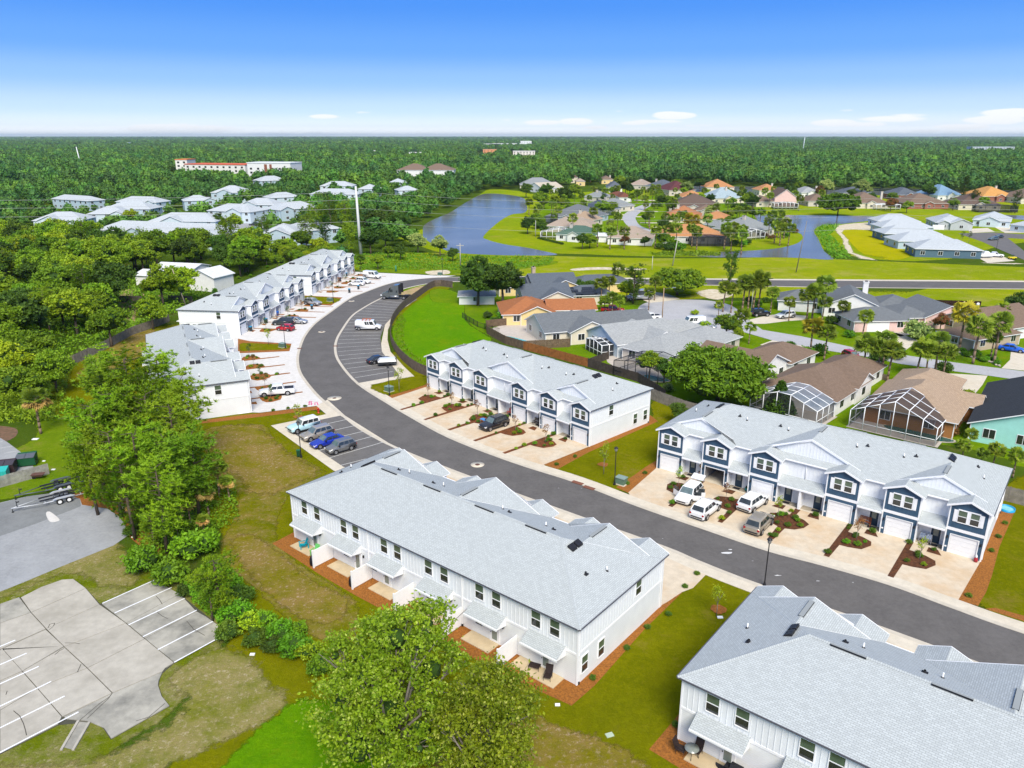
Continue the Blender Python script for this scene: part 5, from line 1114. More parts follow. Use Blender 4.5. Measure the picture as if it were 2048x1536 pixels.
fence('long grey fence climbing past the left woods', GL([(60,765),(110,741),(150,728),(207,701),(265,670),(300,658),(340,643)]), 1.8, (0.25,0.22,0.18))
fence('grey fence by the debris heap left of the sheds', GL([(180,612),(215,604),(285,606)]), 1.8, (0.22,0.19,0.16))
fence('grey fence beside the leaning pole', GL([(338,604),(386,606)]), 1.8, (0.22,0.19,0.16))
fence('weathered grey picket fence hiding the dumpsters', GL([(-70,1000),(0,976),(50,962),(100,948)]), 1.5, (0.34,0.33,0.30), 2.0, plank=0.11)
fence('black metal fence below the pair of tall pines', GL([(925,636),(955,654),(1000,668)]), 1.3, metal=True)
fence('low wooden picket fence between the brown roofed and tan roofed houses', GL([(1722,746),(1750,756),(1776,762)]), 1.1, (0.30,0.24,0.18))
# dark brown fence hung with white ornaments
of = fence('very dark brown fence hung with white ornaments behind the pink house', GL([(1776,613),(1840,616),(1900,618),(1960,620)]), 2.2, (0.035,0.013,0.010))
for k in range(14):
    f = (k+.5)/14; a, b = G(1776,613), G(1960,620); q = a.lerp(b, f); m = MB(); m.lathe([(0,-.04),(0.35+.15*(k%3),0),(0,.04)], 7); o = m.build('ornament', M['trim'], of, (q.x-a.x, q.y-a.y-.12, 1.0+.4*(k % 2))); o.rotation_euler = (math.pi/2, 0, 0)
# ------------------------------------------------------------------ vehicles
TYRE = plain('tyre_rubber', (0.015,0.015,0.016), 0.8); RIM = plain('wheel_rim', (0.45,0.46,0.48), 0.3, 0.7); CGLASS = glass('car_glass', (0.035,0.045,0.05), 0.05); WSG = glass('windscreen_glass', (0.14,0.20,0.21), 0.06)
HL = plain('headlight_lens', (0.75,0.77,0.8), 0.1); TLm = plain('tail_light', (0.35,0.01,0.012), 0.2)
CARK = {  # L, W, H, belt, hoodfront z, bottom z, windscreen base x, roof front x, roof rear x, rear glass base x, wheel radius
 'suv': (4.7,1.9,1.72,1.08,.90,.26,1.05,.35,-1.75,-2.22,.36), 'boxy': (4.1,1.8,1.62,1.05,.88,.24,.95,.45,-1.6,-1.95,.34), 'fj': (4.65,1.9,1.82,1.15,1.0,.32,.85,.40,-1.95,-2.15,.39),
 'sedan': (4.75,1.84,1.45,.92,.72,.2,.95,.15,-1.1,-1.85,.33), 'hatch': (4.0,1.74,1.52,.95,.78,.2,1.0,.3,-1.45,-1.9,.31), 'van': (5.7,2.0,2.15,1.15,.95,.3,1.75,1.2,-2.7,-2.8,.37),
 'minivan': (5.1,1.98,1.75,1.0,.85,.2,1.4,.55,-2.05,-2.45,.34), 'pickup': (5.7,1.95,1.82,1.12,.98,.32,1.15,.55,-.95,-1.15,.4), 'jeep': (4.5,1.85,1.85,1.2,1.1,.4,.6,.45,-1.95,-2.05,.41), 'hightop': (6.9,2.05,2.7,1.2,1.0,.3,2.5,1.9,-3.3,-3.4,.37)}
CM = {}
def car_mesh(kind):
    if kind in CM: return CM[kind]
    L, Wd, H, bz, hz, zb, xw, xrf, xrr, xrb, wr = CARK[kind]; hw = Wd/2; out = {}
    m = MB(); st = [(-L/2, bz-.22, .86), (-L/2+.06, bz-.1, .95), (-L/2+.35, bz-.01, 1.0), (xrb, bz, 1.0), (0, bz, 1.0), (xw, bz, 1.0), (xw+.2, bz-.04, .99), (L/2-.5, hz+.03, .97), (L/2-.12, hz-.05, .92), (L/2, hz-.2, .82)]
    if kind == 'pickup': st = [(-L/2, bz-.05, .95), (-L/2+.05, bz, .99), (-1.6, bz, 1.0), (xrb, bz, 1.0)]+st[4:]
    R0 = []
    for i, (x, zt, f) in enumerate(st):
        w_ = hw*f; b0 = zb+(.14 if i in (0, len(st)-1) else 0)
        ring = [(x,-(w_-.1),b0),(x,-w_,b0+.14),(x,-w_,b0+(zt-b0)*.55),(x,-(w_-.03),zt-.10),(x,-(w_-.14),zt),(x,-(w_-.45),zt+.015),(x,(w_-.45),zt+.015),(x,(w_-.14),zt),(x,(w_-.03),zt-.10),(x,w_,b0+(zt-b0)*.55),(x,w_,b0+.14),(x,(w_-.1),b0)]
        R0.append(ring)
    k = len(m.v)
    for r in R0: m.v += r
    n = 12
    for i in range(len(R0)-1):
        for j in range(n):
            a = k+i*n+j; b = k+i*n+(j+1) % n; m.f.append((a, b, b+n, a+n)[::-1]); m.m.append(0); m.uv.append(None); m.sm.append(True)
    m.f.append(tuple(k+j for j in range(n))); m.m.append(0); m.uv.append(None); m.sm.append(False)
    m.f.append(tuple(k+(len(R0)-1)*n+j for j in reversed(range(n)))); m.m.append(0); m.uv.append(None); m.sm.append(False)
    # lower dark sill and bumper grille
    m.box(-L/2+.2, -hw+.06, zb-.06, L/2-.2, hw-.06, zb+.1, 1); m.box(L/2-.06, -hw*.6, zb+.18, L/2+.008, hw*.6, hz-.3, 1); m.box(-L/2-.01, -hw*.75, zb+.12, -L/2+.05, hw*.75, zb+.28, 1)
    if kind == 'pickup': m.box(-L/2+.12, -hw+.16, bz+.005, xrb-.08, hw-.16, bz+.03, 1); m.box(-L/2+.08, -hw+.05, bz, xrb, -hw+.16, bz+.05, 0); m.box(-L/2+.08, hw-.16, bz, xrb, hw-.05, bz+.05, 0); m.box(-L/2+.02, -hw+.05, bz-.02, -L/2+.12, hw-.05, bz+.05, 0)
    xf, xr = L/2-.85, -L/2+.9
    if kind == 'pickup': xr = -L/2+1.15
    for x in (xf, xr):
        for s in (-1, 1): m.tube((x, s*(hw-.05), wr), (x, s*(hw+.006), wr), wr+.07, n=14, mi=1)
    out['body'] = (m, 1)
    # cabin
    c = MB(); wb = hw-.08; wt = hw-.27 if kind not in ('van', 'hightop', 'jeep', 'fj') else hw-.16
    q = [(xrb,-wb,bz-.02),(xw,-wb,bz-.02),(xw,wb,bz-.02),(xrb,wb,bz-.02)]
    zt = H; zs = H-.07
    ring2 = [(xrr-.05,-wt-.02,zs),(xrf+.08,-wt-.02,zs),(xrf+.08,wt+.02,zs),(xrr-.05,wt+.02,zs)]
    ring3 = [(xrr+.12,-wt+.13,zt),(xrf-.12,-wt+.13,zt),(xrf-.12,wt-.13,zt),(xrr+.12,wt-.13,zt)]
    k = len(c.v); c.v += q+ring2+ring3
    for lv in (0, 4):
        for j in range(4):
            a = k+lv+j; b = k+lv+(j+1) % 4; c.f.append((a, b, b+4, a+4)); c.m.append(0); c.uv.append(None); c.sm.append(False)
    c.f.append((k+8,k+9,k+10,k+11)); c.m.append(0); c.uv.append(None); c.sm.append(False)
    out['cabin'] = (c, 1)
    def quad(p, off, nm, mt):
        p = [Vector(v) for v in p]; nn = (p[1]-p[0]).cross(p[3]-p[0]).normalized()*off; g = MB(); g.face([v+nn for v in p]); g.face([v+nn*.2 for v in reversed(p)]); out.setdefault(nm, []).append((g.mesh(nm, mt), ))
    lerp = lambda a, b, t: tuple(Vector(a).lerp(Vector(b), t))
    def inset(p, a=.06, b=.1, c_=.06, d=.06):
        b0, b1, t1, t0 = p
        f = lambda u, v: Vector(b0).lerp(Vector(b1), u).lerp(Vector(t0).lerp(Vector(t1), u), v)
        return [f(a, b), f(1-c_, b), f(1-c_, 1-d), f(a, 1-d)]
    A = lambda i: q[i]; B = lambda i: ring2[i]
    quad(inset([A(1),A(2),B(2),B(1)], .05, .04, .05, .04), .012, 'windscreen', WSG)
    quad(inset([A(3),A(0),B(0),B(3)], .08, .12, .08, .08), .012, 'rear_window', CGLASS)
    for side in (0, 1):
        p = [A(0),A(1),B(1),B(0)] if side == 0 else [A(2),A(3),B(3),B(2)]
        if kind in ('van', 'hightop'):
            segs = [(.74,.93)] if side == 0 else [(.07,.26)]
            if kind == 'van': segs += ([(.50,.60),(.62,.70)] if side == 0 else [(.30,.38),(.40,.50)])
            if kind == 'hightop': segs = [(.08,.9)]
        else: segs = [(.05,.34),(.37,.63),(.66,.93)] if kind in ('suv','minivan','fj','boxy') else [(.06,.48),(.52,.94)]
        for u0, u1 in segs: quad(inset(p, u0, .12, 1-u1, .12), .012, 'side_window', CGLASS)
    for s in (-1, 1):
        g = MB(); g.box(L/2-.18, s*(hw-.38), hz-.26, L/2+.0, s*(hw-.10), hz-.12); out.setdefault('headlight', []).append((g.mesh('headlight', HL),))
        g = MB(); g.box(-L/2-.012, s*(hw-.30), bz-.38, -L/2+.12, s*(hw-.08), bz-.16); out.setdefault('taillight', []).append((g.mesh('taillight', TLm),))
        g = MB(); g.box(xw-.38, s*(hw-.02), bz+.0, xw-.2, s*(hw+.17), bz+.13); out.setdefault('mirror', []).append((g.mesh('mirror', M['black']),))
    t = MB(); t.tube((0,-.11,0),(0,.11,0),wr,n=16); rm = MB(); rm.tube((0,-.115,0),(0,.115,0),wr*.64,n=12)
    out['_w'] = (t.mesh('tyre', TYRE), rm.mesh('rim', RIM), xf, xr, hw, wr)
    for nm in ('body', 'cabin'):
        mb, _ = out[nm]; me = mb.mesh(nm, [M['board'], M['bplastic']])
        if nm == 'cabin':
            bm = bmesh.new(); bm.from_mesh(me); bmesh.ops.bevel(bm, geom=list(bm.edges), offset=.035, segments=2, affect='EDGES', profile=0.6); bm.to_mesh(me); bm.free()
            for pl in me.polygons: pl.use_smooth = False
        out[nm] = me
    CM[kind] = out; return out
PAINTS = {}
def PT(name, c, metal=0.0, rough=.25):
    if name not in PAINTS: PAINTS[name] = paint('paint_'+name, c, rough, metal)
    return PAINTS[name]
PT('white', (0.78,0.79,0.80)); PT('silver', (0.45,0.46,0.48), .5); PT('black', (0.012,0.012,0.016)); PT('red', (0.42,0.008,0.015)); PT('blue', (0.01,0.03,0.35)); PT('brightblue', (0.005,0.09,0.55)); PT('paleblue', (0.45,0.68,0.78)); PT('grey', (0.20,0.20,0.20), .4); PT('champagne', (0.40,0.36,0.31), .4); PT('beige', (0.36,0.32,0.26), .4); PT('charcoal', (0.035,0.04,0.045), .2); PT('tealgrey', (0.10,0.14,0.15), .3); PT('truckgrey', (0.13,0.15,0.155), .3)
def car(label, kind, col, c, ang, roof=None, cat=None, group='parked vehicles', wins=True, scale=None):
    ms = car_mesh(kind); L = CARK[kind][0]
    root = thing('parked_'+{'suv':'suv','boxy':'hatchback','fj':'suv','sedan':'car','hatch':'hatchback','van':'van','minivan':'minivan','pickup':'pickup','jeep':'jeep','hightop':'van'}[kind] if kind != 'jeep' else 'parked_off_road_car', label, cat or {'van':'van','hightop':'van','pickup':'pickup','suv':'car'}.get(kind, 'car'), (c[0], c[1], c[2] if len(c) > 2 else 0.07), ang, group)
    b = put('body', ms['body'], root); setmat(b, 0, PAINTS[col]); cb = put('cabin', ms['cabin'], root); setmat(cb, 0, PAINTS[roof or col])
    for nm in ('windscreen', 'rear_window', 'side_window', 'headlight', 'taillight', 'mirror'):
        for (me,) in ms.get(nm, []): put(nm, me, root)
    t, r, xf, xr, hw, wr = ms['_w']
    for x in (xf, xr):
        for s in (-1, 1):
            w_ = put('wheel', t, root, (x, s*(hw-.09), wr)); put('rim', r, w_)
    return root
def car_px(label, kind, col, pf, pr, wheels=True, dirpx=None, **k):
    """front and rear wheel contact pixels of the side that faces the camera"""
    hw = CARK[kind][1]/2-.05
    F = G(*pf, 0.07); Rr = G(*pr, 0.07); mid = (F+Rr)/2
    d = (F-Rr) if dirpx is None else (G(*dirpx[0])-G(*dirpx[1])); d.z = 0; d.normalize()
    if dirpx is not None: mid = F-d*(CARK[kind][0]-1.75)/2
    nn = Vector((-d.y, d.x, 0))
    if nn.y < 0: nn = -nn
    if abs(nn.y) < .3 and nn.dot(mid) < 0: nn = -nn
    c = mid+nn*hw; return car(label, kind, col, (c.x, c.y, 0.085), math.atan2(d.y, d.x), **k)
LOTD = ((658.6,917),(765.6,885.5))
car_px('pale blue SUV with a white roof, farthest of the four in the lower bay', 'fj', 'paleblue', (596,868), (640,856), dirpx=LOTD, roof='white')
car_px('champagne SUV with roof rails, second car of the lower bay', 'suv', 'champagne', (622,884), (660,873), dirpx=LOTD)
car_px('bright blue sedan, third car of the lower bay', 'sedan', 'blue', (641,898), (677,886), dirpx=LOTD)
car_px('grey boxy hatchback nearest the camera in the lower bay', 'boxy', 'grey', (672.6,909.5), (705.5,899.4), dirpx=LOTD)
vn = car_px('white window van with orange roof racks in the crescent bay', 'van', 'white', (751,661), (720,661))
m = MB(); 
for x in (-1.2,-.4,.4): m.box(x,-.85,2.16,x+.1,.85,2.32)
m.box(-1.3,-.8,2.3,.7,-.7,2.36); m.box(-1.3,.7,2.3,.7,.8,2.36); tag(m.build('roof_rack', plain('orange_rack', (0.5,0.13,0.03), .5), vn), kind='stuff')
car_px('black sedan beside the small covered trailer in the crescent bay', 'sedan', 'black', (780,724), (746,730))
car_px('white pickup with a black bed cover before the nearest left townhouses', 'pickup', 'white', (534,794.5), (574.5,791))
car_px('red hatchback before the middle left townhouses', 'hatch', 'red', (555.5,661.5), (578.5,663.5))
car_px('dark grey minivan just behind the red hatchback', 'minivan', 'charcoal', (548,651), (584,651))
car_px('silver sedan nose to the street beside the dark minivan', 'sedan', 'silver', (603,648.5), (580,648))
car_px('silver SUV on the drive beside the narrow lawn island', 'suv', 'silver', (634,612.5), (608,609))
car_px('white sedan parked before the farthest townhouses', 'sedan', 'white', (702,571.5), (720,572), )
car_px('white SUV just beyond the white sedan', 'suv', 'white', (734,568.5), (712,566))
vn2 = car_px('white cargo van with ladder rack, farthest along the drives', 'van', 'white', (752,558), (730,556))
car_px('large black SUV on the drive before the middle townhouse row', 'suv', 'black', (981,863), (1011,853), dirpx=((974,858),(1011,846)))
Z1p = lambda x, y: (1280+x/5.12, 780+y/5.12)
car_px('white SUV parked tail to the street in front of the open doored car', 'suv', 'white', Z1p(808,1235), Z1p(680,1340))
wo = car_px('white car with its doors and tailgate open before the open garage', 'suv', 'white', Z1p(520,1180), Z1p(720,1070), dirpx=(Z1p(560,1130), Z1p(740,960)))
car_px('white SUV with dark rear glass before the third garage of the right row', 'suv', 'white', Z1p(1272,1185), Z1p(1180,1250))
car_px('beige SUV with tinted rear glass parked beside the mulch bed', 'suv', 'beige', Z1p(1345,1385), Z1p(1250,1485))
o_ = LW('T2', 14.5, -6.2, 0.07); car('black SUV parked at the kerb, half hidden by the nearest roof', 'suv', 'black', tuple(o_), TH['T2'][3]+math.pi/2)
# opened doors and tailgate
for s, x in ((-1,.35),(1,.35),(1,-.7)):
    m = MB(); m.box(-.95,-.04,.35,0,.04,1.0,0); m.box(-.85,-.03,1.0,-.1,.03,1.45,1); o = m.build('open_door', [PAINTS['white'], CGLASS], wo, (x+.5, s*.93, 0), -s*R(62))
m = MB(); m.box(-.05,-.75,0,.05,.75,1.05,0); o = m.build('open_tailgate', PAINTS['white'], wo, (-2.1,0,1.68)); o.rotation_euler = (0, -R(75), 0)
# cul-de-sac and neighbourhood vehicles
for lb, kd, cl, f, r in (('black off road car on the drive by the street palms','jeep','black',(1537,633),(1510,634)), ('white SUV on the drive behind a young palm','suv','white',(1565,638),(1586,636)), ('bright blue car on the drive at the right edge','sedan','brightblue',(2036,706),(2008,702)),
    ('white work van with a roof ladder on the cul-de-sac','van','white',(1373,654),(1405,652)), ('silver sedan behind the white work van','sedan','silver',(1420,659),(1398,656)), ('white pickup by the street light on the cul-de-sac','pickup','white',(1285,643),(1316,641)),
    ('dark sports car beside the red pickup','sedan','charcoal',(1277,633),(1252,634)), ('red pickup half hidden by the palm on the cul-de-sac','pickup','red',(1240,627),(1210,626)), ('silver high roofed camper van under the leaning pine','hightop','silver',(1268,601),(1292,600)),
    ('dark grey car first on the far new street','sedan','tealgrey',(1984,481),(1996,480)), ('dark grey car second on the far new street','sedan','charcoal',(1996,477),(2006,476)), ('white pickup with trailer beside the new blue house','pickup','white',(1998,515),(1980,514)),
    ('white car on a drive among the pond houses','suv','white',(1237,411),(1248,411)), ('red car among the palms of the pond houses','sedan','red',(1336,444),(1350,443)), ('dark car beside the beige hip roofed house','sedan','charcoal',(1309,478),(1303,482)),
    ('white car on the tennis court road of the apartments','suv','white',(520,458),(530,458)), ('dark pickup near the tennis court','pickup','charcoal',(500,452),(518,452)), ('dark red car by the apartments car park','sedan','grey',(548,436),(558,437)), ('orange red hatchback half hidden behind the brown roof','hatch','red',(1700,719),(1690,715)),
    ('silver car under the left oaks','sedan','silver',(98,566),(112,564)), ('white car under the left oaks','sedan','white',(128,562),(142,562))):
    car_px(lb, kd, cl, f, r)
# grey sleeper tractor unit
def semi():
    F, Rr = G(763.5,599.5), G(819,600.5); d = (F-Rr).normalized(); a = math.atan2(d.y, d.x); c = (F+Rr)/2; c.y += 1.0
    r = thing('tractor_unit', 'grey sleeper truck without trailer parked across the far end of the crescent bay', 'truck', (c.x, c.y, 0.085), a); P = PAINTS['truckgrey']
    m = MB(); 
    def loft(m, secs, mi=0):
        k = len(m.v); n = len(secs[0])
        for s in secs: m.v += s
        for i in range(len(secs)-1):
            for j in range(n): q = (k+i*n+j, k+i*n+(j+1)%n, k+(i+1)*n+(j+1)%n, k+(i+1)*n+j); m.f.append(q); m.m.append(mi); m.uv.append(None); m.sm.append(False)
        m.f.append(tuple(k+j for j in reversed(range(n)))); m.m.append(mi); m.uv.append(None); m.sm.append(False)
        m.f.append(tuple(k+(len(secs)-1)*n+j for j in range(n))); m.m.append(mi); m.uv.append(None); m.sm.append(False)
    rect = lambda x, w, z0, z1: [(x,-w,z0),(x,w,z0),(x,w,z1),(x,-w,z1)]
    loft(m, [rect(1.7,1.2,.6,2.05), rect(2.6,1.12,.6,1.85), rect(3.5,1.0,.6,1.55), rect(3.85,.9,.62,1.2)]); m.build('hood', P, r)
    m = MB(); loft(m, [rect(-1.0,1.25,.8,3.9), rect(.3,1.25,.8,3.75), rect(1.0,1.22,.8,3.1), rect(1.75,1.2,.8,2.1)]); m.build('sleeper_cab', P, r)
    m = MB(); m.box(-1.75,-1.25,1.6,-1.05,-1.15,4.0); m.box(-1.75,1.15,1.6,-1.05,1.25,4.0); tag(m.build('side_fairing', M['black'], r), kind='stuff')
    m = MB(); m.face([(1.32,-1.1,2.2),(1.32,1.1,2.2),(1.08,1.1,2.98),(1.08,-1.1,2.98)]); o = m.build('windscreen', CGLASS, r, (.42,0,0))
    for s in (-1, 1):
        m = MB(); m.box(.55,s*1.24,2.05,1.35,s*1.265,2.75); m.build('side_window', CGLASS, r); m = MB(); m.box(-.7,s*1.26,1.9,-.3,s*1.275,2.5); m.build('side_window', CGLASS, r)
        m = MB(); m.tube((1.2,s*1.0,.85),(-1.0,s*1.0,.85),.33,n=12); m.build('fuel_tank', RIM, r)
        m = MB(); m.box(1.5,s*1.3,2.0,1.6,s*1.55,2.7); m.build('mirror', M['black'], r); m = MB(); m.box(3.5,s*.75,1.0,3.9,s*1.0,1.3); m.build('headlight', HL, r)
    m = MB(); m.box(-4.2,-.5,.75,1.6,-.3,1.0); m.box(-4.2,.3,.75,1.6,.5,1.0); m.box(-3.3,-.5,1.0,-2.3,.5,1.15); m.box(-4.2,-1.1,.9,-4.0,1.1,1.0); tag(m.build('chassis', M['black'], r), kind='stuff')
    t = MB(); t.tube((0,-.15,0),(0,.15,0),.5,n=18); tm = t.mesh('tyre', TYRE); q = MB(); q.tube((0,-.16,0),(0,.16,0),.28,n=12); rm = q.mesh('rim', RIM)
    for x in (2.9,-2.3,-3.6):
        for s in (-1, 1): w_ = put('wheel', tm, r, (x, s*1.05, .5)); put('rim', rm, w_)
    m = MB(); m.box(-3.6,-1.15,1.02,-3.0,-.8,1.08); m.build('mudguard', M['black'], r)
semi()
# white lorry cab among the weeds by the sheds
wl = thing('tractor_unit', 'white sleeper truck among the weeds by the white sheds', 'truck', (G(436,562).x, G(436,562).y, 0), 0.1)
m = MB(); m.box(-3.2,-1.2,.8,.6,1.2,3.9); m.hexa([(.6,-1.2,.8),(2.8,-1.0,.8),(2.8,1.0,.8),(.6,1.2,.8),(.6,-1.2,2.6),(2.8,-.9,1.7),(2.8,.9,1.7),(.6,1.2,2.6)]); m.build('cab', PAINTS['white'], wl)
for x in (-2,2):
    t = MB(); t.tube((x,-1.25,.5),(x,-.9,.5),.5,n=12); t.build('wheel', TYRE, wl)
# small covered trailer
tr = car_c = G(770,733); ut = thing('covered_trailer', 'small white covered trailer beside the black sedan', 'trailer', (tr.x+.3, tr.y+.6, 0.085), R(12))
m = MB(); m.box(-1.7,-.95,.45,1.7,.95,.9,1); m.hexa([(-1.7,-.95,.9),(1.7,-.95,.9),(1.7,.95,.9),(-1.7,.95,.9),(-1.3,-.75,1.35),(1.5,-.75,1.35),(1.5,.75,1.35),(-1.3,.75,1.35)],0); m.build('box', [PAINTS['white'], PAINTS['charcoal']], ut); m = MB(); m.box(1.7,-.95,.45,1.78,.95,1.75); m.build('ramp', M['black'], ut); m = MB(); m.tube((-1.7,0,.5),(-2.9,0,.45),.05); m.build('tow_bar', M['black'], ut)
for s in (-1,1): t = MB(); t.tube((0,s*.85,.3),(0,s*1.05,.3),.3,n=12); t.build('wheel', TYRE, ut)
# boat trailers on the faded lot
def trailer(label, a, b, wpx, galv, L=8.5, axles=2):
    A, B = G(*a), G(*b); d = B-A; L = d.length; r = thing('boat_trailer', label, 'trailer', (A.x, A.y, 0.05), math.atan2(d.y, d.x), 'empty boat trailers')
    gm = plain('galvanised_'+label[:5], galv, .45, .3); L2 = L
    for s in (-1, 1):
        m = MB(); m.tube((0,0,.5),(L2*.42,s*.85,.5),.06,n=6); m.tube((L2*.42,s*.85,.5),(L2,s*.85,.5),.07,n=6); tag(m.build('side_rail', gm, r), kind='stuff')
        m = MB(); m.box(L2*.38,s*.45-.1,.68,L2*.98,s*.45+.1,.78); m.build('bunk', M['bplastic'], r)
        m = MB(); m.hexa([(L2*.55,s*.95,.72),(L2*.86,s*.95,.72),(L2*.86,s*1.22,.72),(L2*.55,s*1.22,.72),(L2*.6,s*.95,.86),(L2*.81,s*.95,.86),(L2*.81,s*1.22,.86),(L2*.6,s*1.22,.86)]); m.build('mudguard', gm, r)
        for x in (L2*.64, L2*.77):
            w_ = MB(); w_.tube((0,-.1,0),(0,.1,0),.36,n=14); o = w_.build('wheel', TYRE, r, (x, s*1.08, .33)); q = MB(); q.tube((0,-.11,0),(0,.11,0),.2,n=12); q.build('rim', PAINTS['white'], o)
    for x in (.45,.6,.75,.95): m = MB(); m.tube((L2*x,-.85,.5),(L2*x,.85,.5),.05,n=6); m.build('cross_bar', gm, r)
    m = MB(); m.tube((.6,0,.5),(.6,0,1.3),.04,n=6); m.tube((.6,0,1.1),(.9,0,1.1),.08,n=6); m.tube((.1,0,.5),(.1,0,0),.04,n=6); m.lathe([(0,0),(.12,0),(.12,.08),(0,.08)],8,c=(.1,0,0)); tag(m.build('winch_post', M['black'], r), kind='stuff')
    return r
trailer('galvanised twin axle boat trailer nearest the camera on the faded lot', (24,1026), (168,990), None, (0.55,0.57,0.60))
trailer('dark long boat trailer behind the galvanised one', (30,1000), (165,966), None, (0.12,0.14,0.16))
# ------------------------------------------------------------------ street furniture
def lamp(label, px, h=4.9, head=.24):
    g = G(*px); r = thing('street_lamp', label, 'street lamp', (g.x, g.y, 0.03), 0, 'black street lamps')
    m = MB(); m.lathe([(0.17,0),(0.17,.12),(0.10,.3),(0.065,.5),(0.05,h-.5),(0.07,h-.45),(0.05,h-.4)], 10); m.build('pole', M['black'], r)
    m = MB(); m.lathe([(0.06,h-.42),(0.16,h-.36),(0.21,h-.05),(0.19,h)], 10); m.build('lantern', plain('lamp_glass', (.25,.25,.24), .2), r); m = MB(); m.lathe([(0.27,h-.02),(0.24,h+.05),(0.05,h+.18),(0.0,h+.26)], 10); m.build('cap', M['black'], r)
    return r
lamp('black street lamp by the green box between the two street facing rows', (1229,970)); lamp('black street lamp at the corner of the lower parking bay', (602.5,915), 5.0); lamp('black street lamp behind the small covered trailer', (779,791), 4.8)
lamp('black street lamp across the street from the nearest roof', (1528.5,1172), 5.0); lamp('black street lamp on the lawn island behind the red hatchback', (571,697)); lamp('black street lamp by the silver SUV lawn island', (667,606)); lamp('black street lamp at the top end of the street', (885,551), 5.2); lamp('black street lamp beside the new houses street', (1991,507), 5)
def street_light(label, px, h, arm):
    g = G(*px); r = thing('street_light', label, 'street light', (g.x, g.y, 0)); m = MB(); m.tube((0,0,0),(0,0,h),.14,.09,8); m.build('pole', plain('pole_'+label[:6], (0.40,0.27,0.17), .8), r)
    m = MB(); m.tube((0,0,h-.3),(arm,0,h+.1),.05,n=6); m.build('arm', M['gutter'], r); m = MB(); m.box(arm-.1,-.15,h,arm+.7*(1 if arm>0 else -1),.15,h+.15); m.build('lamp_head', RIM, r)
street_light('tall brown street light on the cul-de-sac', (1324,640), 7.6, 2.0)
def pole(label, px, h, r0, col, lean=(0,0), cat='pole', arms=False, name='utility_pole'):
    g = G(*px); r = thing(name, label, cat, (g.x, g.y, 0)); m = MB(); m.tube((0,0,0),(lean[0],lean[1],h),r0,r0*.55,10); pm = plain('pm_'+label[:14], col, .7); m.build('shaft', pm, r)
    if arms: m = MB(); m.box(lean[0]-1.2,-.08,h-.8,lean[0]+1.2,.08,h-.6); m.build('cross_arm', pm, r)
    return r, g
TPL, tg = pole('tall white transmission pole behind the farthest townhouses', (722,510), 24.2, .62, (0.62,0.63,0.62), (-.4,0), name='transmission_pole')
p2, g2 = pole('grey utility pole in the weeds by the pond', (921,533), 7.6, .2, (0.42,0.40,0.36), arms=True); p3, g3 = pole('leaning grey utility pole in the mown field', (1345,532), 9.5, .2, (0.45,0.43,0.40), (1.2,0), arms=True)
pole('thin pole standing by the channel at the right', (1592,545), 16, .16, (0.22,0.19,0.16), (1.5,0)); pole('slim white marker pole in the field', (1304,540), 4.5, .1, (0.6,0.6,0.58)); pole('grey pole beside the waterside tree', (1071,474), 7, .18, (0.45,0.44,0.42))
pole('bleached pole leaning over the sheds', (372,612), 9.5, .16, (0.42,0.36,0.30), (-2.2,0)); pole('distant tall white leaning mast on the left', (163,335), 27, .9, (0.75,0.76,0.78), (-2.5,0), name='mast'); pole('hazy pale mast on the right skyline', (1605,306), 38, 1.3, (0.6,0.68,0.72), (1.5,0), name='mast')
pole('green utility marker post beyond the drives', (792,543), 1.9, .35, (0.05,0.22,0.12), name='marker_post'); pole('flagpole in the yard with a small flag', (1502,624), 6.5, .06, (0.6,0.6,0.6), name='flagpole')
# wires: three pairs running from the white pole to left and right
wires = []
def wire(a, b, sag, r=.045):
    m = MB(); n = 18; P = [a.lerp(b, i/n)-Vector((0,0,sag*4*(i/n)*(1-i/n))) for i in range(n+1)]
    for i in range(n): m.tube(P[i], P[i+1], r, n=3, caps=False)
    return m
tag_w = thing('power_line', 'power lines running from the tall white pole across the woods and ponds', 'power line', (0,0,0))
for hh in (22.3, 19.6, 16.6, 12.0):
    a = Vector((tg.x-.3, tg.y, hh)); wm = plain('wire', (0.42,0.43,0.42), .5)
    wire(a, Vector((-330, 262, hh+1)), 3.0).build('wire', wm, tag_w); wire(a, Vector((130, 268, hh-1.5)), 3.0).build('wire', wm, tag_w); wire(Vector((130,268,hh-1.5)), Vector((420,262,hh)), 3.0).build('wire', wm, tag_w)
pole('white pole continuing the power line beyond the right edge of the field', (1740,500), 0.01, .3, (.6,.6,.6)) if False else None
GRN = plain('green_utility_box', (0.10,0.17,0.12), .55)
def ubox(label, px, s=1.0):
    g = G(*px); r = thing('transformer_box', label, 'utility box', (g.x, g.y, 0.03), R(-38), 'green transformer boxes'); m = MB(); m.box(-.75*s,-.6*s,0,.75*s,.6*s,.1); m.build('pad', M['walkc'], r)
    m = MB(); m.hexa([(-.62*s,-.5*s,.1),(.62*s,-.5*s,.1),(.62*s,.5*s,.1),(-.62*s,.5*s,.1),(-.62*s,-.45*s,.75*s),(.62*s,-.45*s,.75*s),(.62*s,.5*s,.85*s),(-.62*s,.5*s,.85*s)]); m.build('cabinet', GRN, r); m = MB(); m.box(-.66*s,-.5*s,.86*s,.66*s,.55*s,.92*s); m.build('lid', plain('grey_green_lid', (.22,.30,.27), .5), r)
ubox('green transformer box beside the street lamp between the two rows', (1242,968)); ubox('green transformer box near the covered trailer lawn', (778,783)); ubox('green transformer box on the lawn island behind the red hatchback', (565,695)); ubox('green transformer box by the silver SUV', (660,603), 1); ubox('green transformer box at the top end of the street', (880,551))
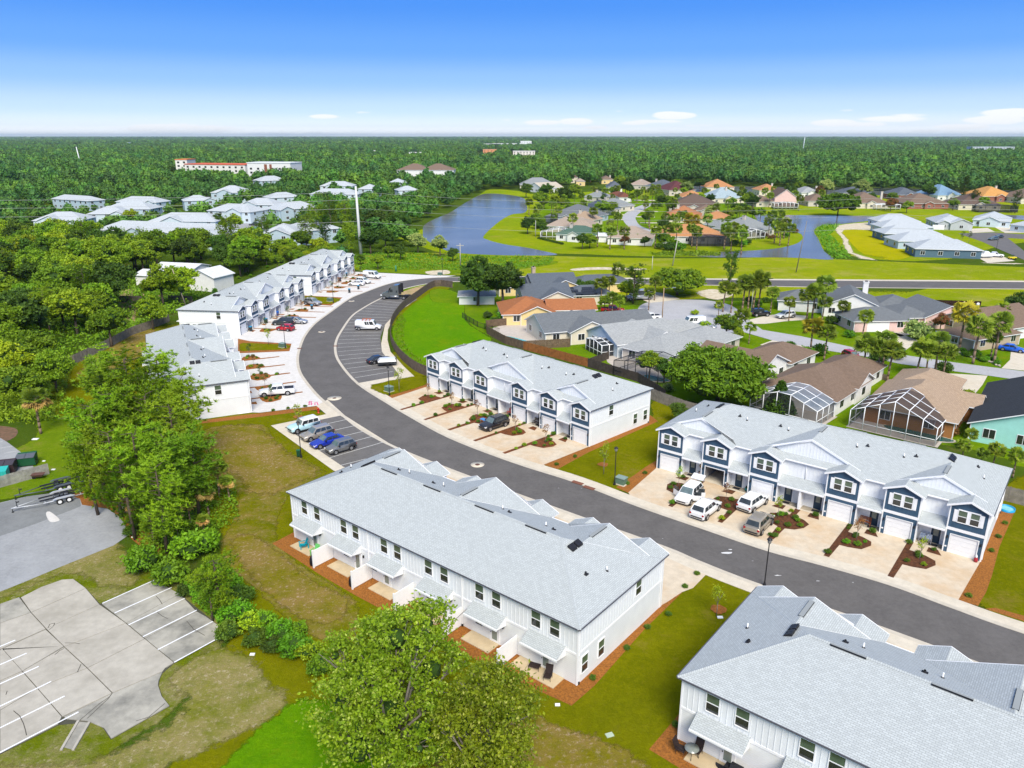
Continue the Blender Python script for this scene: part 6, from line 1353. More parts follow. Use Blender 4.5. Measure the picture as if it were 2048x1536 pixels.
hg = G(637,826); hy = thing('fire_hydrant', 'red fire hydrant at the corner of the lawn by the nearest left row', 'fire hydrant', (hg.x, hg.y, .02)); m = MB(); m.lathe([(0.2,0),(0.2,.06),(0.13,.08),(0.13,.62),(0.17,.64),(0.17,.7),(0.11,.84),(0,.9)], 12); m.tube((-.26,0,.5),(.26,0,.5),.07,n=8); m.tube((0,-.24,.42),(0,0,.42),.09,n=8); m.build('barrel', plain('hydrant_red', (.5,.03,.015), .4), hy)
pb = G(598,914.5); o = thing('dog_waste_station', 'small dark green bin on a post beside the corner street lamp', 'bin', (pb.x, pb.y, .03)); m = MB(); m.box(-.22,-.18,.15,.22,.18,.95); m.build('bin', plain('bin_green', (.01,.06,.03), .5), o); m = MB(); m.box(-.26,-.22,.95,.26,.22,1.05); m.build('lid', plain('bin_lid', (.02,.12,.05), .5), o)
def bin_(label, px, lid=(0.01,0.22,0.42), body=(0.03,0.035,0.04)):
    g = G(*px); r = thing('wheeled_bin', label, 'bin', (g.x, g.y, .08), RNG.uniform(-.3,.3), 'wheeled bins on the drives'); m = MB(); m.hexa([(-.24,-.28,.08),(.24,-.28,.08),(.24,.28,.08),(-.24,.28,.08),(-.32,-.36,1.0),(.32,-.36,1.0),(.32,.36,1.0),(-.32,.36,1.0)]); m.build('bin', plain('b_'+str(body), body, .5), r)
    m = MB(); m.hexa([(-.34,-.4,1.0),(.34,-.4,1.0),(.34,.38,1.0),(-.34,.38,1.0),(-.3,-.34,1.1),(.3,-.34,1.1),(.3,.34,1.14),(-.3,.34,1.14)]); m.build('lid', plain('l_'+str(lid), lid, .5), r)
    m = MB(); m.tube((-.3,.3,.12),(.3,.3,.12),.12,n=10); m.build('wheel', M['bplastic'], r)
bin_('blue lidded bin at the left corner behind the narrow lawn island', (502,663)); bin_('blue lidded bin beside the dark minivan', (532,647)); bin_('solid blue bin against the middle row', (555,632), (0.01,0.12,0.5), (0.01,0.10,0.42)); bin_('blue lidded bin in front of the silver SUV', (624,619)); bin_('blue lidded bin at the kerb before the white sedan', (699,586)); bin_('blue lidded bin nearer the white sedan', (717,579))
bin_('blue lidded bin between the far garages', (693,553)); bin_('dark lidded bin by the far garage doors', (680,563), (0.1,0.01,0.02)); bin_('blue bin at the farthest garage', (706,545))
# manholes, drains and marks on the street
def disc(name, px, r, c0, c1=None, z=.068):
    g = G(*px); o = thing(name, {'manhole_cover':'round manhole with a pale concrete collar at the bend of the street'}.get(name), 'manhole', (g.x, g.y, 0)); return o, g
def manhole(label, px, r=.95):
    g = G(*px); o = thing('manhole_cover', label, 'manhole', (g.x, g.y, .062), 0, 'manholes in the street'); m = MB(); m.lathe([(0,.008),(r,.008),(r,0)], 24); m.build('collar', M['walkc'], o); m = MB(); m.lathe([(0,.014),(.32,.014),(.32,.008)], 16); m.build('iron_lid', plain('rusty_iron', (.13,.06,.045), .7), o)
manhole('manhole with wide pale collar below the bend, between the two bays', (669,797), 1.15); manhole('manhole with pale collar beside the crescent bay', (643.5,664), .8); manhole('pale manhole near the top of the street', (703,602.5), .8); manhole('pale manhole beside the apartment row marker roof', (955,930), .9)
for px in ((599,698),(671,693)): g = G(*px); o = thing('storm_drain', 'rusty brown storm drain grate in the kerb at the bend, '+('left' if px[0] < 650 else 'right')+' side', 'drain', (g.x, g.y, .09)); m = MB(); m.box(-.45,-.22,0,.45,.22,.05); m.build('grate', plain('rusty_grate', (.16,.055,.035), .8), o)
for px in ((1155,967),(1178,977)): g = G(*px); o = thing('storm_drain', 'rusty storm drain in the kerb below the lawn, '+('left one' if px[0] < 1165 else 'right one'), 'drain', (g.x, g.y, .09), R(-38)); m = MB(); m.box(-.75,-.3,0,.75,.3,.05); m.build('grate', plain('rusty_grate2', (.20,.08,.05), .8), o)
SPK = plain('paint_spill', (.62,.62,.62), .8)
for k, (x, y, s0) in enumerate(((1455,1107,.9),(1460,1100,.35),(1497,1083,.15),(1488,1086,.15),(1505,1123,.12),(1635,1163,.25),(1706,1166,.15),(1556,1152,.4),(1325,1078,.12),(1163,978,.14),(1117,977,.14))):
    s = s0*.5; g = G(x, y); w_ = [g+Vector((math.cos(t)*s*RNG.uniform(.5,1.3)*1.6, math.sin(t)*s*RNG.uniform(.2,.6), 0)) for t in [i*math.pi/4 for i in range(8)]]; flat('paint_spill', w_, SPK, .068)
PK = plain('pink_survey_paint', (.75,.10,.28), .8, var=.3, scale=9, kind='World')
pm = MB()
for a, b in (((616,806),(625,804)),((617,810),(626,808)),((619,803),(618,811)),((630,806),(634,805)),((630,806),(630,811)),((634,805),(636,811)),((622,803),(623,811))): paint_line(G(*a), G(*b), .16, .0755, pm)
tag(pm.build('pink_paint_marks', PK), kind='structure')
ib = G(1219,1471); o = thing('irrigation_box', 'pale green irrigation box lid in the lawn between the two nearest rows', 'box', (ib.x, ib.y, .02), R(20)); m = MB(); m.box(-.28,-.2,0,.28,.2,.06); m.build('lid', plain('pale_green_lid', (.42,.50,.38), .6), o)
# ------------------------------------------------------------------ behind the nearest rows: patios, screens, chairs, grills
def Lp(t, x, y, z=0.0): return tuple(LW(t, x, y, z))
def patio(t, x0, x1, d=1.5):
    flat('patio_slab', [LW(t,x0,TW+.02), LW(t,x1,TW+.02), LW(t,x1,TW+d), LW(t,x0,TW+d)], concrete_patio, .11, thick=.1)
concrete_patio = concrete('tan_patio_concrete', (0.58,0.47,0.31), (0.42,0.29,0.14), .5)
for t in ('T1', 'T2'):
    for i, (a, b) in enumerate(((1.2,5.6),(7.9,11.0),(14.0,17.1),(19.9,23.0),(26.0,29.2),(32.2,35.4))): patio(t, a, b)
for t in ('T1','T2'):
    for x in (6.0, 12.2, 18.2, 24.05, 30.0):
        if t == 'T2' and x > 25: continue
        c = Lp(t, x, TW+.05); r = thing('privacy_screen', {6.0:'white privacy screen nearest the corner hidden behind the leafy tree',12.2:'white privacy screen seen just right of the leafy tree top',18.2:'white privacy screen behind the leafy tree crown',24.05:'white privacy screen, second from the left behind the middle row',30.0:'white privacy screen, leftmost behind the middle row'}[x] if t == 'T1' else 'white privacy screen behind the bottom right row', 'screen', c, TH[t][3], 'white privacy screens')
        m = MB(); m.box(-.03,0,.1,.03,2.4,1.95); m.build('panel', M['trim'], r); m = MB(); m.box(-.07,2.36,0,.07,2.5,2.0); m.build('post', M['trim'], r)
def grillcover(label, t, x, y):
    r = thing('covered_grill', label, 'grill', Lp(t, x, y, .05), TH[t][3], 'black covered grills'); m = MB(); m.lathe([(.48,0),(.52,.3),(.5,.7),(.42,.95),(.25,1.1),(0,1.16)], 10); o = m.build('cover', plain('black_cover', (.012,.012,.02), .5), r); o.scale = (.75,1.25,1)
grillcover('black covered grill by the leftmost privacy screen', 'T1', 30.5, TW+1.9); grillcover('black covered grill by the second privacy screen', 'T1', 24.55, TW+1.8)
def adirondack(label, t, x, y, rz, c):
    r = thing('garden_chair', label, 'chair', Lp(t, x, y, .11), TH[t][3]+rz, 'plastic garden chairs'); pm = plain('plastic_'+str(c), c, .5)
    for k in range(5): m = MB(); m.hexa([(-.28+k*.115,-.10,.30),(-.18+k*.115,-.10,.30),(-.18+k*.115,-.07,.30),(-.28+k*.115,-.07,.30),(-.28+k*.115,-.42,1.0+.03*(2-abs(k-2))),(-.18+k*.115,-.42,1.0+.03*(2-abs(k-2))),(-.18+k*.115,-.39,1.0+.03*(2-abs(k-2))),(-.28+k*.115,-.39,1.0+.03*(2-abs(k-2)))]); m.build('back_slat', pm, r)
    m = MB(); m.hexa([(-.28,-.12,.27),(.28,-.12,.27),(.28,.45,.38),(-.28,.45,.38),(-.28,-.12,.31),(.28,-.12,.31),(.28,.45,.42),(-.28,.45,.42)]); m.build('seat', pm, r)
    for s in (-1, 1):
        m = MB(); m.box(s*.3,-.2,.58,s*.42,.5,.61); m.build('arm', pm, r); m = MB(); m.box(s*.31,.38,0,s*.38,.46,.58); m.build('leg', pm, r); m = MB(); m.box(s*.31,-.4,0,s*.36,-.3,.58); m.build('leg', pm, r)
adirondack('turquoise plastic garden chair on the end patio', 'T1', 33.9, TW+.75, R(-25), (0.0,0.32,0.42)); adirondack('light green plastic garden chair on the end patio', 'T1', 31.8, TW+.85, R(15), (0.13,0.48,0.13))
WK = plain('dark_wicker', (.035,.022,.02), .7, var=.4, scale=20)
def lounger(label, t, x, y, rz):
    r = thing('patio_chair', label, 'chair', Lp(t, x, y, .11), TH[t][3]+rz); m = MB(); m.box(-.3,-.1,.32,.3,.5,.38); m.build('seat', WK, r); m = MB(); m.hexa([(-.3,-.14,.35),(.3,-.14,.35),(.3,-.08,.35),(-.3,-.08,.35),(-.3,-.42,1.0),(.3,-.42,1.0),(.3,-.36,1.0),(-.3,-.36,1.0)]); m.build('backrest', WK, r)
    for sx in (-.28,.28):
        for yy in (-.1,.46): m = MB(); m.tube((sx,yy,0),(sx,yy,.35),.02,n=6); m.build('leg', M['black'], r)
        m = MB(); m.tube((sx,-.2,.58),(sx,.46,.58),.02,n=6); m.build('arm', M['black'], r)
lounger('dark wicker patio chair by the near corner of the middle row', 'T1', 2.2, TW+.75, R(20))
fs = thing('footstool', 'dark wicker footstool beside the wicker patio chair', 'footstool', Lp('T1', 3.7, TW+.6, .11), TH['T1'][3]+.3); m = MB(); m.box(-.45,-.28,.3,.45,.28,.38); m.build('seat', WK, fs)
for a in (-.42,.42):
    for b in (-.25,.25): m = MB(); m.tube((a,b,0),(a,b,.3),.02,n=6); m.build('leg', M['black'], fs)
# table and chairs, grill behind the nearest row
tb = thing('patio_table', 'glass topped patio table behind the nearest row', 'table', Lp('T2', 35.1, TW+.95, .11), TH['T2'][3]); m = MB(); m.lathe([(0,.70),(.5,.70),(.5,.72),(0,.72)], 20); m.build('table_top', glass('table_glass', (.25,.28,.26), .1), tb)
for k in range(4): a = k*math.pi/2+.4; m = MB(); m.tube((.45*math.cos(a),.45*math.sin(a),0),(.3*math.cos(a),.3*math.sin(a),.7),.02,n=6); m.build('leg', M['black'], tb)
lounger('black patio chair left of the glass table', 'T2', 36.0, TW+1.1, R(95)); lounger('black patio chair behind the glass table against the wall', 'T2', 34.9, TW+.35, R(0))
gr = thing('gas_grill', 'black gas grill with a red hose behind the nearest row', 'grill', Lp('T2', 31.9, TW+.9, .11), TH['T2'][3]); m = MB(); m.box(-.4,-.28,.1,.4,.28,.8); m.build('cart', M['black'], gr); m = MB(); m.lathe([(0,0),(.3,0),(.3,.1)],4); m.hexa([(-.42,-.3,.8),(.42,-.3,.8),(.42,.3,.8),(-.42,.3,.8),(-.4,-.2,1.12),(.4,-.2,1.12),(.4,.12,1.18),(-.4,.12,1.18)]); m.build('lid', M['bplastic'], gr)
for s in (-1,1): m = MB(); m.box(s*.42,-.25,.78,s*.8,.25,.82); m.build('side_shelf', M['black'], gr)
mt_ = thing('doormat', 'dark half round doormat outside the patio door of the nearest row', 'doormat', Lp('T2', 33.0, TW+.35, .112), TH['T2'][3]); m = MB(); m.face([(.55*math.cos(t*math.pi/10),.45*math.sin(t*math.pi/10),.015) for t in range(11)]); m.build('mat', M['bplastic'], mt_)
# air conditioners
for t, x in (('T1',12.9),('T1',19.0),('T2',29.5)):
    r = thing('air_conditioner', {('T1',12.9):'round topped air conditioner beside the privacy screen right of the leafy tree',('T1',19.0):'air conditioner behind the leafy tree',('T2',29.5):'air conditioner by the wall of the nearest row'}[(t,x)], 'air conditioner', Lp(t, x, TW+.7, .05), TH[t][3]); m = MB(); m.box(-.4,-.4,0,.4,.4,.7); m.build('casing', plain('ac_grey', (.42,.44,.44), .5), r); m = MB(); m.lathe([(0,.72),(.34,.72),(.34,.70)], 14); m.build('fan_grille', M['black'], r)
# ------------------------------------------------------------------ front porch things
def bench(label, t, x, c, seats=2, y=.85, cushion=None):
    r = thing('bench', label, 'bench', Lp(t, x, y, .09), TH[t][3]); bm_ = plain('bench_'+str(c), c, .6); w_ = .6*seats
    for k in range(3): m = MB(); m.box(-w_/2,.12-.0,.52+k*.15,w_/2,.15,.62+k*.15); m.build('back_slat', bm_, r)
    for k in range(3): m = MB(); m.box(-w_/2,-.35+k*.15,.42,w_/2,-.23+k*.15,.45); m.build('seat_slat', bm_, r)
    for s in (-1,1):
        for yy in (-.33,.08): m = MB(); m.box(s*(w_/2-.06),yy,0,s*w_/2,yy+.06,.62); m.build('leg', bm_, r)
    if cushion:
        for k in range(seats): m = MB(); m.hexa([(-w_/2+.04+k*w_/seats,-.1,.46),(-w_/2+(k+1)*w_/seats-.04,-.1,.46),(-w_/2+(k+1)*w_/seats-.04,.1,.46),(-w_/2+.04+k*w_/seats,.1,.46),(-w_/2+.04+k*w_/seats,0,.95),(-w_/2+(k+1)*w_/seats-.04,0,.95),(-w_/2+(k+1)*w_/seats-.04,.13,.95),(-w_/2+.04+k*w_/seats,.13,.95)]); m.build('cushion', plain('cushion_pattern', cushion, .8, c2=(.6,.65,.7), scale=14), r)
bench('brown wooden bench on the porch between the two right hand garages', 'T4', 25.3, (0.20,0.06,0.03)); bench('bench with blue patterned cushions on the last porch of the right row', 'T4', 31.35, (0.25,0.25,0.27), cushion=(0.03,0.10,0.25)); bench('red porch bench behind the large black SUV', 'T3', 20.0, (0.5,0.07,0.05)); bench('dark metal bench on a porch of the middle row', 'T3', 25.6, (0.06,0.045,0.04))
rd = thing('door_ornament', 'round straw ornament beside the first door of the right row', 'wreath', Lp('T4', 5.6, 1.17, 1.45), TH['T4'][3]); m = MB(); m.lathe([(0,0),(.26,0),(.26,.03),(0,.03)], 14); o = m.build('disc', plain('straw', (.5,.33,.16), .9), rd); o.rotation_euler = (math.pi/2,0,0)
for k, (x, z, w_, h_) in enumerate(((25.15,1.75,.14,.3),(25.45,1.65,.3,.22),(25.75,1.5,.2,.2))): s_ = thing('wall_ornament', ['small dark anchor shaped ornament above the wooden bench','framed picture above the wooden bench','round dark ornament above the wooden bench'][k], 'ornament', Lp('T4', x, 1.18, z), TH['T4'][3]); m = MB(); m.box(-w_/2,-.03,0,w_/2,0,h_); m.build('plate', M['black'] if k != 1 else M['soffit'], s_)
pt = thing('potted_plant', 'teal pot with a green plant by the second door of the right row', 'plant', Lp('T4', 11.75, .75, .09), 0); m = MB(); m.lathe([(0,0),(.16,0),(.22,.35),(.18,.35)], 10); m.build('pot', plain('teal_pot', (.03,.3,.28), .5), pt)
m = MB()
for k in range(26):
    a = RNG.uniform(0,6.28); e_ = RNG.uniform(.2,1.2); d = Vector((math.cos(a)*math.cos(e_), math.sin(a)*math.cos(e_), math.sin(e_)))*RNG.uniform(.2,.4); s = d.cross(Vector((0,0,1))).normalized()*.04; m.face([(0,0,.35), tuple(Vector((0,0,.35))+d*.5+s), tuple(Vector((0,0,.35))+d), tuple(Vector((0,0,.35))+d*.5-s)])
m.build('foliage', leafmat('pot_leaf', (.03,.12,.02), (.06,.2,.03)), pt)
st = thing('gnome_figure', 'small red and white figure standing by the last garage corner', 'ornament', Lp('T4', 36.2, -.35, .07), 0); m = MB(); m.lathe([(0,0),(.18,0),(.2,.3),(.12,.5)], 10); m.build('body', plain('figure_red', (.4,.03,.04), .5), st); m = MB(); m.lathe([(.1,.5),(.12,.6),(.08,.7),(0,.85)], 10); m.build('head', M['trim'], st)
fo = thing('folding_table', 'small folding table with a blue top on the middle row drive', 'table', Lp('T3', 20.3, -5.0, .07), TH['T3'][3]); m = MB(); m.box(-.6,-.35,.82,.6,.35,.87); m.build('table_top', plain('blue_top', (.06,.27,.62), .4), fo)
for a in (-.5,.5):
    for b in (-.28,.28): m = MB(); m.tube((a,b,0),(a,b,.82),.02,n=6); m.build('leg', RIM, fo)
kp = G(2013,1020); kd = thing('paddling_pool', 'round blue paddling pool on the lawn at the right edge', 'paddling pool', (kp.x, kp.y, .02)); m = MB(); m.lathe([(0,.03),(.75,.03),(.78,.3),(.85,.32),(.84,0)], 22); m.build('basin', plain('pool_blue_plastic', (.02,.32,.62), .35), kd); m = MB(); m.lathe([(0,.14),(.76,.14)], 18); m.build('water', plain('paddling_water', (.25,.6,.65), .1), kd)
# things at the dumpster corner
def dumpster(label, px, c, lid, ang):
    g = G(*px); r = thing('dumpster', label, 'dumpster', (g.x, g.y, .04), ang, 'dumpsters behind the picket fence'); m = MB(); m.hexa([(-1.1,-.7,.15),(1.1,-.7,.15),(1.1,.6,.15),(-1.1,.6,.15),(-1.1,-.9,1.25),(1.1,-.9,1.25),(1.1,.85,1.5),(-1.1,.85,1.5)]); m.build('body', plain('d_'+label[:8], c, .5), r)
    for s in (0,1): m = MB(); m.hexa([(-1.1+s*1.12,-.95,1.27),(-.04+s*1.12,-.95,1.27),(-.04+s*1.12,.3,1.46),(-1.1+s*1.12,.3,1.46),(-1.1+s*1.12,-.95,1.33),(-.04+s*1.12,-.95,1.33),(-.04+s*1.12,.3,1.52),(-1.1+s*1.12,.3,1.52)]); m.build('lid', plain('dl_'+label[:8], lid, .5), r)
    for s in (-1,1): m = MB(); m.box(s*1.1,-.3,.7,s*1.2,.3,.85); m.build('fork_pocket', M['black'], r)
dumpster('dark green dumpster with slatted black lids behind the picket fence', (56,930), (0.01,0.09,0.035), (0.10,0.11,0.13), R(18)); dumpster('brown dumpster left of the green one', (14,945), (0.05,0.03,0.035), (0.06,0.05,0.06), R(18))
g = G(-6,958); r = thing('dumpster', 'turquoise bin at the left edge of the photo', 'dumpster', (g.x+.5, g.y, .04), R(18)); m = MB(); m.hexa([(-.9,-.6,0),(.9,-.6,0),(.9,.6,0),(-.9,.6,0),(-.9,-.7,1.2),(.9,-.7,1.2),(.9,.7,1.4),(-.9,.7,1.4)]); m.build('body', plain('turquoise_bin', (.03,.42,.38), .5), r)
g = G(78,958); wb_ = thing('wheelbarrow', 'old wheelbarrow tub lying in front of the picket fence', 'wheelbarrow', (g.x, g.y, .02), R(10)); m = MB(); m.hexa([(-.45,-.25,.35),(.45,-.25,.35),(.45,.25,.35),(-.45,.25,.35),(-.75,-.45,.7),(.75,-.45,.7),(.75,.45,.7),(-.75,.45,.7)]); m.build('tub', plain('rust_tub', (.12,.06,.05), .7), wb_); m = MB(); m.tube((-.6,-.02,.18),(-.6,.06,.18),.18,n=12); m.build('wheel', TYRE, wb_)
# debris heap
dbm = MB(); rr = random.Random(5); g = G(258,618)
for k in range(140): a = Vector((rr.gauss(0,3), rr.gauss(0,5), abs(rr.gauss(0,.6)))); d = Vector((rr.uniform(-1,1), rr.uniform(-1,1), rr.uniform(-.3,.4)))*rr.uniform(.5,1.6); dbm.tube(a, a+d, rr.uniform(.04,.12), n=4)
tag(dbm.build('brushwood_heap', plain('dead_wood', (.28,.20,.16), .9, c2=(.45,.27,.12)), None, (g.x, g.y, 0)), 'heap of cut branches beyond the left fence', 'debris', kind='stuff')
lt = MB(); rr = random.Random(9)
for (x, y) in ((71,879),(88,923),(235,1007),(243,1016),(243,1010),(189,1000),(225,1005),(266,1075),(350,1076),(107,940),(1290,1150),(1115,1411),(1440,1236),(505,1310)):
    gg = G(x, y); s = rr.uniform(.12,.3)*(2 if x == 71 else 1); lt.box(gg.x-s, gg.y-s*.6, .03, gg.x+s, gg.y+s*.6, .12)
tag(lt.build('litter', M['trim']), 'scraps of white litter lying on the grass', 'litter', kind='stuff')
sg = G(563,1252); o = thing('low_plank', 'weathered plank on a short stake in the thicket edge', 'plank', (sg.x, sg.y, 0)); m = MB(); m.box(-.55,-.08,.5,.55,.08,.58); m.build('board', plain('grey_plank', (.3,.25,.2), .9), o); m = MB(); m.box(-.05,-.05,0,.05,.05,.5); m.build('stake', plain('dark_stake', (.1,.08,.06), .9), o)
# boat and yellow buggy by the new houses
bt = G(1990,517); o = thing('motor_boat', 'white motor boat on a trailer beside the new blue house', 'boat', (bt.x-3, bt.y+1, .06), R(0)); m = MB(); m.hexa([(-3,-1,.7),(2,-1,.7),(2,1,.7),(-3,1,.7),(-3,-1.3,1.6),(3.4,-.4,1.8),(3.4,.4,1.8),(-3,1.3,1.6)]); m.build('hull', PAINTS['white'], o); m = MB(); m.hexa([(-1,-.8,1.6),(1.2,-.8,1.7),(1.2,.8,1.7),(-1,.8,1.6),(-.8,-.7,2.4),(.6,-.7,2.4),(.6,.7,2.4),(-.8,.7,2.4)]); m.build('cabin', PAINTS['white'], o)
yb = G(2024,519); o = thing('buggy', 'small yellow buggy at the kerb of the new street', 'buggy', (yb.x, yb.y, .06)); m = MB(); m.box(-1.2,-.6,.4,1.2,.6,.9); m.build('body', plain('buggy_yellow', (.75,.6,.02), .4), o); m = MB(); m.box(-.5,-.6,1.5,.5,.6,1.56); m.build('canopy', M['black'], o)
for x in (-.8,.8):
    for s in (-1,1): t = MB(); t.tube((x,s*.6,.3),(x,s*.8,.3),.3,n=10); t.build('wheel', TYRE, o)
# ------------------------------------------------------------------ person by the open garage
def person():
    g = G(1396,968, .09); r = thing('person', 'person in a dark top standing beside the open doored white car', 'person', (g.x, g.y, .08), R(-60))
    me = bpy.data.meshes.new('body'); V = []; E_ = []; Rd = []
    def ch(pts, base=None):
        p = base
        for (x, y, z, rr_) in pts:
            V.append((x, y, z)); Rd.append(rr_); i = len(V)-1
            if p is not None: E_.append((p, i))
            p = i
        return p
    pel = ch([(0,0,.95,.15)]); chest = ch([(0,0,1.12,.13),(0,.01,1.32,.155)], pel); neck = ch([(0,.02,1.48,.06),(0,.02,1.56,.055)], chest); ch([(0,.03,1.64,.095),(0,.03,1.72,.085)], neck)
    for s in (-1, 1):
        sh = ch([(s*.17,.01,1.42,.065),(s*.23,.03,1.18,.05),(s*.20,.20,1.02,.04)], chest); hd = ch([(s*.19,.27,.98,.032)], sh)
        for k in range(4): ch([(s*.19+(k-1.5)*.018,.33+.01*(k%2),.96,.009),(s*.19+(k-1.5)*.019,.365,.94,.008)], hd)
        ch([(s*.15,.29,.99,.010),(s*.14,.33,.98,.009)], hd)
        ch([(s*.10,0,.86,.095),(s*.11,.02,.5,.065),(s*.12,-.02,.12,.045),(s*.12,.12,.05,.04)], pel)
    me.from_pydata(V, E_, []); ob = put('body', me, r); sk = ob.modifiers.new('skin', 'SKIN'); 
    for i, v in enumerate(me.skin_vertices[0].data): v.radius = (Rd[i], Rd[i]); v.use_root = (i == 0)
    sb = ob.modifiers.new('sub', 'SUBSURF'); sb.levels = 1; sb.render_levels = 1
    dg = bpy.context.evaluated_depsgraph_get(); bpy.context.view_layer.update(); m2 = bpy.data.meshes.new_from_object(ob.evaluated_get(bpy.context.evaluated_depsgraph_get())); ob.modifiers.clear(); ob.data = m2
    m2.materials.clear()
    for mm in (plain('skin_tone', (.45,.25,.17), .6), plain('dark_top', (.02,.022,.03), .8), plain('light_trousers', (.45,.42,.40), .8)): m2.materials.append(mm)
    for p in m2.polygons:
        c = p.center; p.use_smooth = True; p.material_index = 1 if (1.0 < c.z < 1.5 and not (abs(c.x) > .16 and c.z < 1.2)) else (2 if c.z < .98 and abs(c.y) < .16 and c.z > .1 else 0)
    h = MB(); h.lathe([(.105,-.06),(.11,.02),(.085,.09),(0,.12)], 12, c=(0,.015,1.68)); h.build('hair', plain('dark_hair', (.02,.013,.01), .7), r)
    for s in (-1, 1): e = MB(); e.lathe([(0,-.012),(.012,0),(0,.012)], 6, c=(s*.035,.115,1.68)); e.build('eye', M['black'], r)
    n_ = MB(); n_.hexa([(-.012,.11,1.635),(.012,.11,1.635),(.012,.145,1.635),(-.012,.145,1.635),(-.008,.11,1.675),(.008,.11,1.675),(.008,.12,1.675),(-.008,.12,1.675)]); n_.build('nose', m2.materials[0], r)
person()
# ------------------------------------------------------------------ vegetation
import numpy as np
random.seed(5)
LM = {}
LM['oak'] = leafmat('oak_leaves', (0.159,0.319,0.010), (0.281,0.437,0.014), (0.055,0.130,0.008))
LM['oaky'] = leafmat('yellow_green_leaves', (0.267,0.431,0.011), (0.427,0.542,0.016), (0.096,0.191,0.009))
LM['oakd'] = leafmat('dark_green_leaves', (0.060,0.140,0.013), (0.107,0.210,0.016), (0.022,0.057,0.007))
LM['near'] = leafmat('near_tree_leaves', (0.183,0.319,0.008), (0.439,0.590,0.020), (0.061,0.142,0.008), 0.4, hi=(0.683,0.750,0.180))  # pale highlights and light-and-dark clumps are put into these leaf colours
LM['pine'] = leafmat('pine_needles', (0.171,0.342,0.008), (0.305,0.484,0.010), (0.043,0.112,0.006), 0.2)
LM['pined'] = leafmat('dark_pine_needles', (0.063,0.171,0.013), (0.117,0.241,0.016), (0.026,0.071,0.007), 0.15)
LM['palm'] = leafmat('palm_fronds', (0.182,0.301,0.020), (0.310,0.411,0.032), (0.074,0.140,0.013), 0.2)
LM['palmy'] = leafmat('yellowing_palm_fronds', (0.427,0.401,0.018), (0.640,0.481,0.027), (0.150,0.201,0.018), 0.2)
LM['dead'] = leafmat('dead_fronds', (0.598,0.401,0.108), (0.750,0.542,0.162), (0.256,0.160,0.045), 0.1)
LM['bush'] = leafmat('bush_leaves', (0.128,0.341,0.011), (0.213,0.452,0.013), (0.043,0.140,0.007))
LM['shrub'] = leafmat('bed_shrub_leaves', (0.096,0.210,0.016), (0.171,0.301,0.023), (0.039,0.090,0.009))
LM['red'] = leafmat('reddish_leaves', (0.278,0.131,0.041), (0.364,0.201,0.054), (0.107,0.060,0.018)); LM['silver'] = leafmat('silvery_leaves', (0.342,0.441,0.117), (0.512,0.602,0.171), (0.128,0.201,0.054))
LM['far'] = leafmat('distant_leaves', (0.046,0.147,0.024), (0.083,0.201,0.028), (0.022,0.073,0.014), 0.0); LM['farp'] = leafmat('distant_pine_leaves', (0.037,0.127,0.026), (0.063,0.168,0.030), (0.016,0.059,0.014), 0.0)  # blue-green haze tint is put into the distant leaf colours
BARK = plain('tree_bark', (0.13,0.10,0.075), 0.95, var=.4, scale=4, bmp=.5); BARKG = plain('grey_bark', (0.26,0.23,0.20), 0.95, var=.4, scale=4, bmp=.5); PALMB = plain('palm_trunk_bark', (0.27,0.19,0.13), 0.95, var=.4, scale=8, bmp=.6)
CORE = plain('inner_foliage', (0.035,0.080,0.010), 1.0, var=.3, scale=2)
def place_var(m):
    nt = m.node_tree; oi = nt.nodes.new('ShaderNodeObjectInfo'); mp = nt.nodes.new('ShaderNodeMapping'); nt.links.new(oi.outputs['Location'], mp.inputs[0])
    f = nois(nt, mp.outputs[0], .009, 3, .6, .38, .62); hs = [n for n in nt.nodes if n.type == 'HUE_SAT'][0]; src = hs.inputs['Color'].links[0].from_socket
    nt.links.new(mixc(nt, f, src, mixc(nt, 1.0, src, (2.1,1.75,1.0), 'MULTIPLY')), hs.inputs['Color'])
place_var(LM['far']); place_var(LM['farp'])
def cards(name, P, size, mat, rng, asp=1.6, up=0.35, bend=True):
    """many small leaf faces at points P (n x 3)"""
    n = len(P); s = size*rng.uniform(.6, 1.35, n)
    N = rng.normal(size=(n, 3)); N[:, 2] += up*2; N /= np.linalg.norm(N, axis=1)[:, None]
    T = np.cross(N, rng.normal(size=(n, 3))); T /= np.linalg.norm(T, axis=1)[:, None]; B = np.cross(N, T)
    a = T*(s*asp/2)[:, None]; b = B*(s/2)[:, None]
    V = np.stack([P-a, P-b*0.9, P+a, P+b*0.9], 1).reshape(-1, 3)
    me = bpy.data.meshes.new(name); me.vertices.add(4*n); me.vertices.foreach_set('co', V.astype(np.float32).ravel())
    me.loops.add(4*n); me.loops.foreach_set('vertex_index', np.arange(4*n, dtype=np.int32)); me.polygons.add(n); me.polygons.foreach_set('loop_start', np.arange(0, 4*n, 4, dtype=np.int32)); me.polygons.foreach_set('loop_total', np.full(n, 4, dtype=np.int32))
    me.materials.append(mat); me.update(); me.validate(); return me
def blob_points(blobs, nclump, per, sig, rng, shell=(.72,1.0), lower=-.35):
    r = np.array([b[1][0]*b[1][1] for b in blobs]); r = r/r.sum(); out = []
    for _ in range(nclump):
        while True:
            i = rng.choice(len(blobs), p=r); c, rad = blobs[i]; d = rng.normal(size=3); d /= np.linalg.norm(d)
            if d[2] > lower: break
        k = rng.uniform(*shell); q = np.array(c)+d*np.array(rad)*k
        out.append(q+rng.normal(size=(per, 3))*np.array([sig, sig, sig*.6]))
    return np.concatenate(out)
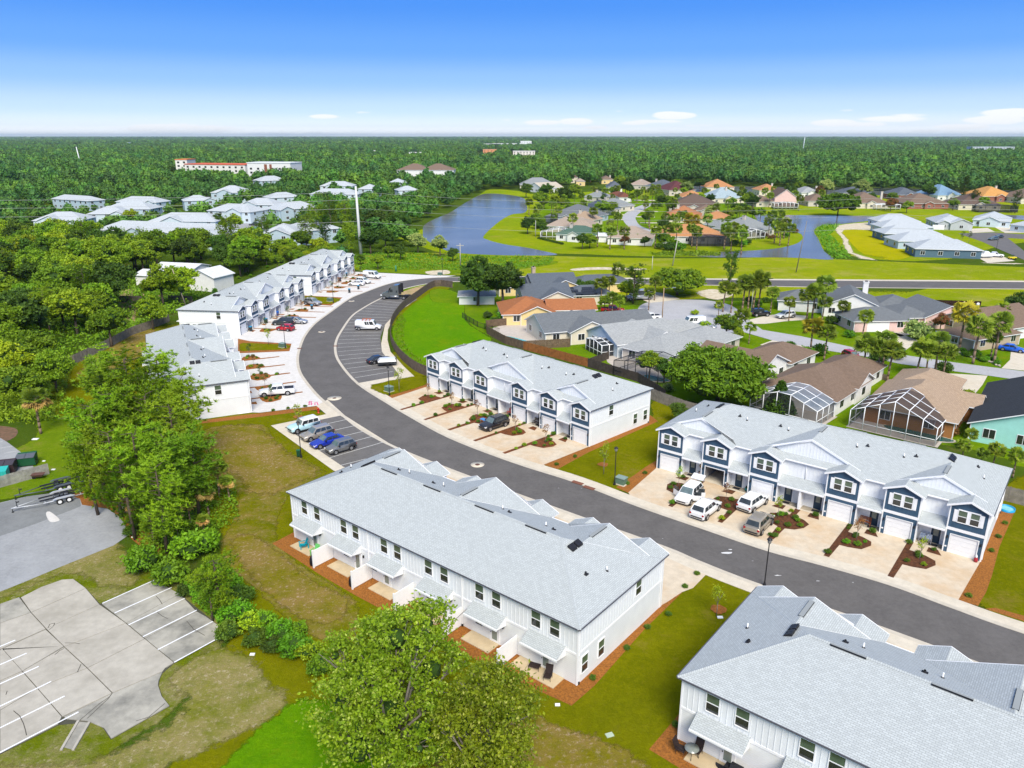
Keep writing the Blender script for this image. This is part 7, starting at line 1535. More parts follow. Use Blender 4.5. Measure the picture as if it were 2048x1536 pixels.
def oak_mesh(seed, mat, Rr=4.0, Hh=9.0, leaf=.40, ncl=120, per=34, lobes=7, sig=.42):
    g = np.random.default_rng(seed); bl = [((0,0,Hh*.60),(Rr*.72,Rr*.72,Hh*.34))]
    for k in range(lobes):
        a = 2*math.pi*k/lobes+g.uniform(-.3,.3); q = g.uniform(.45,.68)*Rr; rr = g.uniform(.30,.46)*Rr
        bl.append(((q*math.cos(a), q*math.sin(a), Hh*g.uniform(.42,.72)), (rr, rr, rr*g.uniform(.7,1))))
    return cards('crown', blob_points(bl, ncl, per, sig, g), leaf, mat, g), bl
def core_mb(bl, f=.78):
    m = MB()
    for c, r in bl:
        prof = [(math.sin(t)*1.0, -math.cos(t)) for t in [i*math.pi/5 for i in range(6)]]; k = len(m.v); n = 7
        for (rr, z) in prof:
            for i in range(n): t = 2*math.pi*i/n+z; m.v.append((c[0]+r[0]*f*rr*math.cos(t), c[1]+r[1]*f*rr*math.sin(t), c[2]+r[2]*f*z))
        for a in range(5):
            for i in range(n): j = (i+1)%n; m.f.append((k+a*n+i,k+a*n+j,k+(a+1)*n+j,k+(a+1)*n+i)); m.m.append(0); m.uv.append(None); m.sm.append(True)
    return m
def trunk_mesh(seed, Hh, r, bl, mat, lean=0.0, low=.3):
    g = random.Random(seed); m = MB(); top = (g.uniform(-.3,.3)+lean, g.uniform(-.3,.3), Hh*.62); mid = (top[0]*.4, top[1]*.4, Hh*low)
    m.tube((0,0,-.1), mid, r, r*.75, 8); m.tube(mid, top, r*.75, r*.35, 7)
    for c, rad in bl[1:]: s = Vector(mid).lerp(Vector(top), g.uniform(.1,.8)); m.tube(s, c, r*.34, r*.10, 5)
    return m.mesh('trunk', mat)
PROTO = {}
def proto(kind):
    if kind in PROTO: return PROTO[kind]
    k = kind
    if k.startswith('oak'):
        v = int(k[-1]); mt = {'oak': 'oak', 'oaky': 'oaky', 'oakd': 'oakd', 'oaks': 'silver', 'oakr': 'red'}[k[:-1]]
        cm, bl = oak_mesh(10+v*7+len(k), LM[mt], 4.0, 9.0, .30, 125, 52, 8, .34)
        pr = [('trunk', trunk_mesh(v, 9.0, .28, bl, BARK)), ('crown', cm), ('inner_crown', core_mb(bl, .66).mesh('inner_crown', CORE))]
    elif k.startswith('pine'):
        v = int(k[-1]); g = np.random.default_rng(40+v); H_ = 12.0; pts = []; tm = MB(); tm.tube((0,0,-.1),(.2,.1,H_*.55),.22,.15,8); tm.tube((.2,.1,H_*.55),(.3,0,H_*.95),.15,.05,6)
        nb = 40
        for b in range(nb):
            z = H_*(.20+.78*b/nb); L = (2.7*math.sin(math.pi*min(1,.22+.78*(1-b/nb)))+.55)*g.uniform(.6,1.15); a = g.uniform(0, 6.28); e = g.uniform(.05,.5)
            s = Vector((.2,.1,z)); d = Vector((math.cos(a)*math.cos(e), math.sin(a)*math.cos(e), math.sin(e))); tm.tube(s, s+d*L, .05, .02, 4, caps=False)
            for q in range(int(5+L*4.2)): t = g.uniform(.35,1.05); p = s+d*(L*t); pts.append((p.x+g.normal()*.38, p.y+g.normal()*.38, p.z+g.normal()*.42))
        P = np.array(pts); n = len(P); m_ = MB(); rr = random.Random(v)
        V = []; F = 0
        for p in pts:
            for q in range(15):
                a = rr.uniform(0, 6.28); e = rr.uniform(-.35, 1.35); L = rr.uniform(.34,.58); d = Vector((math.cos(a)*math.cos(e), math.sin(a)*math.cos(e), math.sin(e))); s = d.orthogonal().normalized()*.062
                o = Vector(p); V += [tuple(o-s), tuple(o+s), tuple(o+d*L)]; F += 1
        me = bpy.data.meshes.new('crown'); me.from_pydata(V, [], [(3*i,3*i+1,3*i+2) for i in range(F)]); me.materials.append(LM['pined' if k.startswith('pined') else 'pine']); me.update()
        pr = [('trunk', tm.mesh('trunk', BARK)), ('crown', me)]
    elif k.startswith('palm'):
        v = int(k[-1]); rr = random.Random(v+3); H_ = 6.0; tm = MB(); lean = rr.uniform(-.5,.5)
        N_ = 6; pp = [Vector((lean*(i/N_)**2, .1*i/N_, H_*.84*i/N_)) for i in range(N_+1)]
        for i in range(N_): tm.tube(pp[i], pp[i+1], .17-.012*i, .16-.012*i, 8)
        top = pp[-1]; V = []; Fc = []; Mi = []
        nf = 58
        for f in range(nf):
            a = 2*math.pi*f/nf*2.4+rr.uniform(-.2,.2); e = math.asin(rr.uniform(-.72, .97)) if v != 9 else math.radians(rr.uniform(-20,75)); L = rr.uniform(.55,.95)
            d = Vector((math.cos(a)*math.cos(e), math.sin(a)*math.cos(e), math.sin(e))); base = top+d*.15; hub = base+d*L; hub.z -= .05
            side = d.cross(Vector((0,0,1))); side = side.normalized() if side.length > .05 else Vector((1,0,0)); upv = side.cross(d)
            V += [tuple(base-side*.02), tuple(base+side*.02), tuple(hub)]; n0 = len(V); Fc.append((n0-3,n0-2,n0-1)); Mi.append(0)
            ww = rr.uniform(-1.1, 1.1); side, upv = side*math.cos(ww)+upv*math.sin(ww), upv*math.cos(ww)-side*math.sin(ww)
            nbld = 9
            for b in range(nbld):
                t = (b/(nbld-1)-.5)*2.5; bd = (d*math.cos(t)+side*math.sin(t)+upv*(.18-.10*abs(t))).normalized(); BL = 1.0*(1-.22*abs(t)/1.2)*rr.uniform(.85,1.1); w = bd.cross(upv).normalized()*.11
                mid = hub+bd*BL*.55; tip = hub+bd*BL; tip.z -= .16*BL+.05
                n0 = len(V); V += [tuple(hub), tuple(mid-w), tuple(tip), tuple(mid+w)]; Fc.append((n0,n0+1,n0+2,n0+3)); Mi.append(1 if e < -.18 and k.startswith('palmo') else 0)
        me = bpy.data.meshes.new('fronds'); me.from_pydata(V, [], Fc); me.materials.append(LM['palmy'] if k.startswith('palmy') else LM['palm']); me.materials.append(LM['dead']); me.polygons.foreach_set('material_index', Mi); me.update()
        pr = [('trunk', tm.mesh('trunk', PALMB)), ('crown', me)]
    elif k.startswith('palmetto') or k.startswith('qpalm'):
        pr = None
    elif k.startswith('bush'):
        v = int(k[-1]); g = np.random.default_rng(80+v); bl = [((0,0,.62),(.8,.8,.55)), ((.4,.2,.55),(.5,.5,.4)), ((-.4,-.1,.6),(.5,.5,.4)), ((0,-.4,.5),(.5,.45,.4))]
        mt = {'bush': 'bush', 'bushd': 'oakd', 'bushs': 'shrub', 'bushr': 'red', 'bushy': 'oaky', 'bushv': 'silver'}[k[:-1]]
        pr = [('crown', cards('crown', blob_points(bl, 85, 16, .11, g, (.7,1.0), -.6), .115, LM[mt], g)), ('inner_crown', core_mb(bl, .7).mesh('inner_crown', CORE))]
    elif k.startswith('cedar'):
        g = np.random.default_rng(5); P = []
        for i in range(2600): z = g.uniform(.2,5.2); r = (1-z/5.4)*2.1*g.uniform(.55,1.05)+.12; a = g.uniform(0,6.28); P.append((r*math.cos(a), r*math.sin(a), z))
        tm = MB(); tm.tube((0,0,0),(0,0,4.6),.14,.04); pr = [('trunk', tm.mesh('trunk', BARK)), ('crown', cards('crown', np.array(P), .30, LM['pined'], g, 1.9, .1))]
    elif k.startswith('young'):
        v = int(k[-1]); g = np.random.default_rng(60+v); bl = [((0,0,2.2),(.55,.55,.8)), ((.2,.1,2.8),(.3,.3,.4))]; tm = MB(); tm.tube((0,0,0),(0,0,1.5),.035,.025,6)
        for q in range(6): a = q*1.05; tm.tube((0,0,1.2+.1*q),(.42*math.cos(a),.42*math.sin(a),2.1+.1*q),.02,.008,4)
        mt = {'young': 'oaky', 'youngr': 'red', 'youngd': 'oakd'}[k[:-1]]
        pr = [('trunk', tm.mesh('trunk', BARKG)), ('crown', cards('crown', blob_points(bl, 34, 8, .12, g, (.4,1.0), -1), .10, LM[mt], g))]
    PROTO[kind] = pr; return pr
def plant(kind, name, label, cat, loc, s=1.0, rz=None, group=None, sz=None):
    r = thing(name, label, cat, (loc[0], loc[1], loc[2] if len(loc) > 2 else 0.02), RNG.uniform(0, 6.28) if rz is None else rz, group)
    r.scale = (s, s, sz if sz else s)
    for nm, me in proto(kind): put(nm, me, r)
    return r
BASEH = dict(oak=9.0, pine=12.0, palm=6.0, bush=1.2, cedar=5.3, young=3.0)
def baseh(kind):
    for k in BASEH:
        if kind.startswith(k): return BASEH[k]
def TP(kind, px, py, H, label, cat=None, group=None, fc=.62, wide=1.0, name=None):
    """plant a tree whose crown centre shows at the pixel"""
    g = G(px, py, H*fc); s = H/baseh(kind)
    nm = name or {'oak':'broadleaf_tree','pine':'pine_tree','palm':'palm_tree','bush':'shrub','cedar':'cedar_tree','young':'young_tree'}[[k for k in BASEH if kind.startswith(k)][0]]
    return plant(kind, nm, label, cat or {'palm_tree':'palm','shrub':'shrub','pine_tree':'pine'}.get(nm, 'tree'), (g.x, g.y, .02), s*wide, None, group, s)
# the two foreground crowns
def big_tree(label, c, bl, seed, ncl, per, leaf, trunk_r):
    g = np.random.default_rng(seed); r = thing('broadleaf_tree', label, 'tree', (c[0], c[1], 0))
    for (cc, rr) in list(bl[1:]):
        for q in range(3): d = g.normal(size=3); d /= np.linalg.norm(d); d[2] = abs(d[2])*.8; bl.append((tuple(np.array(cc)+d*np.array(rr)*.85), tuple(np.array(rr)*g.uniform(.28,.42))))
    P = blob_points(bl, ncl, per, .30, g, (.60,1.10), -.75)
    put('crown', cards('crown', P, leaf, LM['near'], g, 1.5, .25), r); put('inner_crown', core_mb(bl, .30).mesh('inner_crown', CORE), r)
    m = MB(); H_ = max(b[0][2] for b in bl)
    for q, (cc, rr) in enumerate(bl[1:]):
        mid = Vector((cc[0]*.25, cc[1]*.25, H_*.35)); m.tube((0,0,-.2), mid, trunk_r, trunk_r*.6, 8); m.tube(mid, cc, trunk_r*.5, trunk_r*.12, 6)
        for w_ in range(4): e = Vector(cc)+Vector((g.normal()*rr[0]*.6, g.normal()*rr[1]*.6, g.uniform(-.3,.8)*rr[2])); m.tube(Vector(cc).lerp(mid,.3), e, trunk_r*.14, .02, 4, caps=False)
    put('trunk', m.mesh('trunk', BARKG), r); return r
cA = G(785, 1560); cB = G(975, 1640)
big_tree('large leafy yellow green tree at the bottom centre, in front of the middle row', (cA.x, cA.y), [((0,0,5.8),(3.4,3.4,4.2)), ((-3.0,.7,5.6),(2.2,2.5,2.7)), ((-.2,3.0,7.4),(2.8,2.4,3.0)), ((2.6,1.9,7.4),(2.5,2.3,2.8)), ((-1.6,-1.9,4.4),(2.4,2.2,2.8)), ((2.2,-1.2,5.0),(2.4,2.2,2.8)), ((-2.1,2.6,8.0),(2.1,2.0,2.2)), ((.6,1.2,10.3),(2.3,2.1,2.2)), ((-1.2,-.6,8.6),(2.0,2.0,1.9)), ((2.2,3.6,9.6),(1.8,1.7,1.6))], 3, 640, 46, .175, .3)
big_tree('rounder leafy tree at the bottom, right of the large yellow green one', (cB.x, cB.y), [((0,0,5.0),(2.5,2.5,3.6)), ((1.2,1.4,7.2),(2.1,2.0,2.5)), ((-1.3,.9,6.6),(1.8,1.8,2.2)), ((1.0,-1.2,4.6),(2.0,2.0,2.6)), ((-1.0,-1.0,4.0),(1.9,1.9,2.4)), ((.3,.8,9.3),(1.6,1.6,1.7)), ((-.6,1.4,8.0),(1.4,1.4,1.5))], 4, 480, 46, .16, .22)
# pine clump on the left
PG = 'pines of the clump left of the middle row'
for i, (x, y, H_) in enumerate(((205,790,15),(262,775,16),(318,762,15),(362,818,14),(190,868,14),(240,850,15),(300,850,15),(352,872,14),(225,920,13),(282,930,14),(335,935,13),(385,925,12),(180,930,11),(255,975,11),(318,990,12),(208,750,13),(292,808,15))):
    TP('pine%d' % (i % 4), x, y+14, H_*.84, 'pine of the dense left clump, '+('back' if y < 800 else 'middle' if y < 890 else 'front' if y < 950 else 'foremost')+' row, '+('left side' if x < 215 else 'left of centre' if x < 265 else 'right of centre' if x < 330 else 'right side')+(', slightly behind' if (y//10) % 2 else ''), group=PG, fc=.58, wide=1.12)
for i, (x, y, H_, lb) in enumerate(((305,1060,4.2,'small pine between the pine clump and the round bushes'), (437,1165,6.2,'young pine beside the corner of the concrete lot'), (418,1190,4.5,'shorter young pine touching the concrete lot'))): TP('pine%d' % i, x, y, H_, lb, fc=.6, wide=1.25)
def bush_px(kind, x, y, r, label, group=None, h=1.0): g = G(x, y, r*.6); plant(kind, 'shrub', label, 'shrub', (g.x, g.y, 0.0), r/.95, None, group, r/.95*h)
bush_px('bush0', 283, 1118, 2.0, 'round bright green bush left of two others by the concrete lot'); bush_px('bush1', 385, 1092, 2.3, 'largest round bright green bush near the concrete lot'); bush_px('bush2', 340, 1145, 1.9, 'round green bush between the largest one and the concrete lot'); bush_px('bush0', 408, 1078, 1.5, 'smaller round bush behind the largest one')
TGp = 'bushes of the thicket by the concrete lot'
for i, (x, y, r, k) in enumerate(((470,1225,1.5,'bush1'),(500,1245,1.3,'bushy0'),(528,1240,1.2,'bush2'),(455,1262,1.2,'bushs0'),(560,1262,1.3,'bush0'),(590,1290,1.5,'bush2'),(548,1290,1.0,'bushd1'),(615,1300,1.2,'bushy1'),(512,1275,1.1,'bushs1'),(480,1190,1.3,'bushd0'),(458,1205,1.2,'bushy0'),(395,1160,1.2,'bushy1'),(372,1180,1.0,'bushd1'),(600,1255,.8,'bush1'),(640,1330,1.2,'bush0'))): bush_px(k, x, y, r, 'wild bush of the thicket beside the concrete lot, '+['first','second','third','fourth','fifth','sixth','seventh','eighth','ninth','tenth','eleventh','twelfth','thirteenth','fourteenth','fifteenth'][sorted([372,395,455,458,470,480,500,512,528,548,560,590,600,615,640]).index(x)]+' from its upper left end', TGp)
# cabbage palms and palmettos near the clump
LP_ = 'palms at the foot of the pine clump'
for i, (x, y, H_) in enumerate(((432,940,4.4),(412,985,3.6),(455,965,3.2),(375,1010,3.0),(300,1030,2.8),(350,1035,2.6),(268,1012,2.6),(405,1040,2.4))): TP('palmo%d' % (i % 3), x, y, H_, 'shaggy low palm with dead hanging fronds at the foot of the pine clump', group=LP_, fc=.8, wide=1.1)
TP('palmo1', 68, 800, 6.5, 'tall cabbage palm with a skirt of dead fronds at the left edge', fc=.8, wide=1.1)
bush_px('bushy1', 405, 1150, 1.0, 'pale yellow green palmetto beside the concrete lot')
for (x, y, r) in ((262,1062,.9),(275,1045,.8),(330,1060,.8)): bush_px('bushs0', x, y, r, 'low weed clump in the pine straw by the faded lot', 'weed clumps in the pine straw')
# scatter helper
def inside(P, poly):
    x, y = P[:, 0], P[:, 1]; c = np.zeros(len(P), bool); n = len(poly)
    for i in range(n):
        x1, y1 = poly[i][0], poly[i][1]; x2, y2 = poly[(i+1)%n][0], poly[(i+1)%n][1]
        if y1 == y2: continue
        t = ((y1 > y) != (y2 > y)) & (x < (x2-x1)*(y-y1)/(y2-y1)+x1); c ^= t
    return c
def PG_(px): return [(p.x, p.y) for p in GL(px)]
FOOT = []
bpy.context.view_layer.update()
for o in C.objects:
    if o.parent is None and o.type == 'EMPTY' and o.get('category') in ('house','apartments','shed','building','townhouses'):
        xs = []; ys = []
        for ch in o.children:
            if ch.type == 'MESH' and ch.name.startswith(('wall','roof')):
                for v in ch.bound_box: w_ = o.matrix_world @ Vector(v); xs.append(w_.x); ys.append(w_.y)
        if xs: FOOT.append((min(xs), max(xs), min(ys), max(ys), o.get('category'), o))
def clear_of(P, pad, front=0.0):
    ok = np.ones(len(P), bool)
    for (a, b, c, d, cat, o) in FOOT:
        f = front
        if cat == 'building': f = min(700, .32*c) if c > 1100 else .09*c
        if cat == 'apartments': f = f*1.6
        ok &= ~((P[:,0] > a-pad-(6 if cat=='building' else 0)) & (P[:,0] < b+pad+(6 if cat=='building' else 0)) & (P[:,1] > c-pad-f) & (P[:,1] < d+pad))
    return ok
def scatter(poly, spacing, seed, pad=3.5, front=0.0, excl=()):
    g = np.random.default_rng(seed); xs = [p[0] for p in poly]; ys = [p[1] for p in poly]
    X, Y = np.meshgrid(np.arange(min(xs), max(xs), spacing), np.arange(min(ys), max(ys), spacing)); P = np.stack([X.ravel(), Y.ravel()], 1)+g.uniform(-.46, .46, (X.size, 2))*spacing
    P = P[inside(P, poly)]; P = P[clear_of(P, pad, front)]
    for e in excl: P = P[~inside(P, e)]
    return P
# left woods
WG = 'trees of the left woods'
wood1 = PG_([(-160,520),(0,500),(60,492),(210,505),(330,525),(470,510),(560,505),(560,520),(500,545),(440,585),(340,622),(262,645),(200,672),(100,712),(50,740),(-10,790),(-100,860),(-300,880),(-400,700)])
roadx = [PG_([(-50,582),(110,585),(130,615),(-50,640)]), PG_([(228,575),(290,572),(300,650),(230,655)]), PG_([(298,540),(462,545),(468,600),(298,612)])]
kinds = ['oak0','oak1','oak2','oaky0','oak3','oakd0','oak1','oakd1','oaky1','pine1']
P = scatter(wood1, 8.2, 11, 3.0, 0, roadx)
rr = random.Random(4); cnt = 0
for p in P:
    k = rr.choice(kinds); Hh = rr.uniform(8.5,13.0)
    if p[1] < 130: Hh = rr.uniform(8,11)
    plant(k, 'pine_tree' if k.startswith('pine') else 'broadleaf_tree', 'tree of the dense mixed woods on the left beyond the long grey fence', 'tree', (p[0], p[1]), Hh/(12.0 if k.startswith('pine') else 9.0)*1.05, None, WG)
    cnt += 1
P = scatter(PG_([(330,640),(460,560),(560,500),(690,520),(690,540),(600,548),(520,548),(335,612)]), 6.5, 21, 2.5, 0, roadx)
for p in P: plant(rr.choice(['oak0','oaky0','oak2','bush0']), 'broadleaf_tree', 'low tree behind the two far townhouse rows', 'tree', (p[0], p[1]), rr.uniform(.5,.75), None, 'low trees behind the far townhouse rows')
for (x, y, H_, k, lb) in ((145,610,11,'oaky0','tree with yellowish blossom in the left woods, beside the road gap'),(215,640,9,'oak2','dark leaved tree just behind the long grey fence'),(300,615,8,'oaky1','bright yellow green tree left of the leaning pole'),(28,470,13,'oak1','broad oak at the left edge below the apartments'),(60,700,10,'oak0','tree leaning over the left edge above the cabbage palm'),(20,720,9,'oaky1','bright tree at the left edge above the parking corner'),(38,760,8,'oak2','thick tree at the left edge beside the cabbage palm'),(105,730,8,'oak1','tree behind the fence above the grass strip'),
    (432,600,7,'cedar0','slim dark tree before the white lorry cab'),(165,470,13,'pine2','round crowned pine in front of the left apartments'),(225,455,9,'oakd0','dark round tree in front of the long apartment block'),(317,467,6,'oakr0','red leaved tree before the long apartment block'),(435,440,9,'oakd1','dark oak beside the tennis court'),(470,440,8,'oaky1','yellow green tree at the tennis court corner'),(260,430,9,'oaky0','yellow green tree among the apartment roofs')):
    TP(k, x, y, H_, lb)
# strip from the transmission pole along the pond
for (x, y, H_, k) in ((632,440,15,'pine0'),(660,425,15,'pine1'),(690,430,14,'pine2'),(715,440,13,'pined3'),(745,440,12,'oakd0'),(770,430,12,'oakd1'),(800,440,11,'oakd0'),(610,455,13,'pine3'),(650,460,13,'pined0'),(740,475,10,'oakd1'),(700,470,11,'pine1'),(770,470,9,'oakd0'),(600,475,9,'oak2'),(640,490,8,'oaky0'),(560,490,7,'oak1'),(590,500,6,'oaky1'),(520,500,6,'oak0')):
    TP(k, x, y, H_, 'tall tree in the strip between the transmission pole and the apartments', group='trees around the transmission pole')
for (x, y, H_, k, lb) in ((835,480,8,'oaks0','silvery tree left of the pair by the pond end'),(880,486,8,'oaks1','large silvery tree at the near end of the long pond'),(755,520,5,'oak0','round bush like tree right of the transmission pole foot'),(800,498,6,'oakd1','dark low tree at the pond end'),(905,505,5,'oakd0','dark low tree right of the silvery pair'),(720,515,4,'oak1','low tree at the foot of the transmission pole'),(775,500,5,'oak2','low green tree between pole and pond')):
    TP(k, x, y, H_, lb)
# named garden trees on the right
TP('oakd1', 955, 548, 13, 'taller left one of the pair of open pines beyond the bright grass', wide=1.0, name='pine_tree'); TP('oakd0', 1006, 556, 12, 'right one of the pair of open pines beyond the bright grass', wide=1.05, name='pine_tree')
TP('pined3', 1268, 562, 9.5, 'leaning umbrella shaped pine by the cul-de-sac', wide=1.25); TP('pined0', 1462, 530, 10, 'slender dark pine above the cul-de-sac palms', wide=.9)
def dome(label, px, H_, Rr, mat, seed, leaf=.4, ncl=260, per=30, pine=False, name='broadleaf_tree'):
    g0 = G(px[0], px[1], H_*.5); g = np.random.default_rng(seed); r = thing(name, label, 'tree', (g0.x, g0.y, 0)); bl = [((0,0,H_*.55),(Rr*.8,Rr*.8,H_*.36))]
    for k in range(11): a = 2*math.pi*k/11; q = Rr*g.uniform(.5,.66); rr_ = Rr*g.uniform(.26,.36); bl.append(((q*math.cos(a), q*math.sin(a), H_*g.uniform(.40,.66)), (rr_, rr_, rr_*.75)))
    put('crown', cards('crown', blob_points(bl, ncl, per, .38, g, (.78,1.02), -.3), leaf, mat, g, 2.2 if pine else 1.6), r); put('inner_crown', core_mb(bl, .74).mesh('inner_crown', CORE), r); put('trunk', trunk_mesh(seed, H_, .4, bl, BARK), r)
dome('big round topped pine between the grey and brown roofed houses', (1440,748), 9.5, 8.6, leafmat('olive_pine_needles', (0.10,0.22,0.008), (0.17,0.29,0.010), (0.03,0.08,0.006), .2), 5, .34, 420, 44, True, 'pine_tree')
dome('large spreading dark green tree by the through road', (1356,563), 7.5, 8.2, LM['oak'], 6, .5, 300, 26); dome('big round dark green tree between the pond houses', (1678,408), 13, 11.5, LM['oak'], 7, .9, 300, 26)
TP('oak0', 1300, 722, 5.5, 'green garden tree beside the black framed pool cage'); TP('oakd1', 1330, 735, 4.5, 'dark garden tree right of the black framed pool cage'); TP('cedar0', 1560, 800, 5.5, 'small dense cedar before the grey screened cage', fc=.45, wide=1.25)
TP('oak2', 1453, 645, 6.5, 'round green tree at the bend of the cul-de-sac street'); TP('oakd0', 1360, 820, 3.5, 'small dark tree behind the grey fence'); bush_px('bushv0', 1336, 775, 1.1, 'pale shrub inside the fence corner')
TP('oaky1', 1476, 668, 4.0, 'thin yellow leaved tree beside the grey roof', wide=.8)
bush_px('oakr0' if False else 'bushv1', 1832, 660, 3.2, 'wide olive green bush before the pink house'); TP('oakr1', 1884, 640, 4.5, 'brown leaved small tree beside the pink house'); TP('oakd1', 2040, 605, 7, 'dark tree at the right edge beyond the pink house'); bush_px('bush2', 1897, 620, 1.8, 'green bush behind the pink house gable')
for (x, y, r, k, lb) in ((1010,633,2.0,'bush1','bright shrub in the yard left of the yellow house'),(975,630,1.3,'bushd0','dark clipped shrub left of the bright shrub'),(990,640,1.2,'bushd1','dark shrub in the yard below the pines'),(1613,705,1.8,'bush2','tall hedge bush at the street end of the brown roofed house'),(1640,700,1.9,'bush0','right hand hedge bush beneath the twin palms'),(1590,712,1.4,'bushr0','dark red shrub by the brown roofed house'),(1755,715,1.9,'bushd0','dark shrub under the cluster of palms'),(1790,705,2.0,'bushd1','dark shrub right of the cluster of palms'),(1890,735,1.6,'bushd0','dark shrub behind the tan roofed house drive'),
    (1905,810,1.8,'bush1','green shrub at the right side of the tan roofed house'),(1935,790,1.4,'bushy0','bamboo like bush by the black roof'),(1900,860,1.2,'bushr1','brownish shrub along the tan roofed house'),(1700,668,1.3,'bush0','shrub on the lawn before the pink house'),(1740,678,.9,'bushd0','small shrub at the pink house drive'),(1665,640,1.6,'bushd1','dark shrub between the street palms'),(1780,668,.9,'bushy1','yellow shrub beside the pink house door'),
    (1225,640,.9,'bushd0','small shrub near the dark sports car'),(1410,650,1.4,'bushy0','yellow green shrub by the silver sedan'),(1390,625,1.0,'bushy1','shrub by the pale blue house porch'),(1500,600,1.5,'bushd0','dark shrub at the foot of the street palms'),(1515,608,1.4,'bush1','green shrub at the foot of the street palms'),(1533,600,1.2,'bushd1','shrub below the queen palm'),(1580,690,1.2,'bush0','shrub at the brown roofed garage')):
    bush_px(k, x, y, r, lb)
bx = 0
for i in range(14):
    f = i/13; x = 1925+70*f; y = 700+22*f+6*math.sin(i); bush_px('bush%d' % (i % 3), x, y, .75, 'clipped round shrub in the stone edged bed under the palms', 'clipped shrubs in the stone edged bed')
sb = MB(); rr = random.Random(12)
for i in range(46): f = i/45; g = G(1915+85*f, 703+26*f**.7+ (4 if f>.9 else 0)); sb.lathe([(0,0),(.25,.05),(.2,.25),(0,.32)], 6, c=(g.x+rr.uniform(-.2,.2), g.y+rr.uniform(-.2,.2), .02))
tag(sb.build('stone_edging', plain('pale_edging_stone', (.5,.45,.38), .9, var=.4)), 'row of pale stones edging the palm bed at the right', 'stones', kind='stuff')
# palms of the streets: crown centre pixel, height
PS = 'palms along the cul-de-sac street'
for i, (x, y, H_, lb) in enumerate(((1450,572,7.5,None),(1466,577,7,None),(1490,562,8.5,None),(1501,567,8,None),(1512,560,8.5,None),(1523,556,9,None),(1545,583,6,'feathery palm before the grey roofed white house'),(1582,602,5.5,'feathery palm behind the white SUV'),(1620,586,7.5,None),(1631,582,8,None),(1655,566,9,'tallest palm beside the white chimney'),(1649,601,6.5,None),(1686,609,5.5,None),(1439,609,4,'small palm at the cul-de-sac edge'),(1484,628,6.5,'palm at the road bend beside the round tree'),(1501,652,4.5,'palm on the lawn island by the road bend'),
   (1627,650,7.5,'yellowing palm of the pair by the hedge'),(1655,664,6.5,'right palm of the pair by the hedge'),(1731,630,6,'bare trunked palm before the pink garage'),(1734,684,7.5,None),(1762,692,7,None),(1785,697,7,None),(1774,678,7.5,None),(1843,690,7,None),(1861,697,6.5,None),(1881,682,7.5,None),(1895,702,6.5,None),(1933,622,9.5,'tall yellowing palm left of the brown roof'),(1961,648,9,None),(2004,645,9,None),(1990,672,5.5,'low feathery palm in the stone edged bed'),(2010,615,6,None),
   (1204,564,7,None),(1237,536,7,None),(1226,592,5.5,None),(1241,597,5,None),(1299,583,5.5,'blue grey palm beside the camper van'),(1311,562,6,None),(1219,560,6.5,None),(1931,888,3.6,'low palm before the aqua house wall'),(1993,896,3.8,'low palm in front of the white awning'),(2036,908,3.8,'low palm at the right edge behind the right row'),(1942,866,3.2,'small palm at the aqua house corner'),(1965,905,3.0,'lowest palm behind the right row'))):
    TP(('palmy0' if i in (16, 27) else 'palm%d' % (i % 4)), x, y, H_, lb or 'slim palm standing in a group beside the cul-de-sac street', group=PS if lb is None else None, fc=.86, wide=1.0)
PP = 'palms of the pond neighbourhood'
for i, (x, y) in enumerate(((1058,403),(1078,414),(1168,406),(1115,419),(1185,421),(1147,435),(1196,456),(1221,460),(1250,460),(1182,349),(1301,427),(1312,458),(1339,456),(1355,456),(1386,456),(1396,462),(1348,401),(1330,433),(1352,435),(1383,437),(1417,435),(1434,413),(1493,419),(1522,423),(1547,427),(1563,427),(1540,442),(1571,442),(1563,454),(1454,454),(1469,452),(1486,458),(1451,460),(1486,468),(1465,466),(1483,386),(1532,380),(1547,378),(1540,390),(1590,386),(1643,384),(1600,396),(1275,384),(1290,395),(1262,391),(1305,385),(1232,375),(1210,380),(1560,441),(1552,450),(1580,455))):
    TP('palmy1' if i == 19 else 'palm%d' % (i % 4), x, y, 8.5 if i != 19 else 10, 'palm growing among the houses between the ponds' if i != 19 else 'large yellow palm before the terracotta roof', group=PP if i != 19 else None, fc=.86, wide=1.0 if i != 19 else 1.35)
PT2 = 'garden trees of the pond neighbourhood'
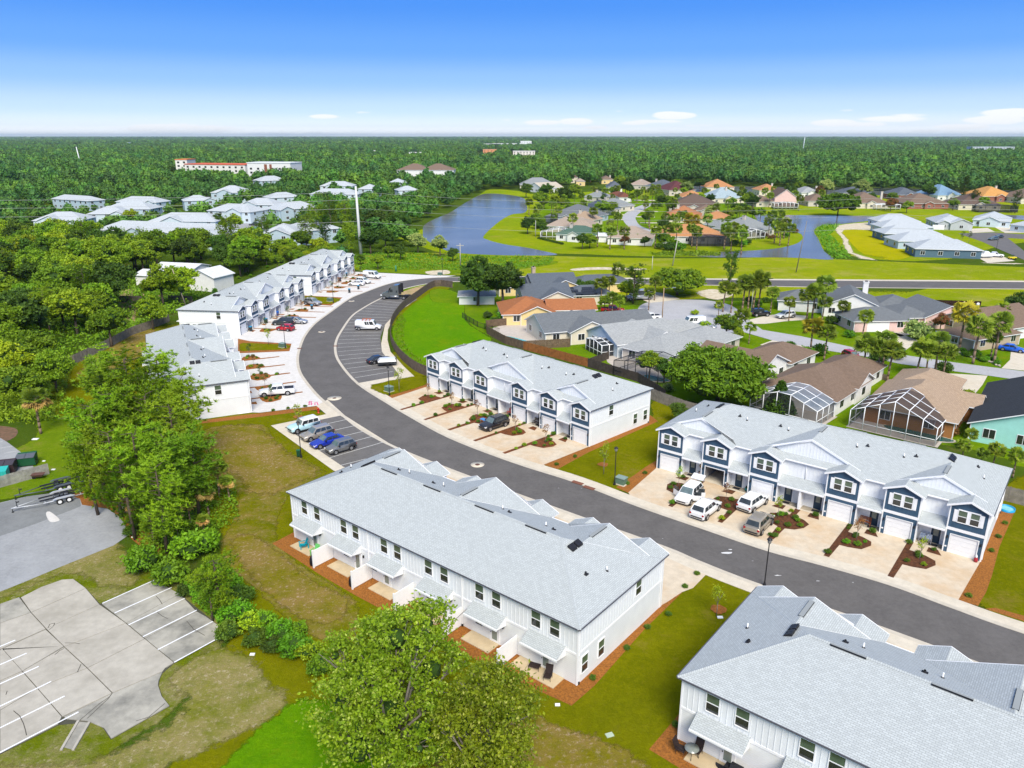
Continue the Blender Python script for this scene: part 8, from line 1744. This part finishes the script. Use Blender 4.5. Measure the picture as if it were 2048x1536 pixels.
for i, (x, y, H_, k) in enumerate(((1092,378,13,'oakd0'),(1080,395,12,'oak0'),(1130,385,13,'oakd1'),(1150,378,12,'oak1'),(1052,376,12,'oakd0'),(1055,445,9,'oakd0'),(1082,452,8,'oakd1'),(1075,436,9,'oak2'),(1206,412,10,'oak0'),(1225,412,9,'oak2'),(1252,370,12,'oakd0'),(1240,360,12,'oak0'),(1320,395,9,'oak1'),(1345,410,8,'oaky0'),(1165,478,7,'oakd1'),(1180,476,7,'oak2'),(1220,445,5,'oaks0'),(1250,478,5,'oakr1'),(1275,475,5,'oaks1'),(1290,480,5,'oakd0'),(1330,475,7,'oak2'),(1345,482,6,'oak0'),(1420,420,8,'oaks0'),(1440,445,7,'oak1'),(1460,440,7,'oak0'),(1475,420,8,'oaky0'),(1492,398,9,'oaky1'),(1507,400,10,'oakd0'),(1580,378,13,'oakd1'),(1600,372,12,'oak0'),(1655,370,14,'oaks0'),(1640,380,10,'oakr1'),(1705,385,9,'oakd0'),(1725,372,15,'oaks1'),(1785,392,9,'oak2'),(1735,398,8,'oakd1'),(1745,392,8,'oakd0'),(1783,405,9,'oakr0'),(1815,410,8,'oaky0'),(1908,405,8,'oak0'),(1930,372,18,'pined0'),(1950,395,12,'pined1'),(1968,402,9,'oak1'),(2035,400,13,'pined2'),(2045,385,10,'oak0'),(1860,378,13,'oakd1'),(1000,400,0.1,'bush0'),(1375,372,12,'oaks0'),(1355,366,12,'oak2'),(1400,365,12,'oakd0'))):
    if H_ < 1: continue
    TP(k, x, y, H_*.9, 'garden tree among the houses between the ponds', group=PT2)
for i, (x, y, H_, k, lb) in enumerate(((1095,572,4,'oak0','small tree behind the solar roofed house, left one'),(1160,570,4.5,'oakd1','small tree behind the solar roofed house, middle one'),(1182,571,4.5,'oakd0','small tree behind the solar roofed house, right one'),(1080,568,4,'oak2','low tree left of the chimney of the solar roofed house'),(1210,600,4,'oak1','small tree by the red pickup'),(1255,575,6,'oaky0','tree behind the camper van'))): TP(k, x, y, H_, lb)
for p in scatter(PG_([(1060,470),(1090,400),(1260,385),(1500,392),(1530,415),(1490,450),(1330,485),(1180,475)]), 13.5, 77, 2.0, 2.0, [PG_([(1240,405),(1312,400),(1320,412),(1285,430),(1290,455),(1320,468),(1260,468),(1235,440)])]):
    k = random.choice(['oak0','palm1','oakd0','palm2','oaky0','palm0','oakd1']); pl = k[0] == 'p'
    plant(k, 'palm_tree' if pl else 'broadleaf_tree', 'palm growing among the houses between the ponds' if pl else 'garden tree among the houses between the ponds', 'palm' if pl else 'tree', (p[0], p[1]), random.uniform(1.0,1.35) if pl else random.uniform(.5,.9), None, PP if pl else PT2)
for i in range(11): x, y = 1078+i*4.6, 476+i*1.1; bush_px('bushd%d' % (i % 2), x, y, .8, 'small clipped bush in the row on the pond lawn', 'row of small bushes on the pond lawn')
for i, (x, y, r, k) in enumerate(((1530,470,1.2,'bushr0'),(1545,474,1.2,'bushr1'),(1572,470,1.3,'bush0'),(1590,462,1.3,'bushr0'),(1555,462,1.3,'bushd0'),(1470,486,1.6,'bushd0'),(1487,487,1.6,'bush1'),(1497,484,1.3,'bushd1'),(1340,493,2,'bushd0'),(1360,494,2,'bush2'),(1320,492,1.6,'bushd1'))): bush_px(k, x, y, r*1.3, 'shrub at the edge of the peninsula lawn', 'shrubs of the peninsula lawn')
# young street trees and bed planting
for x, y, H_, k, lb in ((797,765,4.2,'young0','young tree staked on the lawn beside the crescent bay'),(596,840,4.0,'young1','young pale tree on the lawn by the nearest left row'),(1209,920,4.2,'young2','young thin tree on the lawn between the street facing rows'),(535,682,3.5,'young0','young tree on the narrow lawn island'),(1437,1205,3.2,'young1','bare young tree in a mulch ring between the two nearest rows'),(1925,470,5,'youngd0','young street tree by the new houses'),(1940,470,5,'youngd1','second young street tree by the new houses')): TP(k, x, y-14 if y > 600 else y, H_, lb, fc=.7)
for (x, y) in ((797,778),(596,834),(1206,930),(1437,1220)): g = G(x, y); flat('mulch_ring', [g+Vector((.75*math.cos(t)*RNG.uniform(.8,1.1), .75*math.sin(t)*RNG.uniform(.8,1.1), 0)) for t in [i*math.pi/8 for i in range(16)]], M['mulch'], .09)
BG = 'shrubs planted in the beds between drives'; YG = 'small ornamental trees in the beds between drives'
for t in ('T4','T3','T5','T6','T7','T1','T2'):
    for i in range(6):
        k = 1 if i < 3 else -1; X = (lambda x: x) if k == 1 else (lambda x: 36.6-x); j = i if i < 3 else 5-i; x0 = 6.1*j
        if j < 2: sp = [(x0+5.2,-3.0),(x0+4.4,-4.4),(x0+5.7,-4.8),(x0+4.0,-3.4),(x0+6.4,-6.2),(x0+6.4,-7.9),(x0+6.4,-1.4),(x0+6.4,-.6),(x0+5.3,-2.5),(x0+4.1,-.6)]; tx = (x0+4.9, -3.6)
        else: sp = [(17.2,-3.0),(16.8,-4.0),(17.7,-4.9),(18.15,-6.6),(18.15,-8.1),(18.0,-1.4),(16.3,-.6),(17.8,-2.6)]; tx = (17.2,-3.6)
        n = 10 if t in ('T4','T3') else (4 if t in ('T5',) else 2)
        if t in ('T1','T2'): continue
        for q, (a, b) in enumerate(sp[:n]):
            if rr.random() < .15: continue
            w_ = LW(t, X(a)+rr.uniform(-.15,.15), b+rr.uniform(-.15,.15), .08); s = rr.uniform(.24,.46)*(1.0 if t != 'T5' else 1.0)
            plant(rr.choice(['bushs0','bushs1','bush1','bushs2','bushy0']), 'shrub', {'T4':'small shrub in the mulch beds before the right townhouse row','T3':'small shrub in the mulch beds before the middle townhouse row'}.get(t, 'small shrub in the beds before the left townhouse rows'), 'shrub', tuple(w_), s, None, BG+' '+{'T4':'of the right row','T3':'of the middle row'}.get(t, 'of the left rows'))
        if j < 2 or k == 1:
            w_ = LW(t, X(tx[0]), tx[1], .08); plant({'T4':'young2','T3':'youngr1'}.get(t, 'youngd0') if (i+len(t)) % 3 or t == 'T3' else 'youngr0', 'ornamental_tree', {'T4':'small ornamental tree in a mulch bed before the right townhouse row','T3':'reddish ornamental tree in a mulch bed before the middle townhouse row'}.get(t, 'small dark ornamental tree in a bed before the left townhouse rows'), 'tree', tuple(w_), rr.uniform(.75,1.0), None, YG+' '+{'T4':'of the right row','T3':'of the middle row'}.get(t, 'of the left rows'))
GT = 'dark grass tufts in the pine straw strips'
for (x, y) in ((1186,1355),(1254,1295),(1295,1253),(1337,1227),(1370,1172),(1394,1146),(1352,1448),(1113,928),(1150,912),(1290,945),(1253,965),(1950,1065),(1997,1072),(1983,1100),(2010,1045),(1938,1190),(576,816),(610,812),(546,820),(1255,966)): bush_px('bushs%d' % (x % 3), x, y, .33, 'dark tuft planted in the pine straw strip beside a townhouse end', GT)
# low undergrowth as one mass
def undergrowth(name, label, poly, n, h, size, mat, seed):
    g = np.random.default_rng(seed); xs = [p[0] for p in poly]; ys = [p[1] for p in poly]; P = np.stack([g.uniform(min(xs), max(xs), n*3), g.uniform(min(ys), max(ys), n*3)], 1); P = P[inside(P, poly)]; P = P[clear_of(P, .5)][:n]
    hh = np.array([max(0.05, mnoise.noise((p[0]*.35, p[1]*.35, seed))*1.2+.45) for p in P]); Z = g.uniform(0, 1, len(P))*hh*h
    o = put(name, cards(name, np.column_stack([P, Z+.04]), size, mat, g, 2.2, .2)); tag(o, label, 'undergrowth', kind='stuff')
undergrowth('undergrowth', 'tangled green undergrowth between the concrete lot and the leafy tree', PG_([(360,1165),(440,1130),(500,1180),(560,1225),(640,1260),(680,1330),(640,1380),(590,1360),(520,1300),(445,1270),(432,1240),(385,1205)]), 16000, 1.2, .15, LM['bush'], 1)
undergrowth('undergrowth', 'rough weeds around the foot of the pine clump', PG_([(130,870),(200,830),(340,880),(470,960),(480,1040),(400,1090),(310,1120),(250,1060),(230,1020),(160,985)]), 14000, .9, .17, LM['oak'], 2)
undergrowth('undergrowth', 'weedy grass beyond the top end of the street', PG_([(712,540),(700,512),(760,505),(930,512),(1110,515),(1100,530),(990,543),(880,540),(790,540)]), 9000, .9, .32, LM['bush'], 3)
undergrowth('undergrowth', 'dense low growth under the left woods', PG_([(-100,760),(60,740),(110,725),(207,690),(330,640),(460,560),(430,540),(330,560),(200,560),(0,560),(-150,640)]), 22000, 2.2, .34, LM['oak'], 4)
undergrowth('undergrowth', 'scrub along the inside of the curved fence', PG_([(787,650),(800,625),(812,640),(806,680),(820,705),(850,725),(875,748),(850,750),(812,726),(793,700)]), 1500, 1.6, .2, LM['oak'], 5)
undergrowth('undergrowth', 'reeds along the channel bank', PG_([(1628,462),(1645,452),(1680,450),(1660,470),(1690,500),(1706,518),(1666,518),(1650,500),(1636,477)]), 4500, 1.6, .45, LM['bush'], 6)
undergrowth('undergrowth', 'overgrown tangle at the left edge beside the cabbage palm', PG_([(-60,850),(-60,740),(60,742),(150,725),(130,790),(120,840),(60,850),(20,846)]), 9000, 2.6, .22, LM['oak'], 8)
undergrowth('undergrowth', 'reedy fringe along the narrow channel', PG_([(1300,508),(1350,503),(1440,506),(1440,512),(1349,512),(1310,512)]), 1500, 1.0, .5, LM['oak'], 7)
# ------------------------------------------------------------------ woods out to the horizon: one mass
def far_crown(seed, mat, R_=4.6, Hh=10.5, n=300, leaf=1.25, cone=False):
    g = np.random.default_rng(seed); bl = [((0,0,Hh*.58),(R_*.8,R_*.8,Hh*.36))]
    for k in range(5): a = k*1.26+g.uniform(-.3,.3); bl.append(((R_*.5*math.cos(a), R_*.5*math.sin(a), Hh*g.uniform(.45,.75)), (R_*.42, R_*.42, R_*.38)))
    P = blob_points(bl, n//6, 6, .5, g, (.8,1.05), -.4); a = cards('woods_crown_%d' % seed, P, leaf, mat, g, 1.3, .5)
    b = core_mb(bl, .86); k = len(a.vertices); vs = [tuple(v.co) for v in a.vertices]+b.v; fs = [tuple(p.vertices) for p in a.polygons]+[tuple(i+k for i in f) for f in b.f]
    me = bpy.data.meshes.new('woods_crown'); me.from_pydata(vs, [], fs); me.materials.append(mat); me.update(); return me
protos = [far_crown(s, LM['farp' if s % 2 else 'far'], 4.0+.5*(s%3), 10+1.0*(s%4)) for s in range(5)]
far_polys_excl = [PG_([(690,500),(690,540),(1500,560),(2600,566),(2600,400),(2100,389),(1900,386),(1700,381),(1350,366),(1110,374),(1045,381),(985,377),(955,388),(930,398),(905,412),(880,424),(850,440),(820,450),(795,466),(850,500)]),
   PG_([(-400,500),(60,478),(200,492),(460,492),(620,500),(690,540),(690,1200),(-600,1200)]), PG_([(440,436),(560,436),(575,475),(500,490),(440,480)])]
def frs(y0, y1, sp, seed):
    g = np.random.default_rng(seed); X, Y = np.meshgrid(np.arange(-.78*y1-60, .78*y1+60, sp), np.arange(y0, y1, sp)); P = np.stack([X.ravel(), Y.ravel()], 1)+g.uniform(-.48,.48,(X.size,2))*sp
    P = P[np.abs(P[:,0]) < .76*P[:,1]+60]; P = P[clear_of(P, 3.0, 20.0 if y1 <= 900 else 9.0)]
    for e in far_polys_excl: P = P[~inside(P, e)]
    return P
allP = []; allS = []
for y0, y1, sp, sc, sd_ in ((250,900,8.2,.92,1),(900,1500,9.0,1.12,2),(1500,3000,15,1.7,3),(3000,7000,34,3.0,4),(7000,22000,120,9.0,5)):
    P = frs(y0, y1, sp, sd_); allP.append(P); g = np.random.default_rng(sd_+50)
    big = np.array([mnoise.noise((p[0]/90, p[1]/90, 3.3)) for p in P]) if y0 < 3000 else np.zeros(len(P))
    hs_ = np.column_stack([sc*g.uniform(.6,1.35,len(P))]*3); zz = g.uniform(.6,1.3,len(P))*(1+.35*big)
    if y0 >= 1500: hs_[:,2] = zz*(1.15 if y0 < 3000 else 1.5 if y0 < 7000 else 2.2)
    else: hs_[:,2] *= (1+.35*big)
    near_ap = (P[:,1] < 620) & (P[:,0] < -20); hs_[near_ap] *= .72
    allS.append(hs_)
P = np.concatenate(allP); SC = np.concatenate(allS); n = len(P)
if bpy.app.background: print('woods points', n)
me = bpy.data.meshes.new('woods'); me.vertices.add(n); co = np.column_stack([P, np.zeros(n)]).astype(np.float32); me.vertices.foreach_set('co', co.ravel())
at = me.attributes.new('sc', 'FLOAT_VECTOR', 'POINT'); at.data.foreach_set('vector', SC.astype(np.float32).ravel())
wo = put('woods', me); tag(wo, 'dense green woods reaching from behind the ponds and apartments to the horizon', 'woods', kind='stuff')
pobs = []
for k, m_ in enumerate(protos):   # five free standing trees of the same woods serve as the pattern for the mass
    q = [(60,-60),(75,-62),(90,-60),(105,-63),(120,-60)][k]; o = put('woods_tree', m_, None, (-430-8*k, 330+3*k, 0)); tag(o, 'outermost tree of the woods far out on the left', 'tree', 'outermost trees of the woods'); pobs.append(o)
ng = bpy.data.node_groups.new('woods', 'GeometryNodeTree'); ng.interface.new_socket(name='Geometry', in_out='INPUT', socket_type='NodeSocketGeometry'); ng.interface.new_socket(name='Geometry', in_out='OUTPUT', socket_type='NodeSocketGeometry')
N = ng.nodes; Lk = ng.links; gi = N.new('NodeGroupInput'); go = N.new('NodeGroupOutput'); iop = N.new('GeometryNodeInstanceOnPoints'); jn = N.new('GeometryNodeJoinGeometry')
for o in pobs:
    oi = N.new('GeometryNodeObjectInfo'); oi.inputs['Object'].default_value = o; oi.inputs['As Instance'].default_value = True; oi.transform_space = 'ORIGINAL'; Lk.new(oi.outputs['Geometry'], jn.inputs[0])
m2p = N.new('GeometryNodeMeshToPoints'); Lk.new(gi.outputs[0], m2p.inputs[0]); Lk.new(m2p.outputs[0], iop.inputs['Points']); Lk.new(jn.outputs[0], iop.inputs['Instance']); iop.inputs['Pick Instance'].default_value = True
ri = N.new('FunctionNodeRandomValue'); ri.data_type = 'INT'; ri.inputs[4].default_value = 0; ri.inputs[5].default_value = 4; Lk.new(ri.outputs[2], iop.inputs['Instance Index'])
rv = N.new('FunctionNodeRandomValue'); rv.data_type = 'FLOAT'; rv.inputs[2].default_value = 0; rv.inputs[3].default_value = 6.283; rv.inputs['Seed'].default_value = 4
cx = N.new('ShaderNodeCombineXYZ'); Lk.new(rv.outputs[1], cx.inputs[2]); Lk.new(cx.outputs[0], iop.inputs['Rotation'])
na = N.new('GeometryNodeInputNamedAttribute'); na.data_type = 'FLOAT_VECTOR'; na.inputs[0].default_value = 'sc'; Lk.new(na.outputs[0], iop.inputs['Scale']); Lk.new(iop.outputs[0], go.inputs[0])
md = wo.modifiers.new('woods', 'NODES'); md.node_group = ng
# ------------------------------------------------------------------ haze
hz = MB(); hz.box(-45000, -3000, -1, 45000, 45000, 128); hm = bpy.data.materials.new('haze'); hm.use_nodes = True; nt = hm.node_tree; nt.nodes.clear(); o = nt.nodes.new('ShaderNodeOutputMaterial'); pv = nt.nodes.new('ShaderNodeVolumePrincipled')
pv.inputs['Color'].default_value = (0.80,0.94,1.0,1); pv.inputs['Density'].default_value = 0.000045; pv.inputs['Anisotropy'].default_value = 0.2; nt.links.new(pv.outputs[0], o.inputs['Volume'])
hob = hz.build('haze', hm); tag(hob, kind='stuff')
